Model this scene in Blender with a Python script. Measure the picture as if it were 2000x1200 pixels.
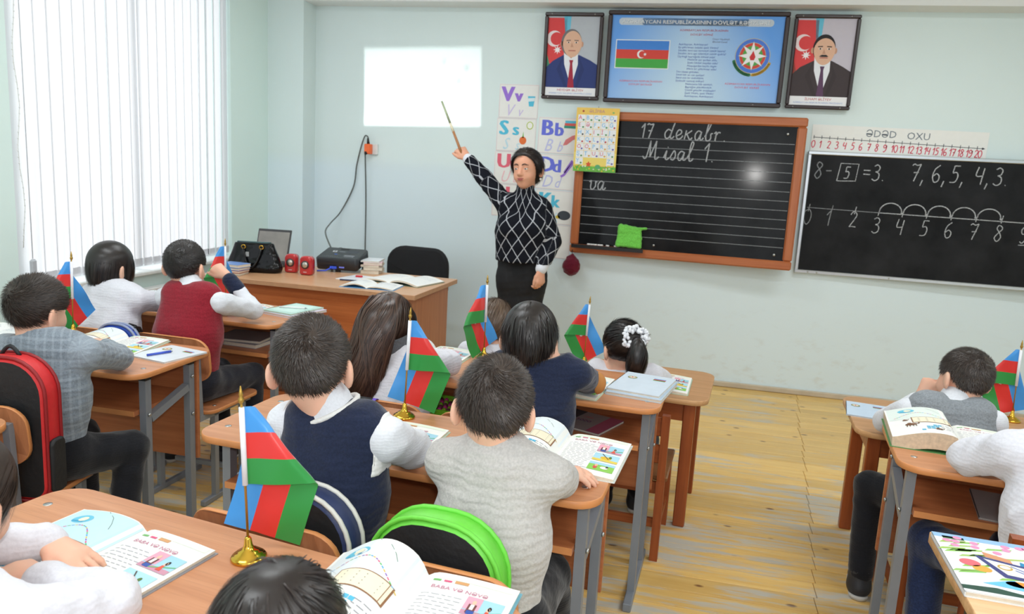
import bpy, math, random
import numpy as np
from math import sin, cos, pi, radians, sqrt, atan2, hypot
from mathutils import Matrix, Vector

# ------------------------------------------------------------------ clear
for _o in list(bpy.data.objects):
    bpy.data.objects.remove(_o)
SC = bpy.context.scene
COL = SC.collection

def lin(c):
    c = c / 255.0
    return c / 12.92 if c <= 0.04045 else ((c + 0.055) / 1.055) ** 2.4
def RGB(r, g, b):
    return (lin(r), lin(g), lin(b), 1.0)

# ------------------------------------------------------------------ camera
PITCH, ROLL, YAW, EYE = radians(10.1), radians(3.2), radians(12.4), 1.50
_fw = Vector((-sin(YAW) * cos(PITCH), cos(YAW) * cos(PITCH), -sin(PITCH)))
_r0 = Vector((cos(YAW), sin(YAW), 0))
_u0 = _r0.cross(_fw)
_rt = _r0 * cos(ROLL) + _u0 * sin(ROLL)
_up = _rt.cross(_fw)
cam_data = bpy.data.cameras.new('camera')
cam = bpy.data.objects.new('camera', cam_data)
COL.objects.link(cam)
_M = Matrix((( _rt.x, _up.x, -_fw.x, 0), (_rt.y, _up.y, -_fw.y, 0), (_rt.z, _up.z, -_fw.z, EYE), (0, 0, 0, 1)))
cam.matrix_world = _M
cam_data.sensor_width = 36.0
cam_data.lens = 27.0
cam_data.clip_start = 0.05
cam_data.dof.use_dof = True
cam_data.dof.focus_distance = 2.1
cam_data.dof.aperture_fstop = 7.0
SC.camera = cam

# ------------------------------------------------------------------ world, sun, flash, exposure
world = bpy.data.worlds.new('daylight')
SC.world = world
world.use_nodes = True
_bg = world.node_tree.nodes['Background']
_bg.inputs[0].default_value = (0.88, 0.95, 1.0, 1)
_bg.inputs[1].default_value = 1.55

sun_d = bpy.data.lights.new('sun', 'SUN')
sun_d.energy = 5.0
sun_d.angle = radians(12)
sun = bpy.data.objects.new('sun', sun_d)
COL.objects.link(sun)
sun.rotation_euler = Vector((0.93, -0.10, -0.36)).to_track_quat('-Z', 'Y').to_euler()

flash_d = bpy.data.lights.new('camera_flash', 'POINT')
flash_d.energy = 48.0
flash_d.shadow_soft_size = 0.035
flash_d.color = (1.0, 0.985, 0.96)
flash = bpy.data.objects.new('camera_flash', flash_d)
COL.objects.link(flash)
flash.location = (0.03, -0.06, 1.63)

SC.view_settings.view_transform = 'Standard'
SC.view_settings.look = 'None'
SC.view_settings.gamma = 1.0
SC.view_settings.use_curve_mapping = False
SC.view_settings.exposure = -0.22
SC.cycles.max_bounces = 6
SC.cycles.diffuse_bounces = 4
SC.cycles.transparent_max_bounces = 8
SC.cycles.use_denoising = True
SC.cycles.sample_clamp_indirect = 6.0

# ================================================================== materials
MATS = {}
def new_mat(name):
    m = bpy.data.materials.new(name)
    m.use_nodes = True
    return m, m.node_tree, m.node_tree.nodes['Principled BSDF']

def N(nt, kind, **kw):
    n = nt.nodes.new(kind)
    for k, v in kw.items():
        if isinstance(k, str) and k.startswith('i_'):
            n.inputs[k[2:].replace('_', ' ')].default_value = v
        else:
            setattr(n, k, v)
    return n

def mixc(nt, fac, a, b, blend='MIX'):
    n = nt.nodes.new('ShaderNodeMix')
    n.data_type = 'RGBA'
    n.blend_type = blend
    for sock, v in ((n.inputs[0], fac), (n.inputs[6], a), (n.inputs[7], b)):
        if hasattr(v, 'is_linked') or hasattr(v, 'links'):
            nt.links.new(v, sock)
        else:
            sock.default_value = v
    return n.outputs[2]

def ramp(nt, src, p0, p1):
    n = nt.nodes.new('ShaderNodeMapRange')
    nt.links.new(src, n.inputs[0])
    n.inputs[1].default_value = p0
    n.inputs[2].default_value = p1
    return n.outputs[0]

def coords(nt, mode='Object', scale=(1, 1, 1)):
    if mode == 'World':
        g = nt.nodes.new('ShaderNodeNewGeometry'); out = g.outputs['Position']
    else:
        t = nt.nodes.new('ShaderNodeTexCoord'); out = t.outputs[mode]
    mp = nt.nodes.new('ShaderNodeMapping')
    mp.inputs['Scale'].default_value = scale
    nt.links.new(out, mp.inputs[0])
    return mp.outputs[0]

def noise(nt, vec, scale=5.0, detail=3.0, rough=0.5):
    n = nt.nodes.new('ShaderNodeTexNoise')
    n.inputs['Scale'].default_value = scale
    n.inputs['Detail'].default_value = detail
    n.inputs['Roughness'].default_value = rough
    nt.links.new(vec, n.inputs['Vector'])
    return n.outputs[0]

def bump(nt, bs, height, strength=0.2, dist=0.002):
    b = nt.nodes.new('ShaderNodeBump')
    b.inputs['Strength'].default_value = strength
    b.inputs['Distance'].default_value = dist
    nt.links.new(height, b.inputs['Height'])
    nt.links.new(b.outputs[0], bs.inputs['Normal'])

def plain(name, col, rough=0.5, metal=0.0, var=0.08, scale=30.0, bmp=0.0, bscale=200.0, spec=0.5, mode='Object', coat=0.0, stretch=(1, 1, 1)):
    """a plain colour with a little procedural variation and optional fine relief"""
    if name in MATS: return MATS[name]
    m, nt, bs = new_mat(name)
    v = coords(nt, mode, stretch)
    f = noise(nt, v, scale, 3)
    dark = tuple(c * (1 - var * 2) for c in col[:3]) + (1,)
    lite = tuple(min(1, c * (1 + var)) for c in col[:3]) + (1,)
    c = mixc(nt, f, dark, lite)
    nt.links.new(c, bs.inputs['Base Color'])
    bs.inputs['Roughness'].default_value = rough
    bs.inputs['Metallic'].default_value = metal
    bs.inputs['Specular IOR Level'].default_value = spec
    if coat: bs.inputs['Coat Weight'].default_value = coat; bs.inputs['Coat Roughness'].default_value = 0.08
    if bmp: bump(nt, bs, noise(nt, v, bscale, 2), bmp, 0.003)
    MATS[name] = m
    return m

def laminate(name, a, b, axis='x', rough=0.32, spec=0.4):
    """wood-grain laminate: fine grain streaks along one axis of the piece"""
    if name in MATS: return MATS[name]
    m, nt, bs = new_mat(name)
    s = (2.0, 40.0, 40.0) if axis == 'x' else ((40.0, 40.0, 2.0) if axis == 'z' else (40.0, 2.0, 40.0))
    oi = nt.nodes.new('ShaderNodeObjectInfo')
    tc = nt.nodes.new('ShaderNodeTexCoord')
    add = N(nt, 'ShaderNodeVectorMath', operation='ADD')
    comb = nt.nodes.new('ShaderNodeCombineXYZ')
    mul = N(nt, 'ShaderNodeMath', operation='MULTIPLY'); mul.inputs[1].default_value = 7.0
    nt.links.new(oi.outputs['Random'], mul.inputs[0])
    for k in range(3): nt.links.new(mul.outputs[0], comb.inputs[k])
    nt.links.new(tc.outputs['Object'], add.inputs[0]); nt.links.new(comb.outputs[0], add.inputs[1])
    mp = nt.nodes.new('ShaderNodeMapping'); mp.inputs['Scale'].default_value = s
    nt.links.new(add.outputs[0], mp.inputs[0])
    f1 = noise(nt, mp.outputs[0], 1.0, 4, 0.6)
    f2 = noise(nt, mp.outputs[0], 4.0, 3, 0.6)
    c = mixc(nt, ramp(nt, f1, 0.30, 0.72), a, b)
    dk = tuple(x * 0.72 for x in a[:3]) + (1,)
    c = mixc(nt, ramp(nt, f2, 0.56, 0.80), c, dk)
    nt.links.new(c, bs.inputs['Base Color'])
    bs.inputs['Roughness'].default_value = rough
    bs.inputs['Specular IOR Level'].default_value = spec
    bump(nt, bs, f2, 0.05, 0.001)
    MATS[name] = m
    return m

def knit(name, col, freq=420.0, depth=0.6, rough=0.9, var=0.12, plaid=None):
    if name in MATS: return MATS[name]
    m, nt, bs = new_mat(name)
    v = coords(nt, 'Object')
    f = noise(nt, v, 190, 2)
    f2 = noise(nt, v, 9, 2)
    dark = tuple(c * (1 - var * 1.6) for c in col[:3]) + (1,)
    lite = tuple(min(1, c * (1 + var * 1.2)) for c in col[:3]) + (1,)
    c = mixc(nt, ramp(nt, f, 0.3, 0.7), dark, lite)
    if plaid is not None:
        uvn = nt.nodes.new('ShaderNodeUVMap'); uvn.uv_map = 'cloth'
        sep = nt.nodes.new('ShaderNodeSeparateXYZ'); nt.links.new(uvn.outputs[0], sep.inputs[0])
        for k, (per, wid, amt) in enumerate(((0.026, 0.30, 0.45), (0.030, 0.26, 0.5))):
            q = N(nt, 'ShaderNodeMath', operation='DIVIDE'); q.inputs[1].default_value = per
            nt.links.new(sep.outputs[k], q.inputs[0])
            fr = N(nt, 'ShaderNodeMath', operation='FRACT'); nt.links.new(q.outputs[0], fr.inputs[0])
            lt = N(nt, 'ShaderNodeMath', operation='LESS_THAN'); lt.inputs[1].default_value = wid
            nt.links.new(fr.outputs[0], lt.inputs[0])
            am = N(nt, 'ShaderNodeMath', operation='MULTIPLY'); am.inputs[1].default_value = amt * 0.7
            nt.links.new(lt.outputs[0], am.inputs[0])
            c = mixc(nt, am.outputs[0], c, plaid)
    nt.links.new(c, bs.inputs['Base Color'])
    bs.inputs['Roughness'].default_value = rough
    bs.inputs['Specular IOR Level'].default_value = 0.15
    bs.inputs['Sheen Weight'].default_value = 0.25
    w = nt.nodes.new('ShaderNodeTexWave'); w.wave_type = 'BANDS'; w.bands_direction = 'Z'
    w.inputs['Scale'].default_value = freq / 6.28 / 4; w.inputs['Distortion'].default_value = 6.0; w.inputs['Detail'].default_value = 2
    nt.links.new(v, w.inputs['Vector'])
    ad = N(nt, 'ShaderNodeMath', operation='ADD'); nt.links.new(w.outputs[1], ad.inputs[0]); nt.links.new(f, ad.inputs[1])
    bump(nt, bs, ad.outputs[0], depth, 0.0016)
    MATS[name] = m
    return m

def skin_mat(name, col):
    if name in MATS: return MATS[name]
    m, nt, bs = new_mat(name)
    v = coords(nt, 'Object')
    f = noise(nt, v, 22, 3)
    c = mixc(nt, ramp(nt, f, 0.3, 0.75), tuple(x * 0.93 for x in col[:3]) + (1,), (min(1, col[0] * 1.08), col[1] * 0.93, col[2] * 0.92, 1))
    nt.links.new(c, bs.inputs['Base Color'])
    bs.inputs['Roughness'].default_value = 0.55
    bs.inputs['Specular IOR Level'].default_value = 0.35
    bs.inputs['Subsurface Weight'].default_value = 0.12
    bs.inputs['Subsurface Radius'].default_value = (0.012, 0.005, 0.003)
    bs.inputs['Subsurface Scale'].default_value = 0.6
    bump(nt, bs, noise(nt, v, 240, 2), 0.05, 0.001)
    MATS[name] = m
    return m

def hair_mat(name, a, b, rough=0.36, spec=0.55):
    if name in MATS: return MATS[name]
    m, nt, bs = new_mat(name)
    g = nt.nodes.new('ShaderNodeNewGeometry')
    c = mixc(nt, g.outputs['Random Per Island'], a, b)
    nt.links.new(c, bs.inputs['Base Color'])
    bs.inputs['Roughness'].default_value = rough
    bs.inputs['Specular IOR Level'].default_value = spec
    bs.inputs['Anisotropic'].default_value = 0.5
    MATS[name] = m
    return m

def print_mat():
    if 'print' in MATS: return MATS['print']
    m, nt, bs = new_mat('print')
    a = nt.nodes.new('ShaderNodeAttribute'); a.attribute_name = 'Col'
    f = noise(nt, coords(nt, 'Object'), 40, 2)
    c = mixc(nt, 1.0, a.outputs['Color'], mixc(nt, f, (0.94, 0.94, 0.94, 1), (1, 1, 1, 1)), 'MULTIPLY')
    nt.links.new(c, bs.inputs['Base Color'])
    bs.inputs['Roughness'].default_value = 0.55
    bs.inputs['Specular IOR Level'].default_value = 0.3
    MATS['print'] = m
    return m

# ================================================================== mesh building
def tag(o, label=None, cat=None, group=None, kind=None):
    if label: o['label'] = label
    if cat: o['category'] = cat
    if group: o['group'] = group
    if kind: o['kind'] = kind
    return o

def empty(name, loc=(0, 0, 0), rz=0.0, label=None, cat=None, group=None):
    o = bpy.data.objects.new(name, None)
    o.empty_display_size = 0.05
    o.location = loc
    o.rotation_euler = (0, 0, rz)
    COL.objects.link(o)
    return tag(o, label, cat, group)

def link(name, me, parent=None, loc=None, rot=None):
    o = bpy.data.objects.new(name, me)
    COL.objects.link(o)
    if parent is not None: o.parent = parent
    if loc is not None: o.location = loc
    if rot is not None: o.rotation_euler = rot
    return o

def np_mesh(name, V, F, mats, smooth=True, mi=None, uv=None, col=None):
    """mesh from arrays; F is (n,4) or (n,3) or a list of such"""
    me = bpy.data.meshes.new(name)
    V = np.asarray(V, np.float32)
    Fs = F if isinstance(F, list) else [F]
    Fs = [np.asarray(f, np.int32) for f in Fs if len(f)]
    nl = sum(f.size for f in Fs); nf = sum(len(f) for f in Fs)
    me.vertices.add(len(V)); me.vertices.foreach_set('co', V.ravel())
    me.loops.add(nl); me.polygons.add(nf)
    li = np.concatenate([f.ravel() for f in Fs]) if Fs else np.zeros(0, np.int32)
    me.loops.foreach_set('vertex_index', li)
    tot = np.concatenate([np.full(len(f), f.shape[1], np.int32) for f in Fs])
    st = np.concatenate([[0], np.cumsum(tot)[:-1]]).astype(np.int32)
    me.polygons.foreach_set('loop_start', st); me.polygons.foreach_set('loop_total', tot)
    me.polygons.foreach_set('use_smooth', np.full(nf, smooth))
    for m in (mats if isinstance(mats, (list, tuple)) else [mats]): me.materials.append(m)
    if mi is not None: me.polygons.foreach_set('material_index', np.asarray(mi, np.int32))
    if uv is not None:
        l = me.uv_layers.new(name='cloth'); l.data.foreach_set('uv', np.asarray(uv, np.float32)[li].ravel())
    if col is not None:
        a = me.color_attributes.new('Col', 'FLOAT_COLOR', 'POINT'); a.data.foreach_set('color', np.asarray(col, np.float32).ravel())
    me.update(); me.validate()
    return me

class MB:
    """collects shapes of one part; build() links them as one mesh object"""
    def __init__(s): s.v = []; s.f = []; s.m = []; s.sm = []
    def add(s, vs, fs, mi=0, smooth=False):
        o = len(s.v); s.v += [tuple(p) for p in vs]
        for f in fs: s.f.append([o + i for i in f]); s.m.append(mi); s.sm.append(smooth)
        return s
    def box(s, c, d, mi=0, rz=0.0, R=None, bev=0.0):
        x, y, z = d[0] / 2, d[1] / 2, d[2] / 2
        if bev > 0:
            b = min(bev, x * .9, y * .9, z * .9)
            ring = lambda zz, ins: [(x - ins, -y + b, zz), (x - ins, y - b, zz), (x - b, y - ins, zz), (-x + b, y - ins, zz), (-x + ins, y - b, zz), (-x + ins, -y + b, zz), (-x + b, -y + ins, zz), (x - b, -y + ins, zz)]
            P = ring(-z, b) + ring(-z + b, 0) + ring(z - b, 0) + ring(z, b)
            F = [tuple(range(7, -1, -1)), tuple(range(24, 32))]
            for k in range(3):
                for i in range(8):
                    j = (i + 1) % 8
                    F.append((k * 8 + i, k * 8 + j, k * 8 + 8 + j, k * 8 + 8 + i))
        else:
            P = [(a * x, e * y, g * z) for g in (-1, 1) for a, e in ((-1, -1), (1, -1), (1, 1), (-1, 1))]
            F = [(3, 2, 1, 0), (4, 5, 6, 7), (0, 1, 5, 4), (1, 2, 6, 5), (2, 3, 7, 6), (3, 0, 4, 7)]
        if R is None: R = Matrix.Rotation(rz, 3, 'Z')
        return s.add([R @ Vector(p) + Vector(c) for p in P], F, mi)
    def bar(s, a, b, w, h=None, mi=0, up=(0, 0, 1)):
        """square bar from a to b"""
        a = Vector(a); b = Vector(b); d = (b - a); L = d.length; d.normalize()
        u = Vector(up)
        if abs(d.dot(u)) > .95: u = Vector((0, 1, 0))
        x = d.cross(u).normalized(); z = x.cross(d)
        R = Matrix((x, d, z)).transposed()
        return s.box((a + b) / 2, (w, L, h or w), mi, R=R)
    def tube(s, pts, r, n=8, mi=0, cap=True):
        pts = [Vector(p) for p in pts]; rs = r if isinstance(r, (list, tuple)) else [r] * len(pts)
        V = []; prev = None
        for i, p in enumerate(pts):
            d = (pts[min(i + 1, len(pts) - 1)] - pts[max(i - 1, 0)]).normalized()
            if prev is None:
                u = Vector((0, 0, 1)) if abs(d.z) < .9 else Vector((1, 0, 0))
                x = d.cross(u).normalized()
            else:
                x = (prev - d * prev.dot(d)).normalized()
            prev = x; y = d.cross(x)
            V += [p + (x * cos(2 * pi * k / n) + y * sin(2 * pi * k / n)) * rs[i] for k in range(n)]
        F = [(i * n + k, i * n + (k + 1) % n, (i + 1) * n + (k + 1) % n, (i + 1) * n + k) for i in range(len(pts) - 1) for k in range(n)]
        if cap: F += [tuple(range(n - 1, -1, -1)), tuple(range((len(pts) - 1) * n, len(pts) * n))]
        return s.add(V, F, mi, True)
    def lathe(s, prof, c=(0, 0, 0), n=24, mi=0, R=None):
        V = []
        for r, z in prof:
            for k in range(n):
                p = Vector((r * cos(2 * pi * k / n), r * sin(2 * pi * k / n), z))
                V.append((R @ p if R is not None else p) + Vector(c))
        F = [(i * n + k, i * n + (k + 1) % n, (i + 1) * n + (k + 1) % n, (i + 1) * n + k) for i in range(len(prof) - 1) for k in range(n)]
        F += [tuple(range(n - 1, -1, -1)), tuple(range((len(prof) - 1) * n, len(prof) * n))]
        return s.add(V, F, mi, True)
    def ball(s, c, r, mi=0, nu=16, nv=10, R=None):
        r = r if isinstance(r, (tuple, list)) else (r, r, r)
        V = []; F = []
        for i in range(nv + 1):
            t = pi * i / nv
            for k in range(nu):
                p = Vector((r[0] * sin(t) * cos(2 * pi * k / nu), r[1] * sin(t) * sin(2 * pi * k / nu), -r[2] * cos(t)))
                V.append((R @ p if R is not None else p) + Vector(c))
        for i in range(nv):
            for k in range(nu): F.append((i * nu + k, i * nu + (k + 1) % nu, (i + 1) * nu + (k + 1) % nu, (i + 1) * nu + k))
        return s.add(V, F, mi, True)
    def prism(s, outline, z0, z1, mi=0, mside=None, bev=0.0, T=None):
        """vertical prism over a 2D outline (ccw), optional bevelled rims, T maps points"""
        n = len(outline); cx = sum(p[0] for p in outline) / n; cy = sum(p[1] for p in outline) / n
        def inset(b):
            out = []
            for i, (x, y) in enumerate(outline):
                ax, ay = outline[i - 1]; bx, by = outline[(i + 1) % n]
                dx, dy = bx - ax, by - ay; L = hypot(dx, dy) or 1
                out.append((x - dy / L * b, y + dx / L * b))
            return out
        rows = [(outline, z0), (outline, z1)] if not bev else [(inset(bev), z0), (outline, z0 + bev), (outline, z1 - bev), (inset(bev), z1)]
        V = [(x, y, z) for o, z in rows for x, y in o]
        if T: V = [T(*p) for p in V]
        k = len(rows)
        s.add(V, [tuple(range(n - 1, -1, -1)), tuple(range((k - 1) * n, k * n))], mi)
        o = len(s.v) - len(V); ms = mi if mside is None else mside
        for r in range(k - 1):
            for i in range(n):
                j = (i + 1) % n
                s.f.append([o + r * n + i, o + r * n + j, o + (r + 1) * n + j, o + (r + 1) * n + i]); s.m.append(ms); s.sm.append(True if n > 12 else False)
        return s
    def grid(s, nu, nv, fn, mi=0, smooth=True, closed_u=False):
        V = [fn(i / nu, j / nv) for j in range(nv + 1) for i in range(nu + 1)]
        w = nu + 1
        return s.add(V, [(j * w + i, j * w + i + 1, (j + 1) * w + i + 1, (j + 1) * w + i) for j in range(nv) for i in range(nu)], mi, smooth)
    def mesh(s, name, mats):
        me = bpy.data.meshes.new(name)
        me.from_pydata(s.v, [], s.f)
        for m in (mats if isinstance(mats, (list, tuple)) else [mats]): me.materials.append(m)
        me.polygons.foreach_set('material_index', s.m)
        me.polygons.foreach_set('use_smooth', s.sm)
        me.update()
        return me
    def build(s, name, mats, parent=None, loc=None, rot=None):
        return link(name, s.mesh(name, mats), parent, loc, rot)

def rrect(w, h, r, n=5, cx=0.0, cy=0.0):
    """rounded rectangle outline, ccw; r may be a 4-tuple (br, tr, tl, bl)"""
    rr = r if isinstance(r, (tuple, list)) else (r,) * 4
    P = []
    for (sx, sy, a0), q in zip(((1, -1, -90), (1, 1, 0), (-1, 1, 90), (-1, -1, 180)), rr):
        for k in range(n + 1):
            a = radians(a0 + 90 * k / n)
            P.append((cx + sx * (w / 2 - q) + q * cos(a), cy + sy * (h / 2 - q) + q * sin(a)))
    return P

def copy_tree(o, parent=None):
    c = o.copy(); COL.objects.link(c); c.parent = parent
    for ch in [x for x in bpy.data.objects if x.parent == o]:
        copy_tree(ch, c)
    return c

# ================================================================== flat print (lettering, pictures)
_TXT = {}
def need_text(strings):
    """outline every lettering string once, as flat triangles"""
    tmp = []
    for t in strings:
        if t in _TXT: continue
        cu = bpy.data.curves.new('lettering', 'FONT'); cu.body = t; cu.size = 1.0; cu.resolution_u = 2
        o = bpy.data.objects.new('lettering', cu); COL.objects.link(o); tmp.append((t, o, cu))
    dg = bpy.context.evaluated_depsgraph_get()
    for t, o, cu in tmp:
        me = o.evaluated_get(dg).to_mesh()
        V = [(v.co.x, v.co.y) for v in me.vertices]
        F = [tuple(p.vertices) for p in me.polygons]
        _TXT[t] = (V, F)
    for t, o, cu in tmp:
        bpy.data.objects.remove(o); bpy.data.curves.remove(cu)

class Print:
    def __init__(s): s.items = []; s.z = 0
    def L(s, k): s.z = k; return s
    def poly(s, pts, col): s.items.append((list(pts), [tuple(range(len(pts)))], col, s.z)); return s
    def rect(s, x, y, w, h, col, n=1, m=1):
        V = [(x + w * i / n, y + h * j / m) for j in range(m + 1) for i in range(n + 1)]
        s.items.append((V, [(j * (n + 1) + i, j * (n + 1) + i + 1, (j + 1) * (n + 1) + i + 1, (j + 1) * (n + 1) + i) for j in range(m) for i in range(n)], col, s.z)); return s
    def oval(s, x, y, rx, ry, col, n=20, a0=0.0):
        return s.poly([(x + rx * cos(2 * pi * k / n + a0), y + ry * sin(2 * pi * k / n + a0)) for k in range(n)], col)
    def star(s, x, y, ro, ri, n, col, a0=pi / 2):
        c = []
        for k in range(2 * n):
            r = ro if k % 2 == 0 else ri; a = a0 + pi * k / n
            c.append((x + r * cos(a), y + r * sin(a)))
        s.items.append(([(x, y)] + c, [(0, 1 + k, 1 + (k + 1) % (2 * n)) for k in range(2 * n)], col, s.z)); return s
    def crescent(s, x, y, r, col, dx=None, r2=None, n=18):
        """ring minus a shifted disc: outer arc and inner arc joined"""
        dx = r * 0.28 if dx is None else dx; r2 = r * 0.80 if r2 is None else r2
        c = (r * r + dx * dx - r2 * r2) / (2 * dx); c = max(-r, min(r, c)); a = math.acos(c / r); b = math.acos(max(-1, min(1, (c - dx) / r2)))
        V = []; F = []
        for k in range(n + 1):
            t = a + (2 * pi - 2 * a) * k / n; u = b + (2 * pi - 2 * b) * k / n
            V += [(x + r * cos(t), y + r * sin(t)), (x + dx + r2 * cos(u), y + r2 * sin(u))]
        for k in range(n): F.append((2 * k, 2 * k + 2, 2 * k + 3, 2 * k + 1))
        s.items.append((V, F, col, s.z)); return s
    def line(s, pts, w, col):
        V = []; F = []
        for i, p in enumerate(pts):
            a = pts[max(i - 1, 0)]; b = pts[min(i + 1, len(pts) - 1)]
            dx, dy = b[0] - a[0], b[1] - a[1]; L = hypot(dx, dy) or 1
            V += [(p[0] - dy / L * w / 2, p[1] + dx / L * w / 2), (p[0] + dy / L * w / 2, p[1] - dx / L * w / 2)]
        for i in range(len(pts) - 1): F.append((2 * i, 2 * i + 1, 2 * i + 3, 2 * i + 2))
        s.items.append((V, F, col, s.z)); return s
    def text(s, t, x, y, size, col, align='l', sx=1.0, slant=0.0, rot=0.0):
        if t not in _TXT: need_text([t])
        V, F = _TXT[t]
        if not V: return s
        x1 = max(p[0] for p in V); x0 = min(p[0] for p in V)
        off = 0 if align == 'l' else (-(x0 + x1) / 2 if align == 'c' else -x1)
        cr, sr = cos(rot), sin(rot)
        Q = []
        for a, b in V:
            a = (a + off + slant * b) * sx * size; b = b * size
            Q.append((x + a * cr - b * sr, y + a * sr + b * cr))
        s.items.append((Q, F, col, s.z)); return s
    def fit(s, t, x, y, w, size, col, align='c'):
        if t not in _TXT: need_text([t])
        V, F = _TXT[t]
        ww = (max(p[0] for p in V) - min(p[0] for p in V)) * size
        return s.text(t, x, y, size, col, align, sx=w / ww)
    def mesh(s, name, fn, step=0.0004, base=0.0004, mats=None):
        V = []; col = []; by = {}
        for vs, fs, c, k in s.items:
            o = len(V)
            for p in vs: V.append(fn(p[0], p[1], base + step * k)); col.append(c)
            for f in fs: by.setdefault(len(f), []).append([o + i for i in f])
        return np_mesh(name, V, [np.array(x) for x in by.values()], mats or print_mat(), False, col=col)
    def build(s, name, parent, fn, step=0.0004, base=0.0004):
        return link(name, s.mesh(name, fn, step, base), parent)

# ================================================================== shared materials
M_TOP = laminate('desk_laminate', RGB(208, 148, 108), RGB(188, 126, 86), 'x')
M_TOPB = laminate('desk_laminate_pale', RGB(205, 160, 118), RGB(186, 140, 98), 'x')
M_LIGHT = laminate('beech_laminate', RGB(236, 196, 150), RGB(222, 178, 130), 'x', 0.4)
M_EDGE = plain('edge_band', RGB(216, 144, 88), 0.4, var=0.06)
M_EDGEL = laminate('plywood_edge', RGB(222, 176, 126), RGB(190, 140, 92), 'x', 0.5)
M_PANEL = laminate('panel_laminate', RGB(190, 118, 74), RGB(166, 96, 58), 'x', 0.4)
M_PANELV = laminate('panel_laminate_upright', RGB(196, 132, 88), RGB(174, 108, 66), 'z', 0.4)
M_CHAIR = laminate('chair_ply', RGB(206, 142, 100), RGB(178, 112, 74), 'z', 0.35)
M_SEAT = laminate('seat_ply', RGB(196, 130, 88), RGB(168, 102, 64), 'x', 0.35)
M_STEEL = plain('grey_painted_steel', RGB(138, 144, 152), 0.4, 0.15, var=0.08, scale=12)
M_CAP = plain('black_plastic', RGB(28, 28, 30), 0.45)
M_BOLT = plain('zinc_bolt', RGB(190, 192, 190), 0.3, 0.9)
M_VARN = laminate('varnished_pine', RGB(168, 88, 44), RGB(132, 62, 28), 'z', 0.35)
M_VARNX = laminate('varnished_pine_rail', RGB(172, 92, 46), RGB(134, 64, 30), 'x', 0.35)
M_PAPER = plain('white_paper', RGB(240, 240, 236), 0.7, var=0.02)
M_PAGES = plain('page_edges', RGB(226, 216, 198), 0.8, var=0.08, scale=120)
M_GOLD = plain('polished_gold', RGB(226, 180, 70), 0.16, 1.0, var=0.04)
M_BLACK = plain('black_cloth', RGB(24, 24, 27), 0.85, var=0.1, bmp=0.3, bscale=300)
M_WHITEPL = plain('white_plastic', RGB(232, 232, 230), 0.4)

WALL_Y, PIL_Y, WIN_X = 5.77, 5.57, -3.257

def wall_paint(name, col, low=None):
    m, nt, bs = new_mat(name)
    v = coords(nt, 'World')
    f = noise(nt, v, 1.3, 4, 0.6)
    c = mixc(nt, ramp(nt, f, 0.25, 0.8), tuple(x * 0.96 for x in col[:3]) + (1,), col)
    if low is not None:
        sp = nt.nodes.new('ShaderNodeSeparateXYZ'); nt.links.new(v, sp.inputs[0])
        st = ramp(nt, sp.outputs[2], 1.55, 1.44)
        c = mixc(nt, st, c, low)
        # scuffs low on the wall
        g = noise(nt, coords(nt, 'World', (1.0, 1.0, 2.0)), 7, 5, 0.65)
        lowz = ramp(nt, sp.outputs[2], 0.75, 0.05)
        mu = N(nt, 'ShaderNodeMath', operation='MULTIPLY'); nt.links.new(ramp(nt, g, 0.56, 0.74), mu.inputs[0]); nt.links.new(lowz, mu.inputs[1])
        m2 = N(nt, 'ShaderNodeMath', operation='MULTIPLY'); m2.inputs[1].default_value = 0.4; nt.links.new(mu.outputs[0], m2.inputs[0])
        c = mixc(nt, m2.outputs[0], c, RGB(196, 190, 176))
    nt.links.new(c, bs.inputs['Base Color'])
    bs.inputs['Roughness'].default_value = 0.55
    bs.inputs['Specular IOR Level'].default_value = 0.25
    bump(nt, bs, noise(nt, v, 60, 4), 0.08, 0.003)
    return m
W_FRONT = wall_paint('pale_mint_paint', RGB(225, 239, 238), RGB(222, 237, 243))
W_SIDE = wall_paint('mint_paint', RGB(228, 248, 243))
W_CEIL = wall_paint('white_ceiling_paint', RGB(236, 238, 236))

def struct(name, mb, mats, parent=None):
    o = mb.build(name, mats, parent)
    if parent is None: o['kind'] = 'structure'
    return o

# ---- the room
b = MB(); b.box((0.15, WALL_Y + 0.1, 1.5), (7.0, 0.2, 3.0)); struct('wall_front', b, W_FRONT)
b = MB(); b.box((3.65, 2.285, 1.5), (0.1, 7.37, 3.0)); struct('wall_right', b, W_FRONT)
b = MB(); b.box((-3.257 + 0.15, (PIL_Y + WALL_Y) / 2, 1.335), (0.30, WALL_Y - PIL_Y, 2.67)); struct('trim_1', b, W_FRONT)
b = MB(); b.box((0.15, (PIL_Y + WALL_Y) / 2, 2.835), (7.0, WALL_Y - PIL_Y, 0.33)); struct('trim_2', b, W_CEIL)
b = MB(); b.box((0.15, 2.2, 3.05), (7.3, 7.2, 0.1)); struct('ceiling', b, W_CEIL)
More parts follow.
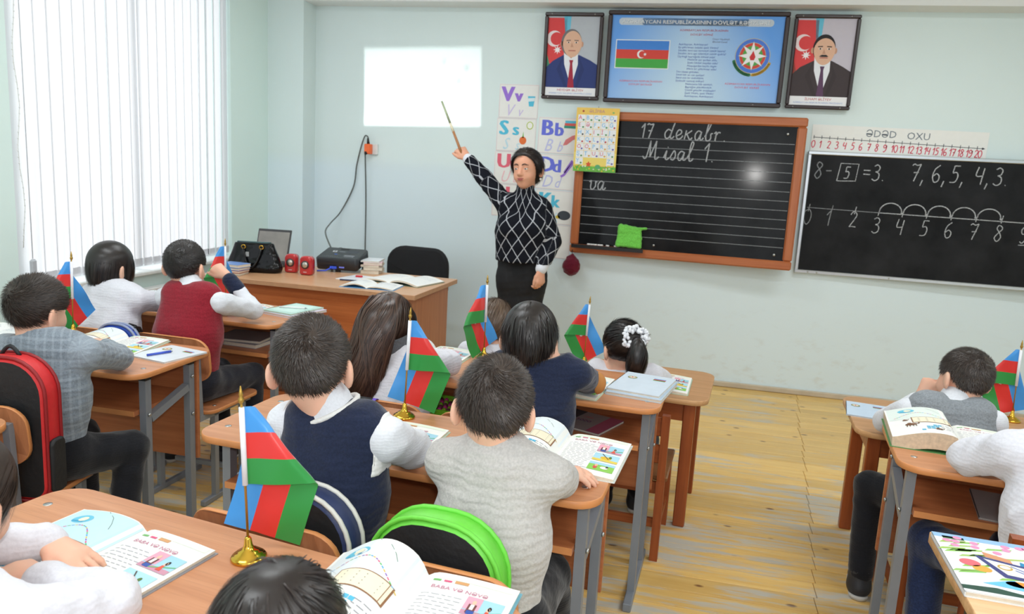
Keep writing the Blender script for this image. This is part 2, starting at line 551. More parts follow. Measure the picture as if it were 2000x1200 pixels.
# unseen ceiling lamps, added to brighten the whole room evenly
FILL_LAMP_W = 21.0
for lx in (-1.7, 1.5):
    for ly in (0.7, 2.4, 4.1):
        lr = empty('added_fill_lamp', (lx, ly, 3.0), 0, 'added fluorescent fill batten on the unseen ceiling, one of two rows', 'lamp', 'added fill lamps')
        q_ = MB(); q_.box((0, 0, -0.03), (1.24, 0.16, 0.06), bev=0.008); q_.build('housing', plain('fill_lamp_housing', RGB(235, 235, 232), 0.4), lr)
        for sy in (-0.045, 0.045):
            q_ = MB(); q_.tube([(-0.6, sy, -0.075), (0.6, sy, -0.075)], 0.013, 10); q_.build('tube', plain('fill_lamp_tube', RGB(245, 246, 248), 0.3), lr)
        ld = bpy.data.lights.new('added_fill_light', 'AREA'); ld.shape = 'RECTANGLE'; ld.size = 1.2; ld.size_y = 0.16; ld.energy = FILL_LAMP_W; ld.color = (0.95, 1.0, 1.03)
        lo_ = bpy.data.objects.new('added_fill_light', ld); COL.objects.link(lo_); lo_.location = (lx, ly, 2.905)
# window wall with one opening
WY0, WY1, WZ0, WZ1 = 3.20, 5.07, 0.74, 2.86
b = MB()
b.box((WIN_X - 0.15, (-1.4 + WY0) / 2, 1.5), (0.30, WY0 + 1.4, 3.0))
b.box((WIN_X - 0.15, (WY1 + 5.97) / 2, 1.5), (0.30, 5.97 - WY1, 3.0))
b.box((WIN_X - 0.15, (WY0 + WY1) / 2, WZ0 / 2), (0.30, WY1 - WY0, WZ0))
b.box((WIN_X - 0.15, (WY0 + WY1) / 2, (WZ1 + 3) / 2), (0.30, WY1 - WY0, 3 - WZ1))
struct('wall_left', b, W_SIDE)
# window: frame, sill, panes
w = MB()
for yy in (WY0 + 0.03, (WY0 + WY1) / 2, WY1 - 0.03): w.box((WIN_X - 0.22, yy, (WZ0 + WZ1) / 2), (0.06, 0.06, WZ1 - WZ0))
for zz in (WZ0 + 0.03, WZ1 - 0.03): w.box((WIN_X - 0.22, (WY0 + WY1) / 2, zz), (0.06, WY1 - WY0, 0.06))
win = w.build('window_1', plain('white_frame_paint', RGB(238, 240, 240), 0.35)); win['kind'] = 'structure'
m, nt, bs = new_mat('window_glass')
tr = nt.nodes.new('ShaderNodeBsdfTransparent'); gl = nt.nodes.new('ShaderNodeBsdfGlossy'); gl.inputs['Roughness'].default_value = 0.02
mx = nt.nodes.new('ShaderNodeMixShader'); mx.inputs[0].default_value = 0.06
nt.links.new(tr.outputs[0], mx.inputs[1]); nt.links.new(gl.outputs[0], mx.inputs[2]); nt.links.new(mx.outputs[0], nt.nodes['Material Output'].inputs[0])
for k in range(2):
    ym = WY0 + (WY1 - WY0) * (0.25 + 0.5 * k)
    w = MB(); w.box((WIN_X - 0.22, ym, (WZ0 + WZ1) / 2), (0.006, (WY1 - WY0) / 2 - 0.06, WZ1 - WZ0 - 0.1)); w.build('pane', m, win)
w = MB(); w.box((WIN_X - 0.06, (WY0 + WY1) / 2, WZ0 + 0.012), (0.24, WY1 - WY0 - 0.004, 0.024), bev=0.005); w.build('window_sill', plain('white_sill', RGB(226, 230, 228), 0.3), win)

# ---- floor: boards along x, worn varnish
def floor_mat():
    m, nt, bs = new_mat('worn_pine_boards')
    oi = nt.nodes.new('ShaderNodeObjectInfo')
    pos = coords(nt, 'World', (1.6, 22.0, 1.0))
    f = noise(nt, pos, 1.6, 4, 0.6)
    base = mixc(nt, ramp(nt, f, 0.3, 0.75), RGB(238, 202, 128), RGB(222, 178, 100))
    tone = mixc(nt, oi.outputs['Random'], (0.86, 0.84, 0.80, 1), (1.10, 1.08, 1.02, 1))
    base = mixc(nt, 1.0, base, tone, 'MULTIPLY')
    # knots
    kv = coords(nt, 'World', (5.0, 9.5, 1.0))
    vo = nt.nodes.new('ShaderNodeTexVoronoi'); vo.inputs['Scale'].default_value = 1.0; nt.links.new(kv, vo.inputs['Vector'])
    vo.inputs['Randomness'].default_value = 1.0
    base = mixc(nt, ramp(nt, vo.outputs['Distance'], 0.12, 0.06), base, RGB(120, 76, 44))
    # grey worn patches with a shape of their own, streaked along the boards
    g1 = noise(nt, coords(nt, 'World', (0.55, 0.9, 1.0)), 1.7, 2, 0.5)
    g2 = noise(nt, coords(nt, 'World', (3.0, 26.0, 1.0)), 1.2, 6, 0.7)
    g3 = noise(nt, coords(nt, 'World', (2.0, 9.0, 1.0)), 1.3, 3, 0.6)
    a1 = N(nt, 'ShaderNodeMath', operation='MULTIPLY_ADD'); nt.links.new(g1, a1.inputs[0]); a1.inputs[1].default_value = 0.9; nt.links.new(g2, a1.inputs[2])
    a2 = N(nt, 'ShaderNodeMath', operation='MULTIPLY_ADD'); nt.links.new(g3, a2.inputs[0]); a2.inputs[1].default_value = 0.7; nt.links.new(a1.outputs[0], a2.inputs[2])
    # less worn near the front wall where nobody walks
    sp = nt.nodes.new('ShaderNodeSeparateXYZ'); nt.links.new(coords(nt, 'World'), sp.inputs[0])
    nw = ramp(nt, sp.outputs[1], 3.4, 4.6)
    a3 = N(nt, 'ShaderNodeMath', operation='MULTIPLY_ADD'); nt.links.new(nw, a3.inputs[0]); a3.inputs[1].default_value = -0.17; nt.links.new(a2.outputs[0], a3.inputs[2])
    worn = ramp(nt, a3.outputs[0], 1.24, 1.42)
    base = mixc(nt, worn, base, RGB(198, 192, 178))
    nt.links.new(base, bs.inputs['Base Color'])
    rg = N(nt, 'ShaderNodeMath', operation='MULTIPLY_ADD'); nt.links.new(worn, rg.inputs[0]); rg.inputs[1].default_value = 0.35; rg.inputs[2].default_value = 0.33
    nt.links.new(rg.outputs[0], bs.inputs['Roughness'])
    bs.inputs['Specular IOR Level'].default_value = 0.35
    bump(nt, bs, g2, 0.15, 0.002)
    return m
M_FLOOR = floor_mat()
b = MB(); b.box((0.15, 2.2, -0.06), (7.3, 7.2, 0.08)); floor = b.build('floor', plain('subfloor', RGB(120, 98, 70), 0.9)); floor['kind'] = 'structure'
PW = 0.112
rng = random.Random(5)
def plank_mesh(L):
    p = MB(); p.box((0, 0, -0.010), (L - 0.002, PW - 0.003, 0.020), bev=0.002); return p
y = -0.2; k = 0
while y < WALL_Y:
    jx = 0.60 + (y - 2.74) * 0.10 + rng.uniform(-0.012, 0.012)
    jl = -1.75 + rng.uniform(-0.02, 0.02) + (0.9 if k % 2 else 0) * 0
    xs = [-3.25, jl, jx, 3.58] if y > 2.2 else [-3.25, jx, 3.58]
    for a, c in zip(xs[:-1], xs[1:]):
        o = plank_mesh(c - a).build('plank', M_FLOOR, floor); o.location = ((a + c) / 2, y + PW / 2, rng.uniform(-0.0006, 0.0006))
    y += PW; k += 1
b = MB(); b.box((0.32, WALL_Y - 0.012, 0.02), (6.54, 0.024, 0.040), bev=0.006); struct('baseboard_front', b, plain('worn_skirting', RGB(206, 190, 166), 0.6, var=0.15, scale=9))

# ---- vertical blind in the window
def blind_mat():
    m, nt, bs = new_mat('blind_fabric')
    f = noise(nt, coords(nt, 'Object', (60, 60, 2)), 3, 2)
    c = mixc(nt, f, RGB(222, 223, 227), RGB(232, 232, 233))
    d = nt.nodes.new('ShaderNodeBsdfDiffuse'); t = nt.nodes.new('ShaderNodeBsdfTranslucent')
    nt.links.new(c, d.inputs[0]); nt.links.new(c, t.inputs[0])
    mx = nt.nodes.new('ShaderNodeMixShader'); mx.inputs[0].default_value = 0.42
    nt.links.new(d.outputs[0], mx.inputs[1]); nt.links.new(t.outputs[0], mx.inputs[2])
    nt.links.new(mx.outputs[0], nt.nodes['Material Output'].inputs[0])
    return m
M_BLIND = blind_mat()
blind = empty('vertical_blind', (WIN_X - 0.02, (WY0 + WY1) / 2, 0.80), 0, 'white vertical slat blind covering the bright window', 'blind')
NS = 22; bw = (WY1 - WY0 - 0.02) / NS; HB = 2.03
sl = MB(); sl.grid(6, 1, lambda u, v: (0.007 * sin(pi * u), (u - 0.5) * bw * 1.16, v * HB)); sl_me = sl.mesh('slat', M_BLIND)
sw = MB(); sw.box((0, 0, 0.012), (0.007, bw * 1.02, 0.05), bev=0.002); sw_me = sw.mesh('bottom_weight', M_BLIND)
rng = random.Random(2)
for k in range(NS):
    yy = -(WY1 - WY0) / 2 + 0.01 + bw * (k + 0.5)
    o = link('slat', sl_me, blind, (0.0, yy, 0.0), (0, 0, radians(11 + rng.uniform(-3, 3))))
    q = link('slat_weight', sw_me, o, (0.003, 0, 0.0))
b = MB(); b.box((0, 0, HB + 0.012), (0.045, WY1 - WY0 - 0.01, 0.03)); b.build('head_rail', M_WHITEPL, blind)
b = MB(); b.tube([(0.035, -0.905 + 0.012 * sin(k * 1.3), HB - 0.05 - k * 0.1) for k in range(19)], 0.0022, 5)
for k in range(60): b.ball((0.035, -0.905 + 0.012 * sin(k * .3 * 1.3), HB - 0.05 - k * 0.03), 0.004, 0, 6, 4)
b.build('bead_chain', M_WHITEPL, blind)
b = MB(); b.tube([(0.04, -0.87, HB - 0.1), (0.04, -0.868, 0.12)], 0.0016, 5); b.box((0.04, -0.868, 0.06), (0.022, 0.042, 0.115), bev=0.012); b.build('cord_weight', plain('grey_weight', RGB(190, 194, 200), 0.5), blind)

# ---- radiator under the sill
rad = empty('radiator', (WIN_X + 0.050, 4.15, 0.12), 0, 'white panel radiator under the window sill', 'radiator')
b = MB(); b.box((0, 0, 0.27), (0.035, 1.5, 0.50), bev=0.006); b.build('panel', M_WHITEPL, rad)
b = MB(); b.box((0.0, 0, 0.53), (0.06, 1.5, 0.018), bev=0.004); b.build('top_grille', M_WHITEPL, rad)
for k in range(14):
    b = MB(); b.box((0.0180, -0.67 + k * 0.103, 0.45), (0.002, 0.05, 0.016)); b.build('vent_slot', plain('vent_shadow', RGB(176, 180, 178), 0.8), rad)
for sy in (-1, 1):
    b = MB(); b.tube([(0, sy * 0.74, 0.05), (0, sy * 0.74, -0.12)], 0.011); b.build('pipe', M_WHITEPL, rad)
    b = MB(); b.box((-0.034, sy * 0.5, 0.3), (0.032, 0.04, 0.02)); b.build('bracket', M_WHITEPL, rad)

# ================================================================== furniture
def metal_desk(name, c, rz, label, group=None, z=0.74, W=1.135, D=0.455, top=None, edge=None):
    r = empty(name, (c[0], c[1], 0), rz, label, 'desk', group)
    t = MB(); t.prism(rrect(W, D, 0.07, 6), z - 0.020, z, 0, 1, bev=0.002); t.build('tabletop', [top or M_TOP, edge or M_EDGE], r)
    s = MB(); s.box((0, -0.015, z - 0.16), (W - 0.13, 0.30, 0.018), 0); s.build('shelf', [M_PANEL], r)
    s = MB(); s.box((0, -0.1665, z - 0.16), (W - 0.13, 0.003, 0.0185)); s.build('shelf_edge', M_EDGE, r)
    p = MB(); p.box((0, 0.150, z - 0.23), (W - 0.06, 0.016, 0.40)); p.build('front_panel', M_PANEL, r)
    for sx in (-1, 1):
        x = sx * (W / 2 - 0.050)
        for yy in (-0.125, 0.122):
            l = MB(); l.box((x, yy, (z - 0.02 + 0.03) / 2), (0.026, 0.030, z - 0.02 - 0.03)); lo = l.build('leg', M_STEEL, r)
            q = MB(); q.box((x, yy, z - 0.032), (0.028, 0.032, 0.022)); q.build('leg_cap', M_CAP, lo)
        f = MB(); f.box((x, -0.01, 0.0155), (0.030, 0.44, 0.031), bev=0.003); f.build('foot', M_STEEL, r)
        q = MB(); q.bar((x, -0.107, z - 0.19), (x, 0.104, z - 0.13), 0.026, 0.028); q.build('side_bracket', M_STEEL, r)
        for yy, zz in ((0.122, z - 0.09), (0.122, z - 0.24), (-0.125, z - 0.17)):
            q = MB(); q.lathe([(0.007, 0), (0.007, 0.004), (0.004, 0.007)], (x + sx * 0.014, yy, zz), 8, R=Matrix.Rotation(sx * pi / 2, 3, 'Y')); q.build('bolt', M_BOLT, r)
        for yy in (-0.13, 0.13):
            q = MB(); q.lathe([(0.0095, -0.001), (0.0095, 0.0003), (0.004, 0.0005)], (x, yy, z), 12); q.build('screw', M_BOLT, r)
    q = MB(); q.box((0, -0.10, z - 0.177), (W - 0.128, 0.020, 0.016)); q.build('cross_rail', M_STEEL, r)
    return r

def wood_table(name, c, rz, label, z=0.59, W=1.24, D=0.54, group=None):
    r = empty(name, (c[0], c[1], 0), rz, label, 'table', group)
    t = MB(); t.prism(rrect(W, D, 0.075, 6), z - 0.022, z, 0, 1, bev=0.002); t.build('tabletop', [M_TOPB, M_EDGEL], r)
    for sx in (-1, 1):
        for sy in (-1, 1):
            l = MB(); l.box((sx * (W / 2 - 0.075), sy * (D / 2 - 0.075), (z - 0.022) / 2), (0.05, 0.045, z - 0.022), bev=0.004); l.build('leg', M_VARN, r)
        a = MB(); a.box((sx * (W / 2 - 0.075), 0, z - 0.022 - 0.045), (0.022, D - 0.195, 0.09)); a.build('apron', M_VARNX, r)
    for sy in (-1, 1):
        a = MB(); a.box((0, sy * (D / 2 - 0.075), z - 0.022 - 0.045), (W - 0.20, 0.022, 0.09)); a.build('apron', M_VARNX, r)
    return r

def metal_chair(c, rz, label, group, seat=0.43, top=0.745, W=0.37):
    r = empty('school_chair', (c[0], c[1], 0), rz, label, 'chair', group)
    s = MB(); s.prism(rrect(W, 0.37, 0.05, 5), seat - 0.016, seat, 0, 1, bev=0.002); s.build('seat', [M_SEAT, M_EDGE], r)
    # curved plywood back, seat side is +y
    bk = MB(); h = 0.19; o = rrect(W, h, 0.065, 6)
    bk.prism(o, -0.007, 0.007, 0, 1, bev=0.0015, T=lambda x, yv, zz: (x, -0.185 + zz - 0.035 * (1 - (2 * x / W) ** 2) * 0.6 - yv * 0.12, top - h / 2 + yv))
    bk.build('backrest', [M_CHAIR, M_EDGE], r)
    for sx in (-1, 1):
        x = sx * (W / 2 - 0.045)
        l = MB(); l.box((x, 0.10, (seat - 0.016 + 0.024) / 2), (0.022, 0.026, seat - 0.040)); l.build('leg', M_STEEL, r)
        l = MB(); l.box((x, -0.10, (seat - 0.016 + 0.024) / 2), (0.022, 0.026, seat - 0.040)); l.build('leg', M_STEEL, r)
        f = MB(); f.box((x, -0.01, 0.0125), (0.024, 0.36, 0.025), bev=0.003); f.build('foot', M_STEEL, r)
        q = MB(); q.box((x, -0.030, seat - 0.029), (0.022, 0.36, 0.024)); q.build('seat_rail', M_STEEL, r)
        p = MB(); p.bar((x, -0.197, seat - 0.03), (x, -0.213, top - 0.05), 0.020, 0.022); p.build('back_post', M_STEEL, r)
        for yy in (-0.1, 0.1):
            q = MB(); q.lathe([(0.009, -0.001), (0.009, 0.0003), (0.004, 0.0005)], (x, yy, seat), 10); q.build('screw', M_BOLT, r)
    q = MB(); q.box((0, -0.01, 0.12), (W - 0.11, 0.02, 0.02)); q.build('cross_bar', M_STEEL, r)
    return r

def wood_chair(c, rz, label, group, seat=0.34, top=0.60, W=0.36, D=0.34):
    r = empty('wooden_chair', (c[0], c[1], 0), rz, label, 'chair', group)
    s = MB(); s.box((0, 0, seat - 0.009), (W + 0.01, D + 0.01, 0.018), bev=0.004); s.build('seat', laminate('worn_seat', RGB(150, 100, 60), RGB(120, 78, 44), 'x'), r)
    for sx in (-1, 1):
        x = sx * (W / 2 - 0.018)
        p = MB(); p.bar((x, -D / 2 + 0.004 - 0.03, 0), (x, -D / 2 - 0.018, top * 0.55), 0.032, 0.032); p.bar((x, -D / 2 - 0.018, top * 0.55), (x, -D / 2 - 0.022, top), 0.030, 0.03); p.build('back_post', M_VARN, r)
        l = MB(); l.box((x, D / 2 - 0.02, (seat - 0.018) / 2), (0.032, 0.032, seat - 0.018)); l.build('leg', M_VARN, r)
        q = MB(); q.box((x, 0, seat - 0.018 - 0.024), (0.018, D - 0.05, 0.048)); q.build('seat_rail', M_VARNX, r)
        q = MB(); q.box((x, 0, 0.12), (0.016, D - 0.03, 0.032)); q.build('stretcher', M_VARNX, r)
    for yy, zz in ((-D / 2 - 0.005, seat - 0.045), (D / 2 - 0.02, seat - 0.045)):
        q = MB(); q.box((0, yy, zz), (W - 0.06, 0.018, 0.048)); q.build('seat_rail', M_VARNX, r)
    q = MB(); q.box((0, -D / 2 - 0.012, 0.15), (W - 0.06, 0.016, 0.035)); q.build('stretcher', M_VARNX, r)
    for zz in (top - 0.05, top - 0.16):
        q = MB(); q.box((0, -D / 2 - 0.020, zz), (W - 0.06, 0.014, 0.075), bev=0.004); q.build('back_rail', M_VARNX, r)
    return r

D2R = radians
LR = 'two-seat school desks'
desk_M4 = metal_desk('school_desk', (-0.788, 1.085), D2R(-9.0), 'school desk with two open textbooks, behind the chairs with backpacks', LR)
desk_M3 = metal_desk('school_desk', (-0.691, 1.960), D2R(-4.0), 'school desk shared by the boys in navy vest and pale grey sweater', LR)
desk_M2 = metal_desk('school_desk', (-0.584, 2.763), D2R(-3.5), 'school desk where the boy with brown elbow patches leans', LR)
desk_L1 = metal_desk('school_desk', (-2.350, 3.356), D2R(-3.0), 'school desk in front of the boy in the dark red vest', LR)
desk_L2 = metal_desk('school_desk', (-2.336, 2.410), D2R(0.0), 'school desk where the boy in the grey checked sweater leans', LR)
desk_L3 = metal_desk('school_desk', (-2.325, 1.468), D2R(0.0), 'school desk behind the red and black backpack', LR)
desk_R2 = metal_desk('school_desk', (1.238, 2.430), D2R(-6.0), 'school desk with a thick open textbook behind the boy in grey vest', LR)
wood_table('wooden_table', (-0.44, 3.515), D2R(-5.0), 'wooden table with brown varnished legs where the girl with white scrunchie sits', group='low wooden tables')
wood_table('wooden_table', (1.345, 3.27), D2R(-4.0), 'wooden table with brown varnished legs in front of the grey vest boy', group='low wooden tables')
# pale plywood desk
r = empty('plywood_desk', (1.190, 1.545, 0), 0, 'pale plywood desk with a colourful workbook lying on it', 'desk')
r.rotation_euler = (0, 0, D2R(-3))
t = MB(); t.prism(rrect(1.20, 0.50, 0.012, 3), 0.715, 0.74, 0, 1, bev=0.002); t.build('tabletop', [M_LIGHT, M_EDGEL], r)
for sx in (-1, 1):
    for yy in (-0.19, 0.13):
        l = MB(); l.box((sx * 0.52, yy, 0.3575), (0.03, 0.03, 0.715)); l.build('leg', M_CAP, r)
t = MB(); t.box((0, 0.15, 0.56), (1.0, 0.016, 0.29)); t.build('front_panel', M_LIGHT, r)

CG = 'metal framed school chairs'
metal_chair((-0.800, 1.575), D2R(-6), 'school chair holding the navy and grey backpack', CG)
metal_chair((-0.408, 1.515), D2R(-6), 'school chair holding the green and black backpack', CG)
metal_chair((-0.930, 2.450), D2R(-4), 'school chair with a purple edged bag strap under the long haired girl', CG)
metal_chair((-0.520, 2.415), D2R(-4), 'school chair with a blue edged bag strap under the boy with elbow patches', CG)
metal_chair((-2.035, 1.955), D2R(8), 'school chair with the red and black backpack', CG)
metal_chair((-2.050, 2.940), D2R(-2), 'school chair under the boy in the dark red vest', CG)
metal_chair((-2.500, 2.920), D2R(0), 'school chair under the girl in white by the radiator', CG)
WG = 'varnished wooden chairs'
wood_chair((-0.155, 3.125), D2R(-4), 'varnished wooden chair under the girl with the white scrunchie', WG)
wood_chair((1.000, 2.860), D2R(-4), 'varnished wooden chair under the boy in the grey vest', WG, top=0.61)
wood_chair((-0.760, 3.165), D2R(-4), 'varnished wooden chair under the child with a braid', WG)
wood_chair((1.010, 2.075), D2R(-8), 'varnished wooden chair under the child in white sweatshirt and jeans', WG, seat=0.43, top=0.72)
metal_chair((-0.990, 0.740), D2R(-9), 'school chair under the girl with tied-back hair', CG)
metal_chair((-0.440, 0.590), D2R(-9), 'school chair under the wavy haired child', CG)

# ---- teacher's desk
td = empty('teacher_desk', (-2.126, 4.41, 0), 0, 'large teacher desk of brown laminate carrying the projector', 'desk')
td.rotation_euler = (0, 0, D2R(-1.5))
t = MB(); t.prism(rrect(1.39, 0.76, 0.008, 2), 0.752, 0.78, 0, 1, bev=0.002); t.build('tabletop', [laminate('teacher_desk_top', RGB(214, 168, 128), RGB(196, 146, 106), 'x'), plain('teacher_edge', RGB(200, 152, 114), 0.4)], td)
t = MB(); t.box((0, -0.32, 0.376), (1.24, 0.018, 0.752)); t.build('front_panel', laminate('teacher_front', RGB(198, 116, 66), RGB(176, 96, 52), 'x'), td)
for sx in (-1, 1):
    t = MB(); t.box((sx * 0.635, 0.0, 0.376), (0.018, 0.68, 0.752)); t.build('side_panel', M_PANELV, td)
# office chair
oc = empty('office_chair', (-1.93, 5.14, 0), D2R(172), 'black padded office chair behind the teacher desk', 'chair')
b = MB(); b.prism(rrect(0.50, 0.34, (0.05, 0.13, 0.13, 0.05), 6), -0.025, 0.025, 0, bev=0.012, T=lambda x, yv, zz: (x, -0.20 + zz - 0.03 * (1 - (x / .25) ** 2), 0.735 + yv)); b.build('backrest', M_BLACK, oc)
b = MB(); b.prism(rrect(0.48, 0.44, 0.08, 5), 0.42, 0.48, 0, bev=0.015); b.build('seat', M_BLACK, oc)
for sx in (-1, 1):
    for yy in (-0.18, 0.18):
        b = MB(); b.tube([(sx * 0.22, yy * 1.1, 0), (sx * 0.21, yy, 0.43)], 0.011); b.build('leg', M_CAP, oc)
    b = MB(); b.tube([(sx * 0.18, -0.17, 0.44), (sx * 0.18, -0.235, 0.62)], 0.010); b.build('back_post', M_CAP, oc)

# ================================================================== bodies: blended surfaces
class Soft:
    """smooth blend of round cones and ellipsoids, meshed as one continuous skin"""
    def __init__(s): s.pr = []
    def rc(s, a, b, r1, r2=None, k=0.02, op='u'):
        s.pr.append(('rc', op, k, np.array(a, float), np.array(b, float), r1, r1 if r2 is None else r2)); return s
    def el(s, c, r, k=0.02, R=None, op='u'):
        s.pr.append(('el', op, k, np.array(c, float), np.array(r, float), np.eye(3) if R is None else np.array(R, float))); return s
    def half(s, p, n, k=0.004):
        """keep only the side of the plane that n points away from"""
        n = np.array(n, float); s.pr.append(('pl', 'i', k, np.array(p, float), n / np.linalg.norm(n))); return s
    def _bb(s, q):
        if q[0] == 'rc':
            r = max(q[5], q[6]); return np.minimum(q[3], q[4]) - r, np.maximum(q[3], q[4]) + r
        r = q[4].max(); return q[3] - r, q[3] + r
    def field(s, h, mg=0.035):
        bbs = [s._bb(q) for q in s.pr if q[1] == 'u']
        lo = np.min([b[0] for b in bbs], 0) - 3 * h - 0.012; hi = np.max([b[1] for b in bbs], 0) + 3 * h + 0.012
        n = np.ceil((hi - lo) / h).astype(int) + 1
        D = np.full(n, 0.05, np.float32)
        ax = [lo[i] + h * np.arange(n[i]) for i in range(3)]
        for q in s.pr:
            if q[0] == 'pl': sl = [(0, n[i]) for i in range(3)]
            else:
                b0, b1 = s._bb(q)
                sl = [(max(0, int((b0[i] - mg - lo[i]) / h)), min(n[i], int((b1[i] + mg - lo[i]) / h) + 2)) for i in range(3)]
                if any(a >= b for a, b in sl): continue
            X = ax[0][sl[0][0]:sl[0][1], None, None]; Y = ax[1][None, sl[1][0]:sl[1][1], None]; Z = ax[2][None, None, sl[2][0]:sl[2][1]]
            if q[0] == 'rc':
                a, b, r1, r2 = q[3:7]; ba = b - a; L2 = ba @ ba + 1e-12
                px, py, pz = X - a[0], Y - a[1], Z - a[2]
                t = np.clip((px * ba[0] + py * ba[1] + pz * ba[2]) / L2, 0, 1)
                d = np.sqrt((px - t * ba[0]) ** 2 + (py - t * ba[1]) ** 2 + (pz - t * ba[2]) ** 2) - (r1 + (r2 - r1) * t)
            elif q[0] == 'el':
                c, r, R = q[3:6]
                px, py, pz = X - c[0], Y - c[1], Z - c[2]
                u = [px * R[0, i] + py * R[1, i] + pz * R[2, i] for i in range(3)]
                k0 = np.sqrt(sum((u[i] / r[i]) ** 2 for i in range(3))); k1 = np.sqrt(sum((u[i] / r[i] ** 2) ** 2 for i in range(3))) + 1e-9
                d = k0 * (k0 - 1) / k1
            else:
                p, nn = q[3:5]
                d = (X - p[0]) * nn[0] + (Y - p[1]) * nn[1] + (Z - p[2]) * nn[2]
            V = D[sl[0][0]:sl[0][1], sl[1][0]:sl[1][1], sl[2][0]:sl[2][1]]
            d = d.astype(np.float32); k = q[2]
            if q[1] == 'u':
                hh = np.maximum(k - np.abs(V - d), 0) / k; V[...] = np.minimum(V, d) - hh * hh * k * 0.25
            elif q[1] == 's':
                d = -d; hh = np.maximum(k - np.abs(V - d), 0) / k; V[...] = np.maximum(V, d) + hh * hh * k * 0.25
            else:
                V[...] = np.maximum(V, d)
        return D, lo, ax
    def mesh(s, h=0.006, folds=0.0, fscale=1.0, seed=0):
        D, lo, ax = s.field(h)
        if folds > 0:
            rs = np.random.RandomState(seed)
            I = np.argwhere(np.abs(D) < 0.02); Q = np.stack([ax[i][I[:, i]] for i in range(3)], 1)
            w = np.zeros(len(Q))
            for k in range(9):
                dv = rs.normal(size=3); dv[2] *= 1.3; dv /= np.linalg.norm(dv); f = 2 * pi / (rs.uniform(0.035, 0.11) * fscale)
                ph = Q @ dv * f + rs.uniform(0, 6.28) + 1.3 * np.sin(Q @ rs.normal(size=3) * 14)
                w += (1 - np.abs(np.sin(ph / 2))) ** 1.5 - 0.35
            D[I[:, 0], I[:, 1], I[:, 2]] -= (w * folds / 3).astype(np.float32)
        return surface_nets(D, lo, h)

_CO = np.array([(i, j, k) for i in (0, 1) for j in (0, 1) for k in (0, 1)])
_ED = [(a, b) for a in range(8) for b in range(a + 1, 8) if np.abs(_CO[a] - _CO[b]).sum() == 1]
def surface_nets(D, lo, h):
    S = D < 0
    c = np.zeros(np.array(D.shape) - 1, np.uint8)
    for o in _CO: c += S[o[0]:o[0] + c.shape[0], o[1]:o[1] + c.shape[1], o[2]:o[2] + c.shape[2]]
    mx = (c > 0) & (c < 8)
    I = np.argwhere(mx)
    ids = np.full(c.shape, -1, np.int32); ids[mx] = np.arange(len(I))
    val = np.stack([D[I[:, 0] + o[0], I[:, 1] + o[1], I[:, 2] + o[2]] for o in _CO], 1)
    acc = np.zeros((len(I), 3)); cnt = np.zeros(len(I))
    for a, b in _ED:
        m = (val[:, a] < 0) != (val[:, b] < 0)
        t = val[m, a] / (val[m, a] - val[m, b])
        acc[m] += _CO[a] + t[:, None] * (_CO[b] - _CO[a]); cnt[m] += 1
    V = lo + h * (I + acc / cnt[:, None])
    Q = []
    for axis in range(3):
        A = np.moveaxis(S, axis, 0); B = np.moveaxis(ids, axis, 0)
        d = A[:-1, 1:-1, 1:-1] != A[1:, 1:-1, 1:-1]
        e = np.argwhere(d); inside = A[:-1, 1:-1, 1:-1][d]
        i, j, k = e[:, 0], e[:, 1] + 1, e[:, 2] + 1
        q = np.stack([B[i, j - 1, k - 1], B[i, j, k - 1], B[i, j, k], B[i, j - 1, k]], 1)
        fl = inside if axis != 1 else ~inside
        q[~fl] = q[~fl][:, ::-1]
        Q.append(q)
    F = np.concatenate(Q)
    return V, F[(F >= 0).all(1)]

def rot3(yaw=0.0, pitch=0.0, roll=0.0):
    """columns: right, forward, up.  yaw + turns left, pitch + looks down, roll + tilts to the right"""
    return np.array(Matrix.Rotation(yaw, 3, 'Z') @ Matrix.Rotation(-pitch, 3, 'X') @ Matrix.Rotation(roll, 3, 'Y'))

V3 = lambda *a: np.array(a, float)
def unit(v): v = np.asarray(v, float); return v / (np.linalg.norm(v) + 1e-12)

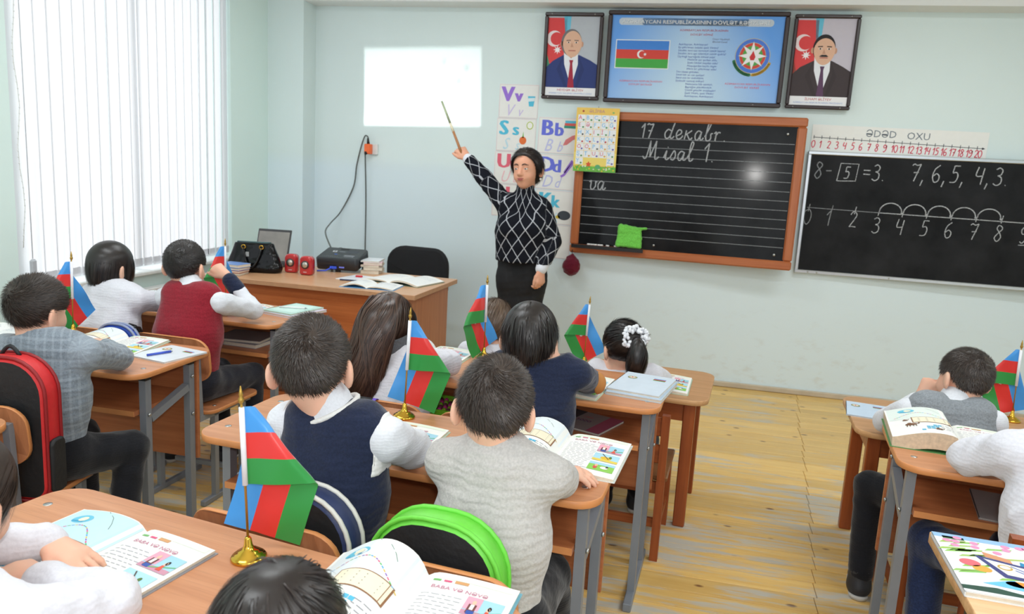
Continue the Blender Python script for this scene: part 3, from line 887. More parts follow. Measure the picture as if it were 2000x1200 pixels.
# ---------------------------------------------------------------- hands
def add_hand(S, wrist, d, n, size=1.0, right=True, curl=(0.25, 0.35), spread=0.10, thumb=0.6):
    """palm and five fingers; d points to the fingertips, n out of the back of the hand"""
    d = unit(d); n = unit(np.asarray(n, float) - d * (np.asarray(n, float) @ d))
    s = np.cross(d, n)                                # towards the little finger (right hand, palm down) or thumb
    if not right: s = -s
    # s points to the thumb side after this flip
    s = -s
    k = size
    root = wrist + d * 0.012 * k
    lens = (0.052, 0.058, 0.054, 0.042); offs = (0.026, 0.009, -0.008, -0.024); kn = (0.062, 0.066, 0.063, 0.056)
    for i in range(4):
        base = root + s * offs[i] * 0.55 * k; knu = root + d * kn[i] * k + s * offs[i] * k
        S.rc(base, knu, 0.0125 * k, 0.0105 * k, 0.010)
        dd = unit(d + s * spread * (1.2 - i * 0.8)); ax = np.cross(s, d)
        def bend(v, a):
            return unit(v * cos(a) - n * sin(a)) if True else v
        c1 = curl[0] + i * 0.05; c2 = c1 + curl[1]; c3 = c2 + curl[1] * 0.8
        p0 = knu; L = lens[i] * k
        p1 = p0 + bend(dd, c1) * L * 0.45; p2 = p1 + bend(dd, c2) * L * 0.32; p3 = p2 + bend(dd, c3) * L * 0.25
        S.rc(p0, p1, 0.0088 * k, 0.0080 * k, 0.004); S.rc(p1, p2, 0.0080 * k, 0.0072 * k, 0.003); S.rc(p2, p3, 0.0072 * k, 0.0062 * k, 0.003)
    S.rc(root, root + d * 0.05 * k, 0.017 * k, 0.014 * k, 0.015)
    t0 = root + s * 0.018 * k + d * 0.006 * k
    t1 = t0 + (s * 0.8 * thumb + d * 0.75 - n * 0.25) * 0.032 * k
    t2 = t1 + unit(s * 0.45 * thumb + d * 1.0 - n * 0.15) * 0.026 * k
    t3 = t2 + unit(s * 0.15 * thumb + d - n * 0.2) * 0.020 * k
    S.rc(t0, t1, 0.0125 * k, 0.0100 * k, 0.008); S.rc(t1, t2, 0.0098 * k, 0.0088 * k, 0.004); S.rc(t2, t3, 0.0088 * k, 0.0070 * k, 0.003)

# ---------------------------------------------------------------- heads
SK_C, SK_R = V3(0, -0.008, 0.020), V3(0.077, 0.096, 0.089)
def add_head(S, c, R, hs, adult=False, female=False):
    T = lambda *p: c + R @ (np.array(p) * hs)
    S.el(T(*SK_C), SK_R * hs, 0.01, R)
    S.el(T(0, 0.030, -0.045), V3(0.060, 0.058, 0.060) * hs, 0.03, R)
    S.el(T(0, 0.050, -0.086 if not adult else -0.094), V3(0.026, 0.022, 0.020) * hs, 0.03, R)
    for sx in (-1, 1):
        S.el(T(sx * 0.033, 0.056 - 0.006 * adult, -0.046), V3(0.026, 0.024, 0.026) * hs * (0.84 if adult else 1), 0.02, R)
        S.el(T(sx * 0.030, 0.094, 0.000), V3(0.019, 0.016, 0.012) * hs, 0.014, R, 's')
        RE = R @ np.array(Matrix.Rotation(sx * 0.45, 3, 'Z'))
        S.el(T(sx * 0.085, -0.015, -0.020), V3(0.0105, 0.0235, 0.034) * hs, 0.008, RE)
        S.el(T(sx * 0.096, -0.004, -0.016), V3(0.006, 0.012, 0.019) * hs, 0.005, RE, 's')
    for sx in (-1, 1): S.el(T(sx * 0.030, 0.0775, 0.0072), V3(0.0145, 0.0085, 0.0058) * hs, 0.004, R); S.el(T(sx * 0.030, 0.0765, -0.0092), V3(0.0135, 0.0075, 0.0042) * hs, 0.004, R)
    S.rc(T(0, 0.086, 0.004), T(0, 0.101, -0.030), 0.008 * hs, 0.0125 * hs, 0.014)
    for sx in (-1, 1): S.el(T(sx * 0.011, 0.092, -0.034), V3(0.008, 0.009, 0.007) * hs, 0.008, R)
    S.el(T(0, 0.082, -0.060), V3(0.022, 0.012, 0.011) * hs, 0.012, R)

def face_parts(root, base, c, R, hs, brow=RGB(30, 22, 18), lip=RGB(186, 112, 100)):
    T = lambda *p: Vector(c + R @ (np.array(p) * hs) - base)
    RM = Matrix(R.tolist())
    for sx in (-1, 1):
        e = MB(); e.ball(T(sx * 0.030, 0.0745, -0.001), (0.0125 * hs, 0.0105 * hs, 0.0078 * hs), 0, 12, 8, RM)
        e.ball(T(sx * 0.030, 0.0805, -0.001), (0.0055 * hs, 0.0052 * hs, 0.0058 * hs), 1, 10, 6, RM)
        e.build('eye', [plain('eye_white', RGB(226, 220, 214), 0.25), plain('iris_dark', RGB(40, 24, 18), 0.15)], root)
        e = MB(); e.tube([T(sx * (0.012 + 0.036 * t), 0.091 - 0.016 * t * t, 0.020 + 0.007 * sin(pi * min(1, t * 1.2)) ) for t in (0, .25, .5, .75, 1)], [0.0022 * hs, 0.0034 * hs, 0.0034 * hs, 0.0026 * hs, 0.0012 * hs], 6)
        e.build('eyebrow', plain('brow_%d' % int(brow[0] * 1000), brow, 0.7), root)
    e = MB(); e.tube([T(0.025 * t, 0.0945 - 0.014 * t * t, -0.0575 + 0.0015 * t * t) for t in (-1, -.6, -.2, 0, .2, .6, 1)], [0.0012 * hs, 0.0034 * hs, 0.0044 * hs, 0.0038 * hs, 0.0044 * hs, 0.0034 * hs, 0.0012 * hs], 8)
    e.tube([T(0.021 * t, 0.0935 - 0.012 * t * t, -0.0640) for t in (-1, -.5, 0, .5, 1)], [0.001 * hs, 0.0042 * hs, 0.0052 * hs, 0.0042 * hs, 0.001 * hs], 8)
    e.build('lips', plain('lips_%d' % int(lip[0] * 1000), lip, 0.4), root)

# ---------------------------------------------------------------- hair
HL_BOY = ([-0.12, -0.085, -0.060, -0.040, -0.018, 0.01, 0.035, 0.06, 0.075, 0.12], [-0.085, -0.085, -0.070, -0.028, 0.006, 0.002, 0.000, 0.030, 0.055, 0.060])
HL_WOM = ([-0.12, -0.085, -0.04, 0.0, 0.02, 0.045, 0.065, 0.12], [-0.075, -0.075, -0.065, -0.060, -0.02, 0.035, 0.068, 0.072])
HL_BOB = ([-0.12, -0.085, -0.04, 0.0, 0.03, 0.055, 0.075, 0.12], [-0.075, -0.075, -0.055, -0.045, -0.03, 0.02, 0.052, 0.060])
def hair_shape(c, R, hs, spec, seed=1):
    """scalp cap plus thousands of tapered strands, in world space"""
    rs = np.random.RandomState(seed)
    hl = {'boy': HL_BOY, 'bob': HL_BOB, 'woman': HL_WOM}[spec.get('line', 'boy')]
    th = spec.get('thick', 0.008)
    sc, sr = SK_C.copy(), SK_R.copy()
    nu, nv = 72, 48
    u = np.linspace(0, 2 * pi, nu, endpoint=False); v = np.linspace(0.0, pi, nv + 1)
    U, W = np.meshgrid(u, v)
    dirs = np.stack([np.sin(W) * np.cos(U), np.sin(W) * np.sin(U), np.cos(W)], -1).reshape(-1, 3)
    p = sc + dirs * sr
    ab = p[:, 2] - np.interp(p[:, 1], hl[0], hl[1])
    g = np.clip(ab / 0.014, 0, 1); g = g * g * (3 - 2 * g)
    lump = 1 + 0.012 * np.sin(dirs @ V3(9, 4, 3) * 2 + seed) * np.sin(dirs @ V3(-3, 8, 5) * 2)
    p = sc + dirs * (sr * (0.90 + 0.10 * g[:, None]) + th * (g * lump)[:, None])
    V = [p]; F = [np.array([(j * nu + i, j * nu + (i + 1) % nu, (j + 1) * nu + (i + 1) % nu, (j + 1) * nu + i) for j in range(nv) for i in range(nu)])[:, ::-1]]
    off = len(p)
    n = spec.get('n', 3500); seg = spec.get('seg', 2)
    P = rs.normal(size=(n * 3, 3)); P /= np.linalg.norm(P, axis=1)[:, None]
    Q = sc + P * sr
    ok = Q[:, 2] > np.interp(Q[:, 1], hl[0], hl[1]) + 0.004
    P = P[ok][:n]; n = len(P)
    er = sr + th * 0.75
    X = sc + P * er
    w = unit(V3(*spec.get('whorl', (0.15, -0.75, 0.65))))
    wp = sc + w * er
    L = spec.get('len', 0.016) * rs.uniform(0.65, 1.15, n)
    if 'lenfn' in spec: L = spec['lenfn'](P, rs)
    lift = spec.get('lift', 0.5); grav = spec.get('grav', 0.0); swirl = spec.get('swirl', 0.5); wid = spec.get('w', 0.0011)
    tie = spec.get('tie')
    down = R.T @ V3(0, 0, -1)
    pts = [X]; nrm = [unit_rows((X - sc) / er ** 2)]
    d = None
    for k in range(seg):
        nn = unit_rows((X - sc) / er ** 2)
        f = X - wp if tie is None else V3(*tie) - X
        f = f - nn * (f * nn).sum(1)[:, None]
        f = unit_rows(f)
        if swirl and tie is None: f = unit_rows(f + swirl * np.cross(nn, f))
        lf = lift * (1.0 - 0.5 * k / seg)
        dd = f + nn * lf * rs.uniform(0.6, 1.4, (n, 1)) + down * grav * (0.4 + 1.6 * (k + 1) / seg) + rs.normal(size=(n, 3)) * spec.get('mess', 0.15)
        if 'drift' in spec: dd = dd + (R.T @ V3(*spec['drift'])) * (k / seg)
        dd = unit_rows(dd)
        d = dd if d is None else unit_rows(0.45 * d + 0.55 * dd)
        X = X + d * (L / seg)[:, None]
        k0 = np.sqrt((((X - sc) / er) ** 2).sum(1)); ins = k0 < 1.004
        X[ins] = sc + (X[ins] - sc) * (1.004 / k0[ins])[:, None]
        if 'push' in spec: X = spec['push'](X)
        pts.append(X); nrm.append(nn)
    A, B = ribbons(pts, nrm, wid)
    V.append(A); F.append(B + off)
    V = np.concatenate(V); F = np.concatenate(F)
    return c + (V * hs) @ R.T, F

def unit_rows(a): return a / (np.linalg.norm(a, axis=1)[:, None] + 1e-12)
def ribbons(pts, nrm, wid):
    s = len(pts); n = len(pts[0]); out = []
    for k in range(s):
        t = pts[min(k + 1, s - 1)] - pts[max(k - 1, 0)]
        side = unit_rows(np.cross(t, nrm[k]))
        w = wid * (1.0 - 0.8 * (k / (s - 1)) ** 2)
        out += [pts[k] - side * w, pts[k] + side * w]
    V = np.stack(out, 1).reshape(-1, 3)
    b = (np.arange(n) * 2 * s)[:, None]
    F = np.concatenate([b + np.array([[2 * k, 2 * k + 1, 2 * k + 3, 2 * k + 2]]) for k in range(s - 1)])
    return V, F

def locks(starts, path, spread, n, wid, seed=3, seg=8, taper=0.5, flat=1.0):
    """a bundle of long strands that follows a path (ponytail, braid, loose tail)"""
    rs = np.random.RandomState(seed)
    path = np.array(path, float); m = len(path)
    tt = np.linspace(0, m - 1, seg + 1)
    base = np.stack([np.interp(tt, np.arange(m), path[:, i]) for i in range(3)], 1)
    sp = np.interp(tt, np.arange(m), np.array(spread, float))
    a = rs.uniform(0, 2 * pi, n); r = np.sqrt(rs.uniform(0, 1, n))
    end = rs.uniform(1 - taper * 0.5, 1.0, n)
    pts = []; nrm = []
    for k in range(seg + 1):
        i0 = max(0, k - 1); i1 = min(seg, k + 1)
        t = unit(base[i1] - base[i0]); x = unit(np.cross(t, V3(0.3, 1, 0.1))); y = np.cross(t, x)
        aa = a + 0.25 * np.sin(k * 0.9 + a * 3)
        o = (np.cos(aa)[:, None] * x + np.sin(aa)[:, None] * y)
        f = k * end
        c = np.stack([np.interp(f, np.arange(seg + 1), base[:, i]) for i in range(3)], 1)
        s = np.interp(f, np.arange(seg + 1), sp)
        ox = V3(1, 0, 0) * (np.cos(aa) * (flat - 1))[:, None]
        pts.append(c + (o + ox) * (r * s)[:, None]); nrm.append(unit_rows(o + V3(0.0, -0.6 * (flat > 1), 0)))
    return ribbons(pts, nrm, wid)

# ---------------------------------------------------------------- people
def arc_ring(c, n, r, k=16, a0=0.0, a1=2 * pi, u=None, ry=None):
    n = unit(n); x = unit(np.cross(n, V3(0, 0.02, 1)) if u is None else u); y = np.cross(n, x); ry = ry or r
    return [tuple(np.array(c) + x * r * cos(a0 + (a1 - a0) * i / k) + y * ry * sin(a0 + (a1 - a0) * i / k)) for i in range(k + 1)]

def obj_from(S, name, mat, root, base, h=0.006, folds=0.0, seed=0, fscale=1.0, uvf=None):
    V, F = S.mesh(h, folds, fscale, seed)
    uv = uvf(V) if uvf else None
    return link(name, np_mesh(name, V - base, F, mat, True, uv=uv), root)

def torso(S, pel, ch, sh, yaw, hw, k=0.05, fat=1.0, hipw=0.056):
    """two columns side by side give a trunk wider than deep"""
    rx = V3(cos(yaw), sin(yaw), 0)
    for sx in (-1, 1):
        S.rc(pel + rx * sx * hipw, ch + rx * sx * 0.052, 0.076 * fat, 0.086 * fat, k)
        S.rc(ch + rx * sx * 0.052, sh + rx * sx * (hw - 0.065), 0.085 * fat, 0.066 * fat, k)
    S.rc(ch, sh + V3(0, 0, -0.02), 0.085 * fat, 0.07 * fat, k)
    return rx

def child(P):
    """P: dict of joints in world space and of looks"""
    base = V3(P['pel'][0], P['pel'][1], 0)
    root = empty('person', tuple(base), 0, P['label'], 'person', P.get('group'))
    g = lambda k: np.array(P[k], float)
    hd, pel, sh = g('head'), g('pel'), g('sh') + V3(0, 0, P.get('up', 0.018))
    yaw = radians(P.get('yaw', 0)); hw = P.get('hw', 0.135); hs = P.get('hs', 0.92)
    R = rot3(*[radians(a) for a in P.get('hrot', (0, 0, 0))])
    rx = V3(cos(yaw), sin(yaw), 0); fx = V3(-sin(yaw), cos(yaw), 0)
    ch = g('ch') if 'ch' in P else pel * 0.45 + sh * 0.55 - fx * 0.012
    shL, shR = sh - rx * hw, sh + rx * hw
    eL, eR, wL, wR = g('eL'), g('eR'), g('wL'), g('wR')
    sz = P.get('seat', 0.43); hp = V3(pel[0], pel[1], sz + 0.075)      # hips rest on the seat
    kL, kR = np.array(P.get('kL', hp - rx * 0.085 + fx * 0.31 - V3(0, 0, 0.027))), np.array(P.get('kR', hp + rx * 0.085 + fx * 0.31 - V3(0, 0, 0.027)))
    aL, aR = (np.array(P.get('aL', V3(kL[0], kL[1], 0.09) + fx * 0.0)), np.array(P.get('aR', V3(kR[0], kR[1], 0.09) + fx * 0.0)))
    hL, hR = hp - rx * 0.065, hp + rx * 0.065
    fat = P.get('fat', 1.0)
    # body: one continuous skin from head to ankles
    S = Soft()
    add_head(S, hd, R, hs)
    nb = sh + V3(0, 0, 0.005)
    S.rc(nb, hd + R @ (V3(0, -0.022, -0.055) * hs), 0.041, 0.043, 0.03)
    torso(S, pel, ch, sh - V3(0, 0, 0.012), yaw, hw * 0.92, 0.04, 0.80 * fat)
    for a, e, w in ((shL, eL, wL), (shR, eR, wR)):
        S.rc(a - V3(0, 0, 0.015), e, 0.030, 0.026, 0.02); S.rc(e, w, 0.026, 0.0185, 0.015)
    for a, k_, n_ in ((hL, kL, aL), (hR, kR, aR)):
        S.rc(a, k_, 0.055, 0.040, 0.02); S.rc(k_, n_, 0.038, 0.028, 0.02)
    for side in 'LR':
        if P.get('hand' + side) is None: continue
        H = P['hand' + side]
        add_hand(S, g('w' + side), H[0], H[1], P.get('hsz', 0.92), side == 'R', *(H[2:] if len(H) > 2 else ()))
    skin = skin_mat('skin_' + P.get('skin', 'light'), {'light': RGB(234, 190, 164), 'tan': RGB(220, 170, 140)}[P.get('skin', 'light')])
    obj_from(S, 'body', skin, root, base, P.get('res', 0.0055))
    face_parts(root, base, hd, R, hs)
    # clothes
    top = P['top']; tm = P['topmat']; fold = P.get('fold', 0.004)
    sl_end = P.get('cuff', 0.86)
    sleeve = 1.0 * P.get('sleeve', 1.0)
    def arms(S2, k=0.03, ext=0.0):
        for a, e, w in ((shL, eL, wL), (shR, eR, wR)):
            S2.rc(a - V3(0, 0, 0.012), e, (0.050 + ext) * sleeve, (0.042 + ext) * sleeve, k)
            S2.rc(e, e + (w - e) * sl_end, (0.042 + ext) * sleeve, (0.031 + ext) * sleeve, 0.02)
    uvf = None
    if P.get('uv') == 1:
        def uvf(V):
            best = np.full(len(V), 1e9); uv = np.zeros((len(V), 2))
            for a, b, r in ((pel, sh + V3(0, 0, .1), 0.10), (shL, eL, 0.045), (shR, eR, 0.045), (eL, wL, 0.04), (eR, wR, 0.04)):
                ba = b - a; t = np.clip(((V - a) @ ba) / (ba @ ba), 0, 1); q = V - (a + t[:, None] * ba); dd = np.linalg.norm(q, axis=1) - r
                z = unit(ba); x = unit(np.cross(z, V3(0.2, 1, 0.3))); yv = np.cross(z, x)
                m = dd < best; best[m] = dd[m]
                if r > 0.08: uv[m, 0] = (V[m] @ rx) + 0.5 * (V[m] @ fx); uv[m, 1] = V[m, 2]
                else: uv[m, 0] = np.arctan2(q[m] @ x, q[m] @ yv) * (r + 0.0); uv[m, 1] = (t * np.linalg.norm(ba))[m]
            return uv
    T = Soft()
    if top == 'sweater':
        torso(T, pel + V3(0, 0, 0.0), ch, sh, yaw, hw, 0.05, fat)
        T.rc(sh + V3(0, 0, 0.000), sh + unit(hd - sh) * 0.070, 0.062, 0.052, 0.03)
        T.half((0, 0, pel[2] - 0.012), (0, 0, -1))
        T.half(hd + R @ V3(0, -0.02, P.get('coll', -0.085) * hs) - unit(hd - sh) * 0.004, unit(hd - sh) * 0.8 + V3(0, 0, .2))
        arms(T)
        obj_from(T, P.get('topname', 'sweater'), tm, root, base, 0.0065, fold, P.get('seed', 1), uvf=uvf)
    else:
        # vest over shirt
        torso(T, pel, ch, sh + V3(0, 0, 0.004), yaw, hw + 0.006, 0.05, fat * 1.04)
        T.rc(sh - rx * 0.07, sh + rx * 0.07, 0.050, 0.050, 0.03)
        T.half((0, 0, pel[2] + 0.01), (0, 0, -1))
        obj_from(T, 'vest', tm, root, base, 0.0065, fold * 0.8, P.get('seed', 1))
        T2 = Soft(); torso(T2, pel - V3(0, 0, 0.03), ch, sh - V3(0, 0, 0.006), yaw, hw - 0.02, 0.05, fat * 0.92); arms(T2, 0.02)
        T2.half((0, 0, pel[2] - 0.03), (0, 0, -1))
        T2.rc(sh + V3(0, 0, 0.010), sh + unit(hd - sh) * 0.060, 0.057, 0.055, 0.02)
        obj_from(T2, 'shirt', P['shirtmat'], root, base, 0.0065, fold * 1.2, P.get('seed', 1) + 7)
    if 'hemmat' in P:
        q = Soft(); torso(q, pel, ch, sh, yaw, hw, 0.05, fat); q.pr = [(a[0], a[1], a[2], a[3], a[4], a[5] + 0.003, a[6] + 0.003) for a in q.pr]
        q.half((0, 0, pel[2] - 0.020), (0, 0, -1)); q.half((0, 0, pel[2] + 0.030), (0, 0, 1)); obj_from(q, 'hem_band', P['hemmat'], root, base, 0.006)
    if 'cuffmat' in P:
        for e, w in ((eL, wL), (eR, wR)):
            C2 = Soft(); C2.rc(e + (w - e) * (sl_end - 0.16), e + (w - e) * (sl_end + 0.10), 0.038, 0.035, 0.004)
            obj_from(C2, 'cuff', P['cuffmat'], root, base, 0.006)
    if 'trim' in P:
        def vest_shell(grow):
            q = Soft(); torso(q, pel, ch, sh + V3(0, 0, 0.004), yaw, hw + 0.006, 0.05, fat * 1.04)
            q.rc(sh - rx * 0.07, sh + rx * 0.07, 0.050, 0.050, 0.03)
            q.pr = [(a[0], a[1], a[2], a[3], a[4], a[5] + grow, a[6] + grow) for a in q.pr]
            return q
        q = MB(); q.tube([Vector(np.array(p) - base) for p in arc_ring(sh + unit(hd - sh) * 0.042 + fx * 0.004, unit(hd - sh) - fx * 0.12, 0.067, 28)], 0.0065, 7); q.build('neck_trim', P['trim'], root)
        for sx in (-1, 1):
            q = vest_shell(0.004); q.half(sh + rx * sx * (hw + 0.007), rx * sx); q.half(sh + rx * sx * (hw - 0.006), -rx * sx); q.half(sh - V3(0, 0, 0.085), (0, 0, -1)); obj_from(q, 'armhole_trim', P['trim'], root, base, 0.005)
    if 'trims' in P:
        for nm, tmat, pts, rad in P['trims']:
            q = MB(); q.tube([Vector(np.array(p) - base) for p in pts], rad, 6); q.build(nm, tmat, root)
    L = Soft()
    for a, k_, n_ in ((hL, kL, aL), (hR, kR, aR)):
        L.rc(a, k_, 0.078, 0.056, 0.03); L.rc(k_, n_, 0.054, 0.044, 0.02)
    L.rc(hL + V3(0, 0, .03), hR + V3(0, 0, .03), 0.082, 0.082, 0.04)
    obj_from(L, 'trousers', P.get('legmat', M_JEANS), root, base, 0.0075, 0.004, P.get('seed', 1) + 3)
    for n_, k_ in ((aL, kL), (aR, kR)):
        f2 = unit(V3(*P.get('foot', fx)))
        E2 = Soft(); p0 = V3(n_[0], n_[1], 0.045)
        E2.el(p0 + f2 * 0.0, V3(0.036, 0.040, 0.042), 0.02); E2.rc(p0 - f2 * 0.015 - V3(0, 0, .008), p0 + f2 * 0.11 - V3(0, 0, .014), 0.034, 0.029, 0.02)
        E2.rc(p0, V3(n_[0], n_[1], 0.10), 0.038, 0.042, 0.02); E2.half((0, 0, 0.002), (0, 0, -1))
        so = obj_from(E2, 'shoe', P.get('shoemat', M_SHOE), root, base, 0.006)
        K = Soft(); K.rc(p0 - f2 * 0.02 - V3(0, 0, .025), p0 + f2 * 0.115 - V3(0, 0, .025), 0.036, 0.031, 0.01); K.half((0, 0, 0.0185), (0, 0, 1)); K.half((0, 0, 0.0005), (0, 0, -1))
        obj_from(K, 'sole', M_SOLE, so, base, 0.006)
    # hair
    hsps = P['hair']
    Vh, Fh = hair_shape(hd, R, hs, hsps, P.get('seed', 1) + 20)
    VV, FF = [Vh], [Fh]; off = len(Vh)
    for lk in P.get('locks', []):
        lk = dict(lk)
        if lk.pop('local', False): lk['path'] = [hd + R @ (np.array(q_) * hs) for q_ in lk['path']]
        A, B = locks(None, **lk); VV.append(A); FF.append(B + off); off += len(A)
    link('hair', np_mesh('hair', np.concatenate(VV) - base, np.concatenate(FF), P['hairmat'], True), root)
    return root, base, R

# ================================================================== the class
M_JEANS = knit('dark_denim', RGB(34, 36, 46), 900, 0.25, 0.85, 0.15)
M_BLUEJ = knit('blue_denim', RGB(34, 48, 84), 900, 0.25, 0.8, 0.2)
M_DARKT = knit('black_trousers', RGB(26, 27, 32), 900, 0.2, 0.85, 0.12)
M_SHOE = plain('dark_shoe', RGB(44, 46, 52), 0.5, var=0.15, bmp=0.2)
M_SOLE = plain('pale_sole', RGB(196, 194, 188), 0.7)
K_NAVY = knit('navy_knit', RGB(34, 42, 66), 420, 0.5)
K_GREYW = knit('pale_grey_knit', RGB(188, 185, 182), 420, 0.8, var=0.07)
K_CHECK = knit('grey_checked_knit', RGB(128, 138, 148), 420, 0.5, plaid=RGB(166, 176, 186))
K_RED = knit('dark_red_knit', RGB(142, 34, 48), 420, 0.4)
K_GREY = knit('mid_grey_knit', RGB(140, 146, 152), 420, 0.5)
K_WHITE = knit('white_jersey', RGB(222, 222, 230), 700, 0.25, var=0.03)
K_CREAM = knit('white_cotton_shirt', RGB(224, 227, 234), 1100, 0.15, var=0.03)
M_TRIMW = knit('white_rib', RGB(232, 232, 230), 700, 0.3, var=0.03)
H_DARK = hair_mat('dark_brown_hair', RGB(30, 24, 22), RGB(74, 61, 53), 0.42)
H_BLACK = hair_mat('black_hair', RGB(18, 15, 15), RGB(44, 36, 34), 0.36)
H_BROWN = hair_mat('brown_hair', RGB(40, 27, 22), RGB(86, 62, 50), 0.36)
H_LIGHT = hair_mat('light_brown_hair', RGB(84, 66, 54), RGB(124, 102, 84), 0.4)

BUZZ = dict(thick=0.007, n=9000, len=0.017, seg=2, lift=0.55, swirl=0.7, mess=0.18, w=0.0008)
def buzz(**k): d = dict(BUZZ); d.update(k); return d
DOWN = (0, 0, 1)
G = 'pupils at their desks'

# boy in navy vest (middle column)
child(dict(label='boy in navy knitted vest over white shirt, short dark hair, arms on desk', group=G,
    head=(-0.822, 1.60, 1.026), hrot=(14, 8, -4), hs=1.02, pel=(-0.775, 1.577, 0.52), sh=(-0.755, 1.600, 0.868), yaw=-4, hw=0.126, fat=0.97,
    eL=(-0.95, 1.80, 0.795), wL=(-0.82, 1.86, 0.795), eR=(-0.618, 1.745, 0.796), wR=(-0.668, 1.800, 0.784), handL=((0.9, 0.3, -0.1), DOWN), handR=((0.1, 1, -0.12), DOWN, (0.15, 0.2), 0.15),
    top='vest', topmat=K_NAVY, shirtmat=K_CREAM, hairmat=H_DARK, hair=buzz(whorl=(0.28, -0.72, 0.62), n=11000), seed=3,
    trim=M_TRIMW, sleeve=1.12))

# boy in pale grey sweater
child(dict(label='boy in pale grey sweater with short dark hair, arms folded on desk', group=G,
    head=(-0.372, 1.565, 0.993), hrot=(12, 12, 2), hs=0.93, pel=(-0.360, 1.508, 0.52), sh=(-0.352, 1.545, 0.840), yaw=-2, hw=0.118, fat=0.90,
    eL=(-0.495, 1.715, 0.788), wL=(-0.46, 1.86, 0.79), eR=(-0.236, 1.700, 0.792), wR=(-0.268, 1.784, 0.778), handL=((-0.4, 0.9, 0.0), DOWN), handR=((0.95, 0.25, -0.12), DOWN, (0.2, 0.25)),
    top='sweater', topmat=K_GREYW, fold=0.003, up=0.030, coll=-0.062, hairmat=H_DARK, hair=buzz(whorl=(0.05, -0.62, 0.72), n=10000, len=0.021, lift=0.5, thick=0.009), seed=5, cuff=0.9,
    aR=(-0.235, 2.02, 0.09), kR=(-0.265, 1.82, 0.478), legmat=M_DARKT))

# boy in navy sweater with elbow patches
b8, base8, _ = child(dict(label='boy in navy sweater with tan elbow patch, thick black hair', group=G,
    head=(-0.472, 2.44, 0.957), hrot=(8, 16, 2), hs=0.98, pel=(-0.455, 2.36, 0.52), sh=(-0.430, 2.43, 0.850), yaw=-4, hw=0.130,
    eL=(-0.62, 2.60, 0.785), wL=(-0.47, 2.68, 0.80), eR=(-0.278, 2.565, 0.800), wR=(-0.42, 2.69, 0.80), handL=((0.7, 0.6, 0), DOWN), handR=((-0.8, 0.5, 0), DOWN),
    top='sweater', topmat=K_NAVY, hairmat=H_BLACK, seed=8,
    hair=dict(thick=0.017, n=5200, seg=7, len=0.085, lift=0.12, grav=0.55, swirl=0.15, mess=0.22, w=0.0017, whorl=(0.05, -0.30, 0.92), line='bob')))
pt = Soft(); pt.el((-0.254, 2.560, 0.796), (0.036, 0.040, 0.040), 0.01); pt.half((-0.248, 2.56, 0.796), (-1, 0.25, -0.1))
obj_from(pt, 'elbow_patch', plain('tan_suede', RGB(190, 128, 66), 0.85, bmp=0.2), b8, base8, 0.005)

# girl with long brown hair and grey headband
g6, base6, R6 = child(dict(label='girl with long straight brown hair and grey knitted headband in white sweater', group=G,
    head=(-0.995, 2.50, 0.940), hrot=(12, 10, 2), hs=0.97, pel=(-0.955, 2.445, 0.50), sh=(-0.960, 2.47, 0.818), yaw=-4, hw=0.122,
    eL=(-1.14, 2.62, 0.79), wL=(-1.03, 2.67, 0.795), eR=(-0.800, 2.61, 0.795), wR=(-0.92, 2.67, 0.795), handL=((0.7, 0.6, 0), DOWN), handR=((-0.8, 0.5, 0), DOWN),
    top='sweater', topmat=K_WHITE, sleeve=1.12, fold=0.005, hairmat=H_BROWN, seed=11,
    hair=dict(thick=0.012, n=3400, seg=7, len=0.13, lift=0.02, grav=0.25, swirl=0, mess=0.05, w=0.0016, tie=(0.0, -0.105, -0.10), line='bob'),
    locks=[dict(path=[(-0.990, 2.455, 1.035), (-1.000, 2.405, 0.985), (-1.012, 2.377, 0.91), (-1.022, 2.365, 0.83), (-1.035, 2.362, 0.745), (-1.045, 2.365, 0.665)], spread=[0.030, 0.034, 0.034, 0.034, 0.034, 0.020], n=2200, wid=0.0017, seg=11, flat=2.1, taper=0.35),
        dict(path=[(-0.975, 2.465, 1.040), (-0.970, 2.412, 1.010), (-0.975, 2.388, 0.955), (-0.985, 2.380, 0.89), (-1.000, 2.380, 0.80), (-1.010, 2.375, 0.72)], spread=[0.024, 0.028, 0.030, 0.030, 0.028, 0.016], n=1500, wid=0.0017, seg=11, flat=2.0, taper=0.35, seed=9)]))
hb = MB(); RH = Matrix(R6.tolist())
def band(u, v):
    a = 2 * pi * u; tl = radians(32); w_ = (v - .5) * 0.062; rr_ = 1.0 + 0.03 * sin(pi * v)
    p = np.array([0.107 * cos(a) * rr_, -0.010 + 0.131 * sin(a) * cos(tl) * rr_ - w_ * sin(tl), -0.012 + 0.131 * sin(a) * sin(tl) * rr_ + w_ * cos(tl)])
    return Vector(V3(-0.995, 2.50, 0.940) - base6 + R6 @ (p * 0.97))
hb.grid(40, 6, band); hb.build('headband', knit('grey_headband', RGB(96, 98, 102), 300, 1.0), g6)

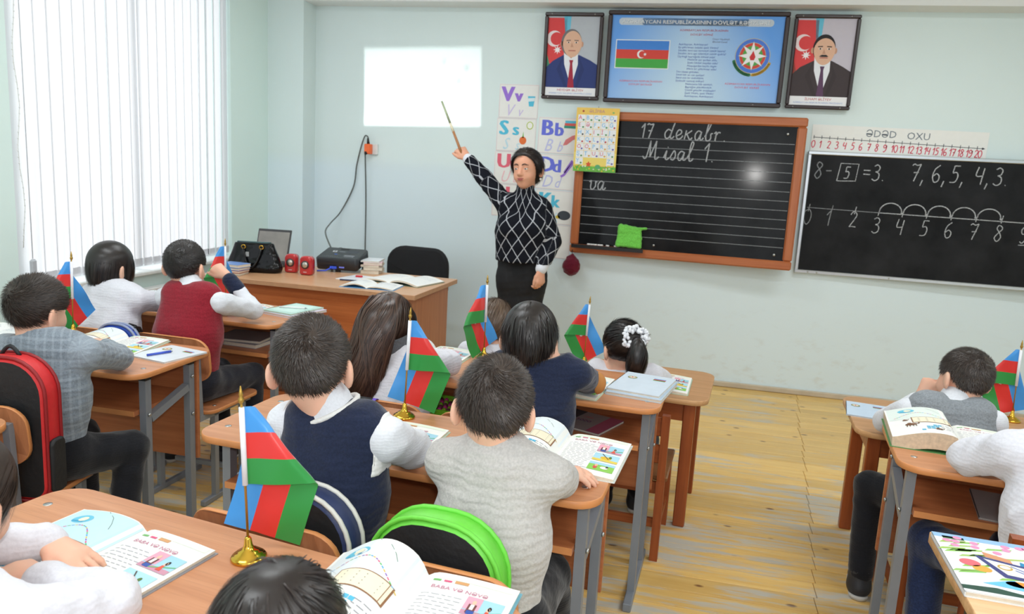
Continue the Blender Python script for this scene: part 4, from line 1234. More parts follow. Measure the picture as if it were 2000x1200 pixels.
# child with braid, mostly behind a flag
child(dict(label='child with light brown hair in a braid, sitting next to the flag', group=G,
    head=(-0.784, 3.22, 0.832), hrot=(25, 6, 0), hs=0.95, pel=(-0.765, 3.12, 0.43), sh=(-0.775, 3.195, 0.692), yaw=0, hw=0.115, seat=0.34,
    eL=(-0.93, 3.34, 0.645), wL=(-0.84, 3.40, 0.645), eR=(-0.63, 3.34, 0.645), wR=(-0.72, 3.41, 0.645), handL=((0.7, 0.6, 0), DOWN), handR=((-0.7, 0.6, 0), DOWN),
    kL=(-0.85, 3.43, 0.395), kR=(-0.68, 3.43, 0.395), top='sweater', topmat=K_WHITE, hairmat=H_LIGHT, seed=14, skin='light',
    hair=dict(thick=0.010, n=3000, seg=6, len=0.075, lift=0.02, grav=0.0, swirl=0, mess=0.05, w=0.0017, tie=(-0.04, -0.085, -0.055), line='bob'),
    locks=[dict(path=[(-0.79, 3.140, 0.79), (-0.815, 3.125, 0.765), (-0.838, 3.120, 0.735), (-0.86, 3.125, 0.695)], spread=[0.020, 0.024, 0.020, 0.012], n=260, wid=0.002, seg=9)]))

# girl with ponytail and white scrunchie
g10, base10, R10 = child(dict(label='girl in white with a black ponytail tied by a white scrunchie', group=G,
    head=(-0.209, 3.13, 0.806), hrot=(26, 10, -3), hs=0.95, pel=(-0.180, 3.09, 0.42), sh=(-0.195, 3.135, 0.690), yaw=0, hw=0.115,
    seat=0.34, eL=(-0.34, 3.29, 0.642), wL=(-0.26, 3.36, 0.645), eR=(-0.045, 3.31, 0.642), wR=(-0.14, 3.37, 0.645), handL=((0.6, 0.7, 0), DOWN), handR=((-0.7, 0.6, 0), DOWN),
    kL=(-0.265, 3.375, 0.395), kR=(-0.09, 3.375, 0.395), aL=(-0.26, 3.365, 0.09), aR=(-0.11, 3.36, 0.09), top='sweater', topmat=K_WHITE, legmat=M_DARKT, hairmat=H_BLACK, seed=17,
    hair=dict(thick=0.010, n=3600, seg=6, len=0.085, lift=0.02, grav=0.0, swirl=0, mess=0.05, w=0.0016, tie=(0.035, -0.105, 0.045), line='bob'),
    locks=[dict(path=[(-0.155, 3.045, 0.862), (-0.146, 3.022, 0.850), (-0.142, 3.020, 0.80), (-0.145, 3.022, 0.745), (-0.152, 3.030, 0.700)], spread=[0.014, 0.030, 0.046, 0.044, 0.024], n=1500, wid=0.0018, seg=9)]))
rs = random.Random(4); sc_ = MB(); cc = V3(-0.157, 3.042, 0.866) - base10; ax = unit(V3(0.15, -0.85, 0.30)); sx_ = unit(np.cross(ax, V3(0, 0, 1))); sy_ = np.cross(ax, sx_)
for k in range(90):
    a = 2 * pi * k / 45 + rs.uniform(-.1, .1); rr = 0.032 + rs.uniform(-.006, .020)
    sc_.ball(Vector(cc + (sx_ * cos(a) + sy_ * sin(a)) * rr + ax * rs.uniform(-.012, .012)), (rs.uniform(.006, .012), rs.uniform(.006, .012), rs.uniform(.006, .012)), 0, 8, 5)
so = sc_.build('scrunchie', plain('white_lace', RGB(240, 242, 248), 0.45, bmp=0.6, bscale=400), g10)
so['kind'] = 'stuff'

# boy in grey vest (right)
child(dict(label='boy in grey vest and white shirt, hand raised to his mouth', group=G,
    head=(1.008, 2.94, 0.866), hrot=(22, 6, 6), hs=0.93, pel=(0.985, 2.83, 0.42), sh=(0.965, 2.885, 0.722), yaw=-6, hw=0.132, fat=1.05,
    eL=(0.800, 3.04, 0.645), wL=(0.902, 3.02, 0.755), eR=(1.17, 3.05, 0.645), wR=(1.08, 3.12, 0.650), handL=((0.35, 0.0, 1.0), (-0.8, -0.6, 0.3), (1.3, 1.3), 0.02), handR=((-0.7, 0.5, 0), DOWN),
    seat=0.34, kL=(0.764, 2.985, 0.400), kR=(1.07, 3.13, 0.395), aL=(0.752, 2.895, 0.09), top='vest', topmat=K_GREY, shirtmat=K_CREAM, legmat=M_DARKT, hairmat=H_DARK, hair=buzz(whorl=(0.1, -0.7, 0.6), len=0.014, thick=0.006), seed=19))

# child in white sweater and jeans (right edge)
child(dict(label='child in white sweatshirt and blue jeans leaning on the desk with the thick textbook', group=G,
    head=(1.075, 2.20, 1.010), hrot=(10, 10, 0), hs=0.98, pel=(0.995, 2.05, 0.52), sh=(1.010, 2.11, 0.850), yaw=-10, hw=0.135, fat=1.05,
    eL=(0.812, 2.24, 0.795), wL=(0.985, 2.345, 0.800), eR=(1.20, 2.24, 0.79), wR=(1.06, 2.36, 0.785), handL=((0.9, 0.25, 0.1), DOWN), handR=((-0.8, 0.4, 0), DOWN),
    kL=(0.800, 2.40, 0.47), kR=(1.03, 2.42, 0.47), aL=(0.800, 2.33, 0.10), aR=(0.99, 2.40, 0.10), top='sweater', topmat=K_WHITE, legmat=M_BLUEJ, sleeve=1.2, fold=0.007, hairmat=H_DARK, hair=buzz(), seed=23))

# boy in checked sweater (left)
child(dict(label='boy in grey checked sweater with short dark hair, by the red backpack', group=G,
    head=(-2.005, 2.03, 0.978), hrot=(-4, 4, 2), hs=0.92, pel=(-1.955, 1.974, 0.52), sh=(-1.945, 2.000, 0.845), yaw=8, hw=0.132, fat=1.0,
    eL=(-2.13, 2.17, 0.785), wL=(-2.01, 2.30, 0.782), eR=(-1.862, 2.215, 0.790), wR=(-2.00, 2.31, 0.80), handL=((0.95, -0.15, -0.05), DOWN), handR=((-0.9, 0.3, 0), DOWN),
    kL=(-2.05, 2.24, 0.48), kR=(-1.800, 2.185, 0.485), aR=(-1.756, 2.045, 0.09), top='sweater', topmat=K_CHECK, uv=1, hemmat=knit('light_grey_rib', RGB(172, 174, 180), 300, 0.8), legmat=M_DARKT, hairmat=H_DARK,
    hair=buzz(whorl=(-0.15, -0.8, 0.5), len=0.024, thick=0.009, line='boy'), seed=29))

# girl in white, black bobbed hair
child(dict(label='girl in white sweater with chin-length black hair by the window', group=G,
    head=(-2.512, 2.96, 0.972), hrot=(-8, 6, 0), hs=0.96, pel=(-2.47, 2.85, 0.50), sh=(-2.455, 2.91, 0.840), yaw=-4, hw=0.128,
    eL=(-2.64, 3.08, 0.79), wL=(-2.50, 3.24, 0.785), eR=(-2.315, 3.10, 0.795), wR=(-2.38, 3.24, 0.79), handL=((0.7, 0.6, 0), DOWN), handR=((-0.6, 0.7, 0), DOWN),
    top='sweater', topmat=K_WHITE, hairmat=H_BLACK, legmat=M_BLUEJ, seed=31,
    hair=dict(thick=0.014, n=3600, seg=8, len=0.135, lift=0.05, grav=0.8, swirl=0, mess=0.08, w=0.0018, whorl=(0, 0.1, 1.0), line='bob')))

# boy in dark red vest
child(dict(label='boy in dark red vest and white shirt with navy cuffs, fist at his face', group=G,
    head=(-2.133, 2.96, 1.008), hrot=(6, 2, 0), hs=0.96, pel=(-2.06, 2.86, 0.53), sh=(-2.065, 2.91, 0.862), yaw=-2, hw=0.130, fat=1.02,
    eL=(-2.190, 3.12, 0.79), wL=(-2.12, 3.23, 0.79), eR=(-1.905, 3.130, 0.800), wR=(-2.045, 3.140, 0.945), handL=((0.7, 0.5, 0), DOWN), handR=((-0.85, 0.0, 0.55), (0.4, -0.7, 0.6), (1.3, 1.3), 0.02),
    kR=(-1.945, 3.185, 0.475), kL=(-2.12, 3.185, 0.478), top='vest', topmat=K_RED, shirtmat=K_CREAM, cuffmat=K_NAVY, hairmat=H_BLACK, hair=buzz(whorl=(0.1, -0.8, 0.45), len=0.013, thick=0.008), seed=37, cuff=0.78))

# girl at the front-left, sleeve and hand on her book
child(dict(label='girl in white sweater with tied-back dark hair, hand lying on her open book', group=G,
    head=(-1.076, 0.905, 0.945), hrot=(12, 12, 4), hs=0.98, pel=(-0.990, 0.70, 0.52), sh=(-1.000, 0.810, 0.830), yaw=-8, hw=0.132,
    eL=(-1.18, 0.98, 0.812), wL=(-1.050, 1.060, 0.806), eR=(-0.828, 0.945, 0.798), wR=(-0.975, 0.965, 0.797), handL=((0.93, -0.10, -0.24), DOWN, (0.10, 0.18), 0.22), handR=((-0.9, 0.2, 0), DOWN),
    kL=(-1.06, 1.02, 0.478), kR=(-0.88, 1.0, 0.478), top='sweater', topmat=K_WHITE, sleeve=1.05, fold=0.005, hairmat=H_DARK, seed=41,
    hair=dict(thick=0.010, n=4200, seg=9, lift=0.02, grav=0.45, swirl=0, mess=0.06, w=0.0012, tie=(0.0, -0.10, 0.0), line='bob', len=0.085), cuff=0.99,
    locks=[dict(local=True, path=[(0, -0.10, 0.0), (0, -0.135, -0.005), (0, -0.150, -0.05), (0, -0.150, -0.11), (0.0, -0.142, -0.16)], spread=[0.014, 0.024, 0.034, 0.030, 0.012], n=900, wid=0.0016, seg=9)]))

# dark wavy head at the bottom
child(dict(label='child with wavy black hair bent over the open book', group=G,
    head=(-0.457, 0.800, 0.884), hrot=(4, 26, 0), hs=0.95, pel=(-0.44, 0.56, 0.50), sh=(-0.448, 0.670, 0.800), yaw=-4, hw=0.125,
    eL=(-0.61, 0.845, 0.795), wL=(-0.52, 0.895, 0.785), eR=(-0.29, 0.80, 0.795), wR=(-0.39, 0.865, 0.785), kL=(-0.56, 0.90, 0.478), kR=(-0.42, 0.87, 0.478), handL=((0.8, 0.4, 0), DOWN), handR=((-0.8, 0.4, 0), DOWN),
    top='sweater', topmat=K_WHITE, hairmat=H_BLACK, seed=43,
    hair=dict(thick=0.012, n=6500, seg=7, len=0.070, lift=0.03, grav=0.12, swirl=0.5, mess=0.13, w=0.0014, whorl=(0.1, -0.5, 0.85), line='bob')))

# ================================================================== the teacher
def argyle():
    m, nt, bs = new_mat('argyle_knit')
    uvn = nt.nodes.new('ShaderNodeUVMap'); uvn.uv_map = 'cloth'
    sep = nt.nodes.new('ShaderNodeSeparateXYZ'); nt.links.new(uvn.outputs[0], sep.inputs[0])
    tot = None
    for sg in (1, -1):
        a = N(nt, 'ShaderNodeMath', operation='MULTIPLY_ADD'); nt.links.new(sep.outputs[0], a.inputs[0]); a.inputs[1].default_value = sg * 1.45; nt.links.new(sep.outputs[1], a.inputs[2])
        q = N(nt, 'ShaderNodeMath', operation='DIVIDE'); nt.links.new(a.outputs[0], q.inputs[0]); q.inputs[1].default_value = 0.120
        f = N(nt, 'ShaderNodeMath', operation='FRACT'); nt.links.new(q.outputs[0], f.inputs[0])
        l = N(nt, 'ShaderNodeMath', operation='LESS_THAN'); nt.links.new(f.outputs[0], l.inputs[0]); l.inputs[1].default_value = 0.085
        if tot is None: tot = l.outputs[0]
        else:
            mxn = N(nt, 'ShaderNodeMath', operation='MAXIMUM'); nt.links.new(tot, mxn.inputs[0]); nt.links.new(l.outputs[0], mxn.inputs[1]); tot = mxn.outputs[0]
    c = mixc(nt, tot, RGB(22, 24, 32), RGB(176, 178, 184))
    nt.links.new(c, bs.inputs['Base Color']); bs.inputs['Roughness'].default_value = 0.9; bs.inputs['Specular IOR Level'].default_value = 0.15
    bump(nt, bs, noise(nt, coords(nt, 'Object'), 260, 2), 0.3, 0.002)
    return m

tb = V3(-1.04, 5.00, 0)
tr_ = empty('person', tuple(tb), 0, 'teacher in black sweater with white diamond lines pointing at the projected picture', 'person')
thd = V3(-1.050, 4.985, 1.515); TR = rot3(radians(167), radians(2), radians(3)); ths = 1.10
tsh = V3(-1.052, 5.00, 1.305); tpel = V3(-1.045, 5.00, 0.86); tch = V3(-1.05, 4.985, 1.12)
# she faces the class: her right arm is on the picture's left side
aS, aE, aW = V3(-1.205, 5.00, 1.285), V3(-1.350, 5.05, 1.440), V3(-1.485, 5.10, 1.560)
bS, bE, bW = V3(-0.900, 5.00, 1.27), V3(-0.848, 4.99, 1.05), V3(-0.892, 4.865, 0.875)
S = Soft(); add_head(S, thd, TR, ths, True, True)
S.rc(tsh, thd + TR @ (V3(0, -0.02, -0.06) * ths), 0.050, 0.050, 0.03)
S.rc(tpel + V3(0, .01, .03), tch + V3(0, .02, 0), 0.08, 0.07, 0.03); S.rc(tch + V3(0, .02, 0), tsh - V3(0, 0, .03), 0.07, 0.045, 0.03)
for a, e, w in ((aS, aE, aW), (bS, bE, bW)): S.rc(tsh - V3(0, 0, .03), a - V3(0, 0, .03), 0.035, 0.032, .02); S.rc(a - V3(0, 0, .03), e, 0.034, 0.032, 0.02); S.rc(e, w, 0.034, 0.024, 0.02)
add_hand(S, aW, (-0.70, 0.2, 0.68), (0.3, -0.9, 0.45), 1.15, True, (0.9, 1.1), 0.02, 0.7)
add_hand(S, bW, (0.05, -0.12, -1.0), (0.85, -0.5, 0.0), 1.15, False, (0.55, 0.75), 0.03, 0.6)
for sx in (-1, 1): S.rc(tpel + V3(sx * 0.08, 0, 0), V3(-1.045 + sx * 0.085, 5.0, 0.48), 0.075, 0.055, .03); S.rc(V3(-1.045 + sx * 0.085, 5.0, 0.48), V3(-1.045 + sx * 0.085, 5.02, 0.09), 0.052, 0.036, .02)
obj_from(S, 'body', skin_mat('skin_adult', RGB(226, 172, 142)), tr_, tb, 0.006)
face_parts(tr_, tb, thd, TR, ths, RGB(44, 34, 30), RGB(176, 96, 90))
J = Soft()
for sx in (-1, 1):
    J.rc(V3(-1.045 + sx * 0.075, 5.0, 0.885), V3(-1.05 + sx * 0.068, 4.985, 1.10), 0.110, 0.112, 0.05)
    J.rc(V3(-1.05 + sx * 0.068, 4.985, 1.10), V3(-1.05 + sx * 0.085, 5.0, 1.275), 0.110, 0.070, 0.05)
    J.el(V3(-1.05 + sx * 0.065, 4.905, 1.135), (0.075, 0.06, 0.075), 0.05)
J.rc(V3(-1.05, 4.97, 0.93), V3(-1.05, 4.97, 1.0), 0.12, 0.12, 0.05)
J.rc(tsh - V3(0, 0, .02), tsh + V3(0, -0.005, 0.085), 0.075, 0.060, 0.04)
J.rc(aS - V3(-.03, 0, .02), aE, 0.068, 0.056, 0.04); J.rc(aE, aE + (aW - aE) * 0.88, 0.056, 0.043, 0.02)
J.rc(tsh - V3(0.05, 0, .03), tsh - V3(-0.05, 0, .03), .07, .07, .04); J.rc(bS - V3(.03, 0, .02), bE, 0.068, 0.058, 0.04); J.rc(bE, bE + (bW - bE) * 0.88, 0.058, 0.045, 0.02)
J.half((0, 0, 0.905), (0, 0, -1))
def tuv(V):
    best = np.full(len(V), 1e9); uv = np.zeros((len(V), 2))
    for a, b_, r, bias in ((V3(-1.05, 5, 0.7), V3(-1.05, 5, 1.5), 0.15, 0.0), (aS, aE, 0.055, 0.008), (aE, aW + (aW - aE), 0.055, 0.0), (bS, bE, 0.055, 0.008), (bE, bW + (bW - bE), 0.055, 0)):
        ba = b_ - a; t = np.clip(((V - a) @ ba) / (ba @ ba), 0, 1); q = V - (a + t[:, None] * ba); dd = np.linalg.norm(q, axis=1) - r + bias
        z = unit(ba); x = unit(np.cross(z, V3(0.3, 0.1, 1) if abs(z[2]) < .8 else V3(0, 1, 0))); yv = np.cross(z, x)
        m = dd < best; best[m] = dd[m]; uv[m, 0] = np.arctan2(q[m] @ x, q[m] @ yv) * r; uv[m, 1] = (t * np.linalg.norm(ba))[m]
    return uv
obj_from(J, 'sweater', argyle(), tr_, tb, 0.0065, 0.005, 4, uvf=tuv)
for a, b_ in ((aE, aW), (bE, bW)):
    K = Soft(); K.rc(a + (b_ - a) * 0.84, a + (b_ - a) * 0.97, 0.041, 0.038, 0.004); obj_from(K, 'shirt_cuff', K_CREAM, tr_, tb, 0.006)
K = Soft()
for sx in (-1, 1): K.rc(V3(-1.045 + sx * 0.075, 5.0, 0.92), V3(-1.045 + sx * 0.066, 5.0, 0.78), 0.094, 0.098, 0.05); K.rc(V3(-1.045 + sx * 0.066, 5.0, 0.78), V3(-1.045 + sx * 0.05, 5.0, 0.40), 0.098, 0.085, 0.05)
K.half((0, 0, 0.42), (0, 0, -1)); obj_from(K, 'skirt', M_BLACK, tr_, tb, 0.008, 0.004, 5)
for sx in (-1, 1):
    E2 = Soft(); p0 = V3(-1.045 + sx * 0.085, 5.02, 0.05); E2.rc(p0, p0 + V3(0, -0.13, -0.018), 0.042, 0.032, .02); E2.rc(p0, p0 + V3(0, 0, .06), 0.042, 0.040, .02); E2.half((0, 0, 0.001), (0, 0, -1)); obj_from(E2, 'shoe', M_CAP, tr_, tb, 0.006)
Vh, Fh = hair_shape(thd, TR, ths, dict(thick=0.014, n=6000, seg=8, len=0.095, lift=0.10, grav=0.26, swirl=0, mess=0.16, w=0.0016, whorl=(-0.25, 0.86, 0.62), line='woman', push=lambda X: X), 77)
link('hair', np_mesh('hair', Vh - tb, Fh, hair_mat('teacher_hair', RGB(18, 14, 14), RGB(50, 38, 34), 0.4), True), tr_)
e = MB(); ep = thd + TR @ (V3(-0.088, -0.005, -0.062) * ths) - tb; e.ball(Vector(ep), 0.008, 0, 8, 6); e.build('earring', plain('pearl', RGB(240, 238, 232), 0.2), tr_)
# pointer in her hand
pd = unit(V3(-0.43, 0.06, 0.90)); p0 = V3(-1.533, 5.098, 1.600); pr = empty('pointer_stick', tuple(p0), 0, 'wooden pointing stick in the raised hand of the teacher', 'pointer')
b = MB(); b.tube([Vector(pd * t) for t in (-0.012, 0.06, 0.15)], [0.010, 0.009, 0.0085], 10); b.build('handle', plain('stick_wood', RGB(176, 120, 76), 0.5), pr)
b = MB(); b.tube([Vector(pd * t) for t in (0.15, 0.21)], [0.0088, 0.0082], 10); b.build('tape', plain('cream_tape', RGB(236, 226, 196), 0.4), pr)
b = MB(); b.tube([Vector(pd * t) for t in (0.21, 0.37)], [0.0082, 0.0068], 10); b.build('tip', plain('patterned_tape', RGB(176, 186, 150), 0.4, var=0.3, scale=60), pr)

# ================================================================== desk flags
def satin(name, col):
    m = plain(name, col, 0.38, var=0.05, scale=8, spec=0.45)
    b = m.node_tree.nodes['Principled BSDF']; b.inputs['Sheen Weight'].default_value = 0.4; b.inputs['Sheen Roughness'].default_value = 0.4
    return m
F_BLUE, F_RED, F_GREEN = satin('flag_blue', RGB(66, 152, 226)), satin('flag_red', RGB(222, 52, 48)), satin('flag_green', RGB(44, 146, 66))
M_SLEEVE = plain('white_flag_sleeve', RGB(238, 240, 246), 0.45)
M_EMB = plain('white_flag_emblem', RGB(244, 244, 246), 0.5)
M_POLE = plain('dull_brass', RGB(186, 150, 72), 0.35, 0.8)
ZS, HF, LF = 0.150, 0.152, 0.279          # sleeve base height, hoist, fly
def flag(c, rz, mirror, label, fold=54.0, rb=0.010, wave=0.004, tilt=(0, 0), seed=0):
    r = empty('desk_flag', c, 0, label, 'flag', 'small flags on gold stands')
    r.rotation_euler = (tilt[0], tilt[1], rz)
    b = MB(); b.lathe([(0.033, 0), (0.034, 0.005), (0.031, 0.009), (0.027, 0.0095), (0.026, 0.013), (0.020, 0.014), (0.019, 0.018), (0.012, 0.020), (0.008, 0.030), (0.0065, 0.042), (0.004, 0.046)], n=36); b.build('stand', M_GOLD, r)
    b = MB(); b.tube([(0, 0, 0.04), (0, 0, 0.312)], 0.0024, 10); b.build('pole', M_POLE, r)
    b = MB(); b.lathe([(0.002, 0.308), (0.0052, 0.312), (0.0056, 0.318), (0.003, 0.323), (0.0042, 0.326), (0.0008, 0.343)], n=14); b.build('finial', M_POLE, r)
    b = MB(); b.lathe([(0.0052, ZS), (0.0052, ZS + HF)], n=12); b.build('sleeve', M_SLEEVE, r)
    a = radians(fold); e = (cos(a), -sin(a)); n = (sin(a), cos(a)); sx = -1 if mirror else 1
    def mp(s, t):
        q = (s, -t); d = q[0] * n[0] + q[1] * n[1]; l = q[0] * e[0] + q[1] * e[1]
        if d < 0: dd, dep = d, 0.0
        elif d < pi * rb: dd, dep = rb * sin(d / rb), rb * (1 - cos(d / rb))
        else: dd, dep = -(d - pi * rb), 2 * rb
        x = l * e[0] + dd * n[0]; z = l * e[1] + dd * n[1]
        far = max(0.0, d - pi * rb)
        dep += wave * sin(l * 38 + d * 20 + seed) * min(1, abs(x) / 0.03) + far * 0.10 * sin(far * 12 + seed)
        return Vector((sx * (x + 0.004), dep + 0.0045, ZS + HF + z))
    g = MB()
    for k, (t0, t1) in enumerate(((0, 1 / 3), (1 / 3, 2 / 3), (2 / 3, 1))):
        g.grid(48, 8, lambda u, v: mp(u * LF, (t0 + (t1 - t0) * v) * HF), k)
    g.build('cloth', [F_BLUE, F_RED, F_GREEN], r)
    def nor(s, t):
        d = 1e-3; p = mp(s, t); return (mp(s + d, t) - p).cross(mp(s, t + d) - p).normalized()
    pr = Print(); pr.crescent(-0.006, 0, 0.018, (1, 1, 1, 1)); pr.star(0.012, 0, 0.0095, 0.0048, 8, (1, 1, 1, 1))
    for sg in (1, -1):
        pr.build('emblem', r, lambda x, yv, zz: mp(LF / 2 + x, HF / 2 - yv) + nor(LF / 2 + x, HF / 2 - yv) * sg * 0.0011)
    return r
flag((-0.757, 1.225, 0.74), radians(14), False, 'small tricolour flag on the desk of the girl with open book', tilt=(0, -0.04))
flag((-0.785, 2.125, 0.74), radians(12), False, 'small tricolour flag beside the boy in navy vest', seed=1.0, tilt=(0, 0.03))
flag((-0.755, 2.950, 0.74), radians(66), True, 'small tricolour flag seen almost edge-on near the long haired girl', seed=2.0, fold=58)
flag((-0.422, 3.590, 0.59), radians(22), True, 'small tricolour flag left of the girl with the white scrunchie', seed=3.0, fold=60, tilt=(0, 0.03))
flag((1.385, 3.450, 0.59), radians(-18), True, 'small tricolour flag next to the boy in the grey vest', seed=4.0, tilt=(0, -0.03))
flag((-2.390, 2.590, 0.74), radians(72), True, 'small tricolour flag behind the boy in checked sweater', seed=5.0, fold=62, tilt=(0, 0.02))
flag((-2.255, 3.450, 0.74), radians(64), True, 'small tricolour flag in front of the boy in dark red vest', seed=6.0, fold=60)

# ================================================================== books
def pcol(r, g, b): return RGB(r, g, b)
def picture(p, x, y, w, h, kind):
    p.L(1)
    if kind == 0:
        p.rect(x, y, w, h, pcol(168, 214, 232), 6, 3); p.L(2).rect(x, y + h * .3, w * .42, h * .7, pcol(238, 170, 190), 3, 2); p.rect(x, y, w, h * .25, pcol(206, 150, 170), 5, 1)
        p.L(3).rect(x + w * .12, y + h * .1, w * .22, h * .5, pcol(120, 70, 70)); p.L(4).oval(x + w * .24, y + h * .70, w * .055, h * .12, pcol(236, 196, 170)); p.rect(x + w * .18, y + h * .3, w * .1, h * .28, pcol(244, 244, 240)); p.rect(x + w * .15, y + h * .05, w * .2, h * .2, pcol(60, 90, 170))
        p.oval(x + w * .66, y + h * .5, w * .05, h * .11, pcol(236, 196, 170)); p.oval(x + w * .685, y + h * .56, w * .05, h * .12, pcol(36, 28, 30)); p.poly([(x + w * .58, y + h * .1), (x + w * .75, y + h * .1), (x + w * .69, y + h * .42), (x + w * .62, y + h * .42)], pcol(224, 92, 70)); p.line([(x + w * .35, y + h * .1), (x + w, y + h * .5)], h * .05, pcol(110, 190, 120))
    elif kind == 1:
        p.rect(x, y, w, h, pcol(176, 220, 236), 6, 3); p.L(2).rect(x, y, w, h * .28, pcol(232, 206, 96), 5, 1); p.oval(x + w * .5, y + h * .45, w * .22, h * .2, pcol(232, 190, 60)); p.L(3).oval(x + w * .66, y + h * .62, w * .06, h * .14, pcol(90, 120, 60)); p.line([(x + w * .3, y + h * .95), (x + w * .62, y + h * .35)], h * .05, pcol(90, 80, 70))
    else:
        p.rect(x, y, w, h, pcol(146, 204, 96), 6, 3); p.L(2).rect(x, y + h * .7, w, h * .3, pcol(170, 216, 240), 5, 1); p.L(3).oval(x + w * .3, y + h * .6, w * .06, h * .15, pcol(236, 190, 160)); p.oval(x + w * .28, y + h * .36, w * .08, h * .2, pcol(214, 90, 80)); p.oval(x + w * .62, y + h * .42, w * .15, h * .16, pcol(244, 240, 232)); p.oval(x + w * .72, y + h * .56, w * .05, h * .12, pcol(60, 50, 50))
def lesson_right(W, H, seed=0):
    rng = random.Random(seed); p = Print()
    p.rect(0.012, H - 0.020, W - 0.02, 0.016, pcol(236, 244, 226), 8, 1)
    p.L(1)
    for k, c in enumerate((pcol(120, 186, 110), pcol(222, 90, 130), pcol(214, 160, 110))): p.rect(0.020 + k * 0.021, H - 0.030, 0.015 if k < 2 else 0.026, 0.006 + 0.003 * (k == 2), c, 2, 1)
    p.L(2).text('BABA VƏ NƏVƏ', 0.024, H - 0.055, 0.015, pcol(196, 120, 150))
    p.L(1)
    yv = H - 0.075
    while yv > 0.03:
        x = 0.014
        while x < W * 0.50:
            w = rng.uniform(0.007, 0.016); p.rect(x, yv, w, 0.0018, pcol(178, 178, 188)); x += w + 0.004
        yv -= 0.0115
    for k in range(3): picture(p, W * 0.56, H - 0.115 - k * 0.068, W * 0.38, 0.056, k)
    return p
def lesson_left(W, H, seed=0, tint=pcol(232, 240, 244)):
    """x runs from the outer edge (0) to the spine (W)"""
    p = Print(); p.rect(0.004, H * 0.55, W - 0.008, H * 0.44, tint, 10, 3)
    p.L(1).oval(W * .30, H - 0.045, 0.024, 0.018, pcol(110, 196, 222)); p.L(2).oval(W * .32, H - 0.045, 0.010, 0.010, pcol(240, 236, 210)); p.rect(W * .20, H - .058, 0.03, 0.006, pcol(70, 160, 200))
    p.L(1).line([(W * .45, H * .99), (W * .62, H * .93), (W * .72, H * .86), (W * .78, H * .80)], 0.0013, pcol(120, 140, 120))
    cs = (pcol(226, 90, 130), pcol(110, 190, 110), pcol(90, 170, 220), pcol(236, 196, 90), pcol(150, 100, 190))
    pth = [(W * (0.10 + 0.84 * t), H * (0.66 + 0.10 * sin(t * 5.0 - 0.6))) for t in [k / 24 for k in range(25)]]
    for k in range(24): p.line([pth[k], ((pth[k][0] * .25 + pth[k + 1][0] * .75), (pth[k][1] * .25 + pth[k + 1][1] * .75))], 0.0026, cs[k % 5])
    p.L(1).rect(W * .33, H * .385, W * .58, H * .205, pcol(150, 106, 74), 12, 2)
    p.L(2).rect(W * .345, H * .396, W * .55, H * .183, pcol(240, 232, 206), 12, 2)
    p.L(3)
    for k in range(4):
        p.rect(W * .42, H * (.545 - .038 * k), W * .14, 0.003, pcol(150, 140, 130)); p.rect(W * .64, H * (.540 - .038 * k), W * .17, 0.003, pcol(150, 140, 130))
    p.L(1)
    for k, (a, c) in enumerate(((.42, .10), (.50, .155), (.56, .155), (.50, .21), (.56, .21), (.62, .21), (.60, .265), (.66, .265))): p.rect(W * a, H * c, W * .052, H * .040, pcol(92, 186, 222))
    p.L(1)
    rng = random.Random(seed)
    for k in range(4):
        x = W * .70
        while x < W * .95:
            w = rng.uniform(.006, .014); p.rect(x, H * (.30 - .045 * k), w, 0.0022, pcol(150, 150, 160)); x += w + .004
    return p
def blank_page(W, H, seed=0):
    p = Print()
    for k in range(12): p.rect(0.012, H * (0.10 + 0.065 * k), W - 0.024, 0.0010, pcol(176, 196, 222), 6, 1)
    rng = random.Random(seed); p.L(1)
    for k in range(4):
        x = 0.016
        while x < W * .8: w = rng.uniform(.006, .016); p.rect(x, H * (.82 - .065 * k), w, 0.0016, pcol(110, 116, 150)); x += w + .005
    return p

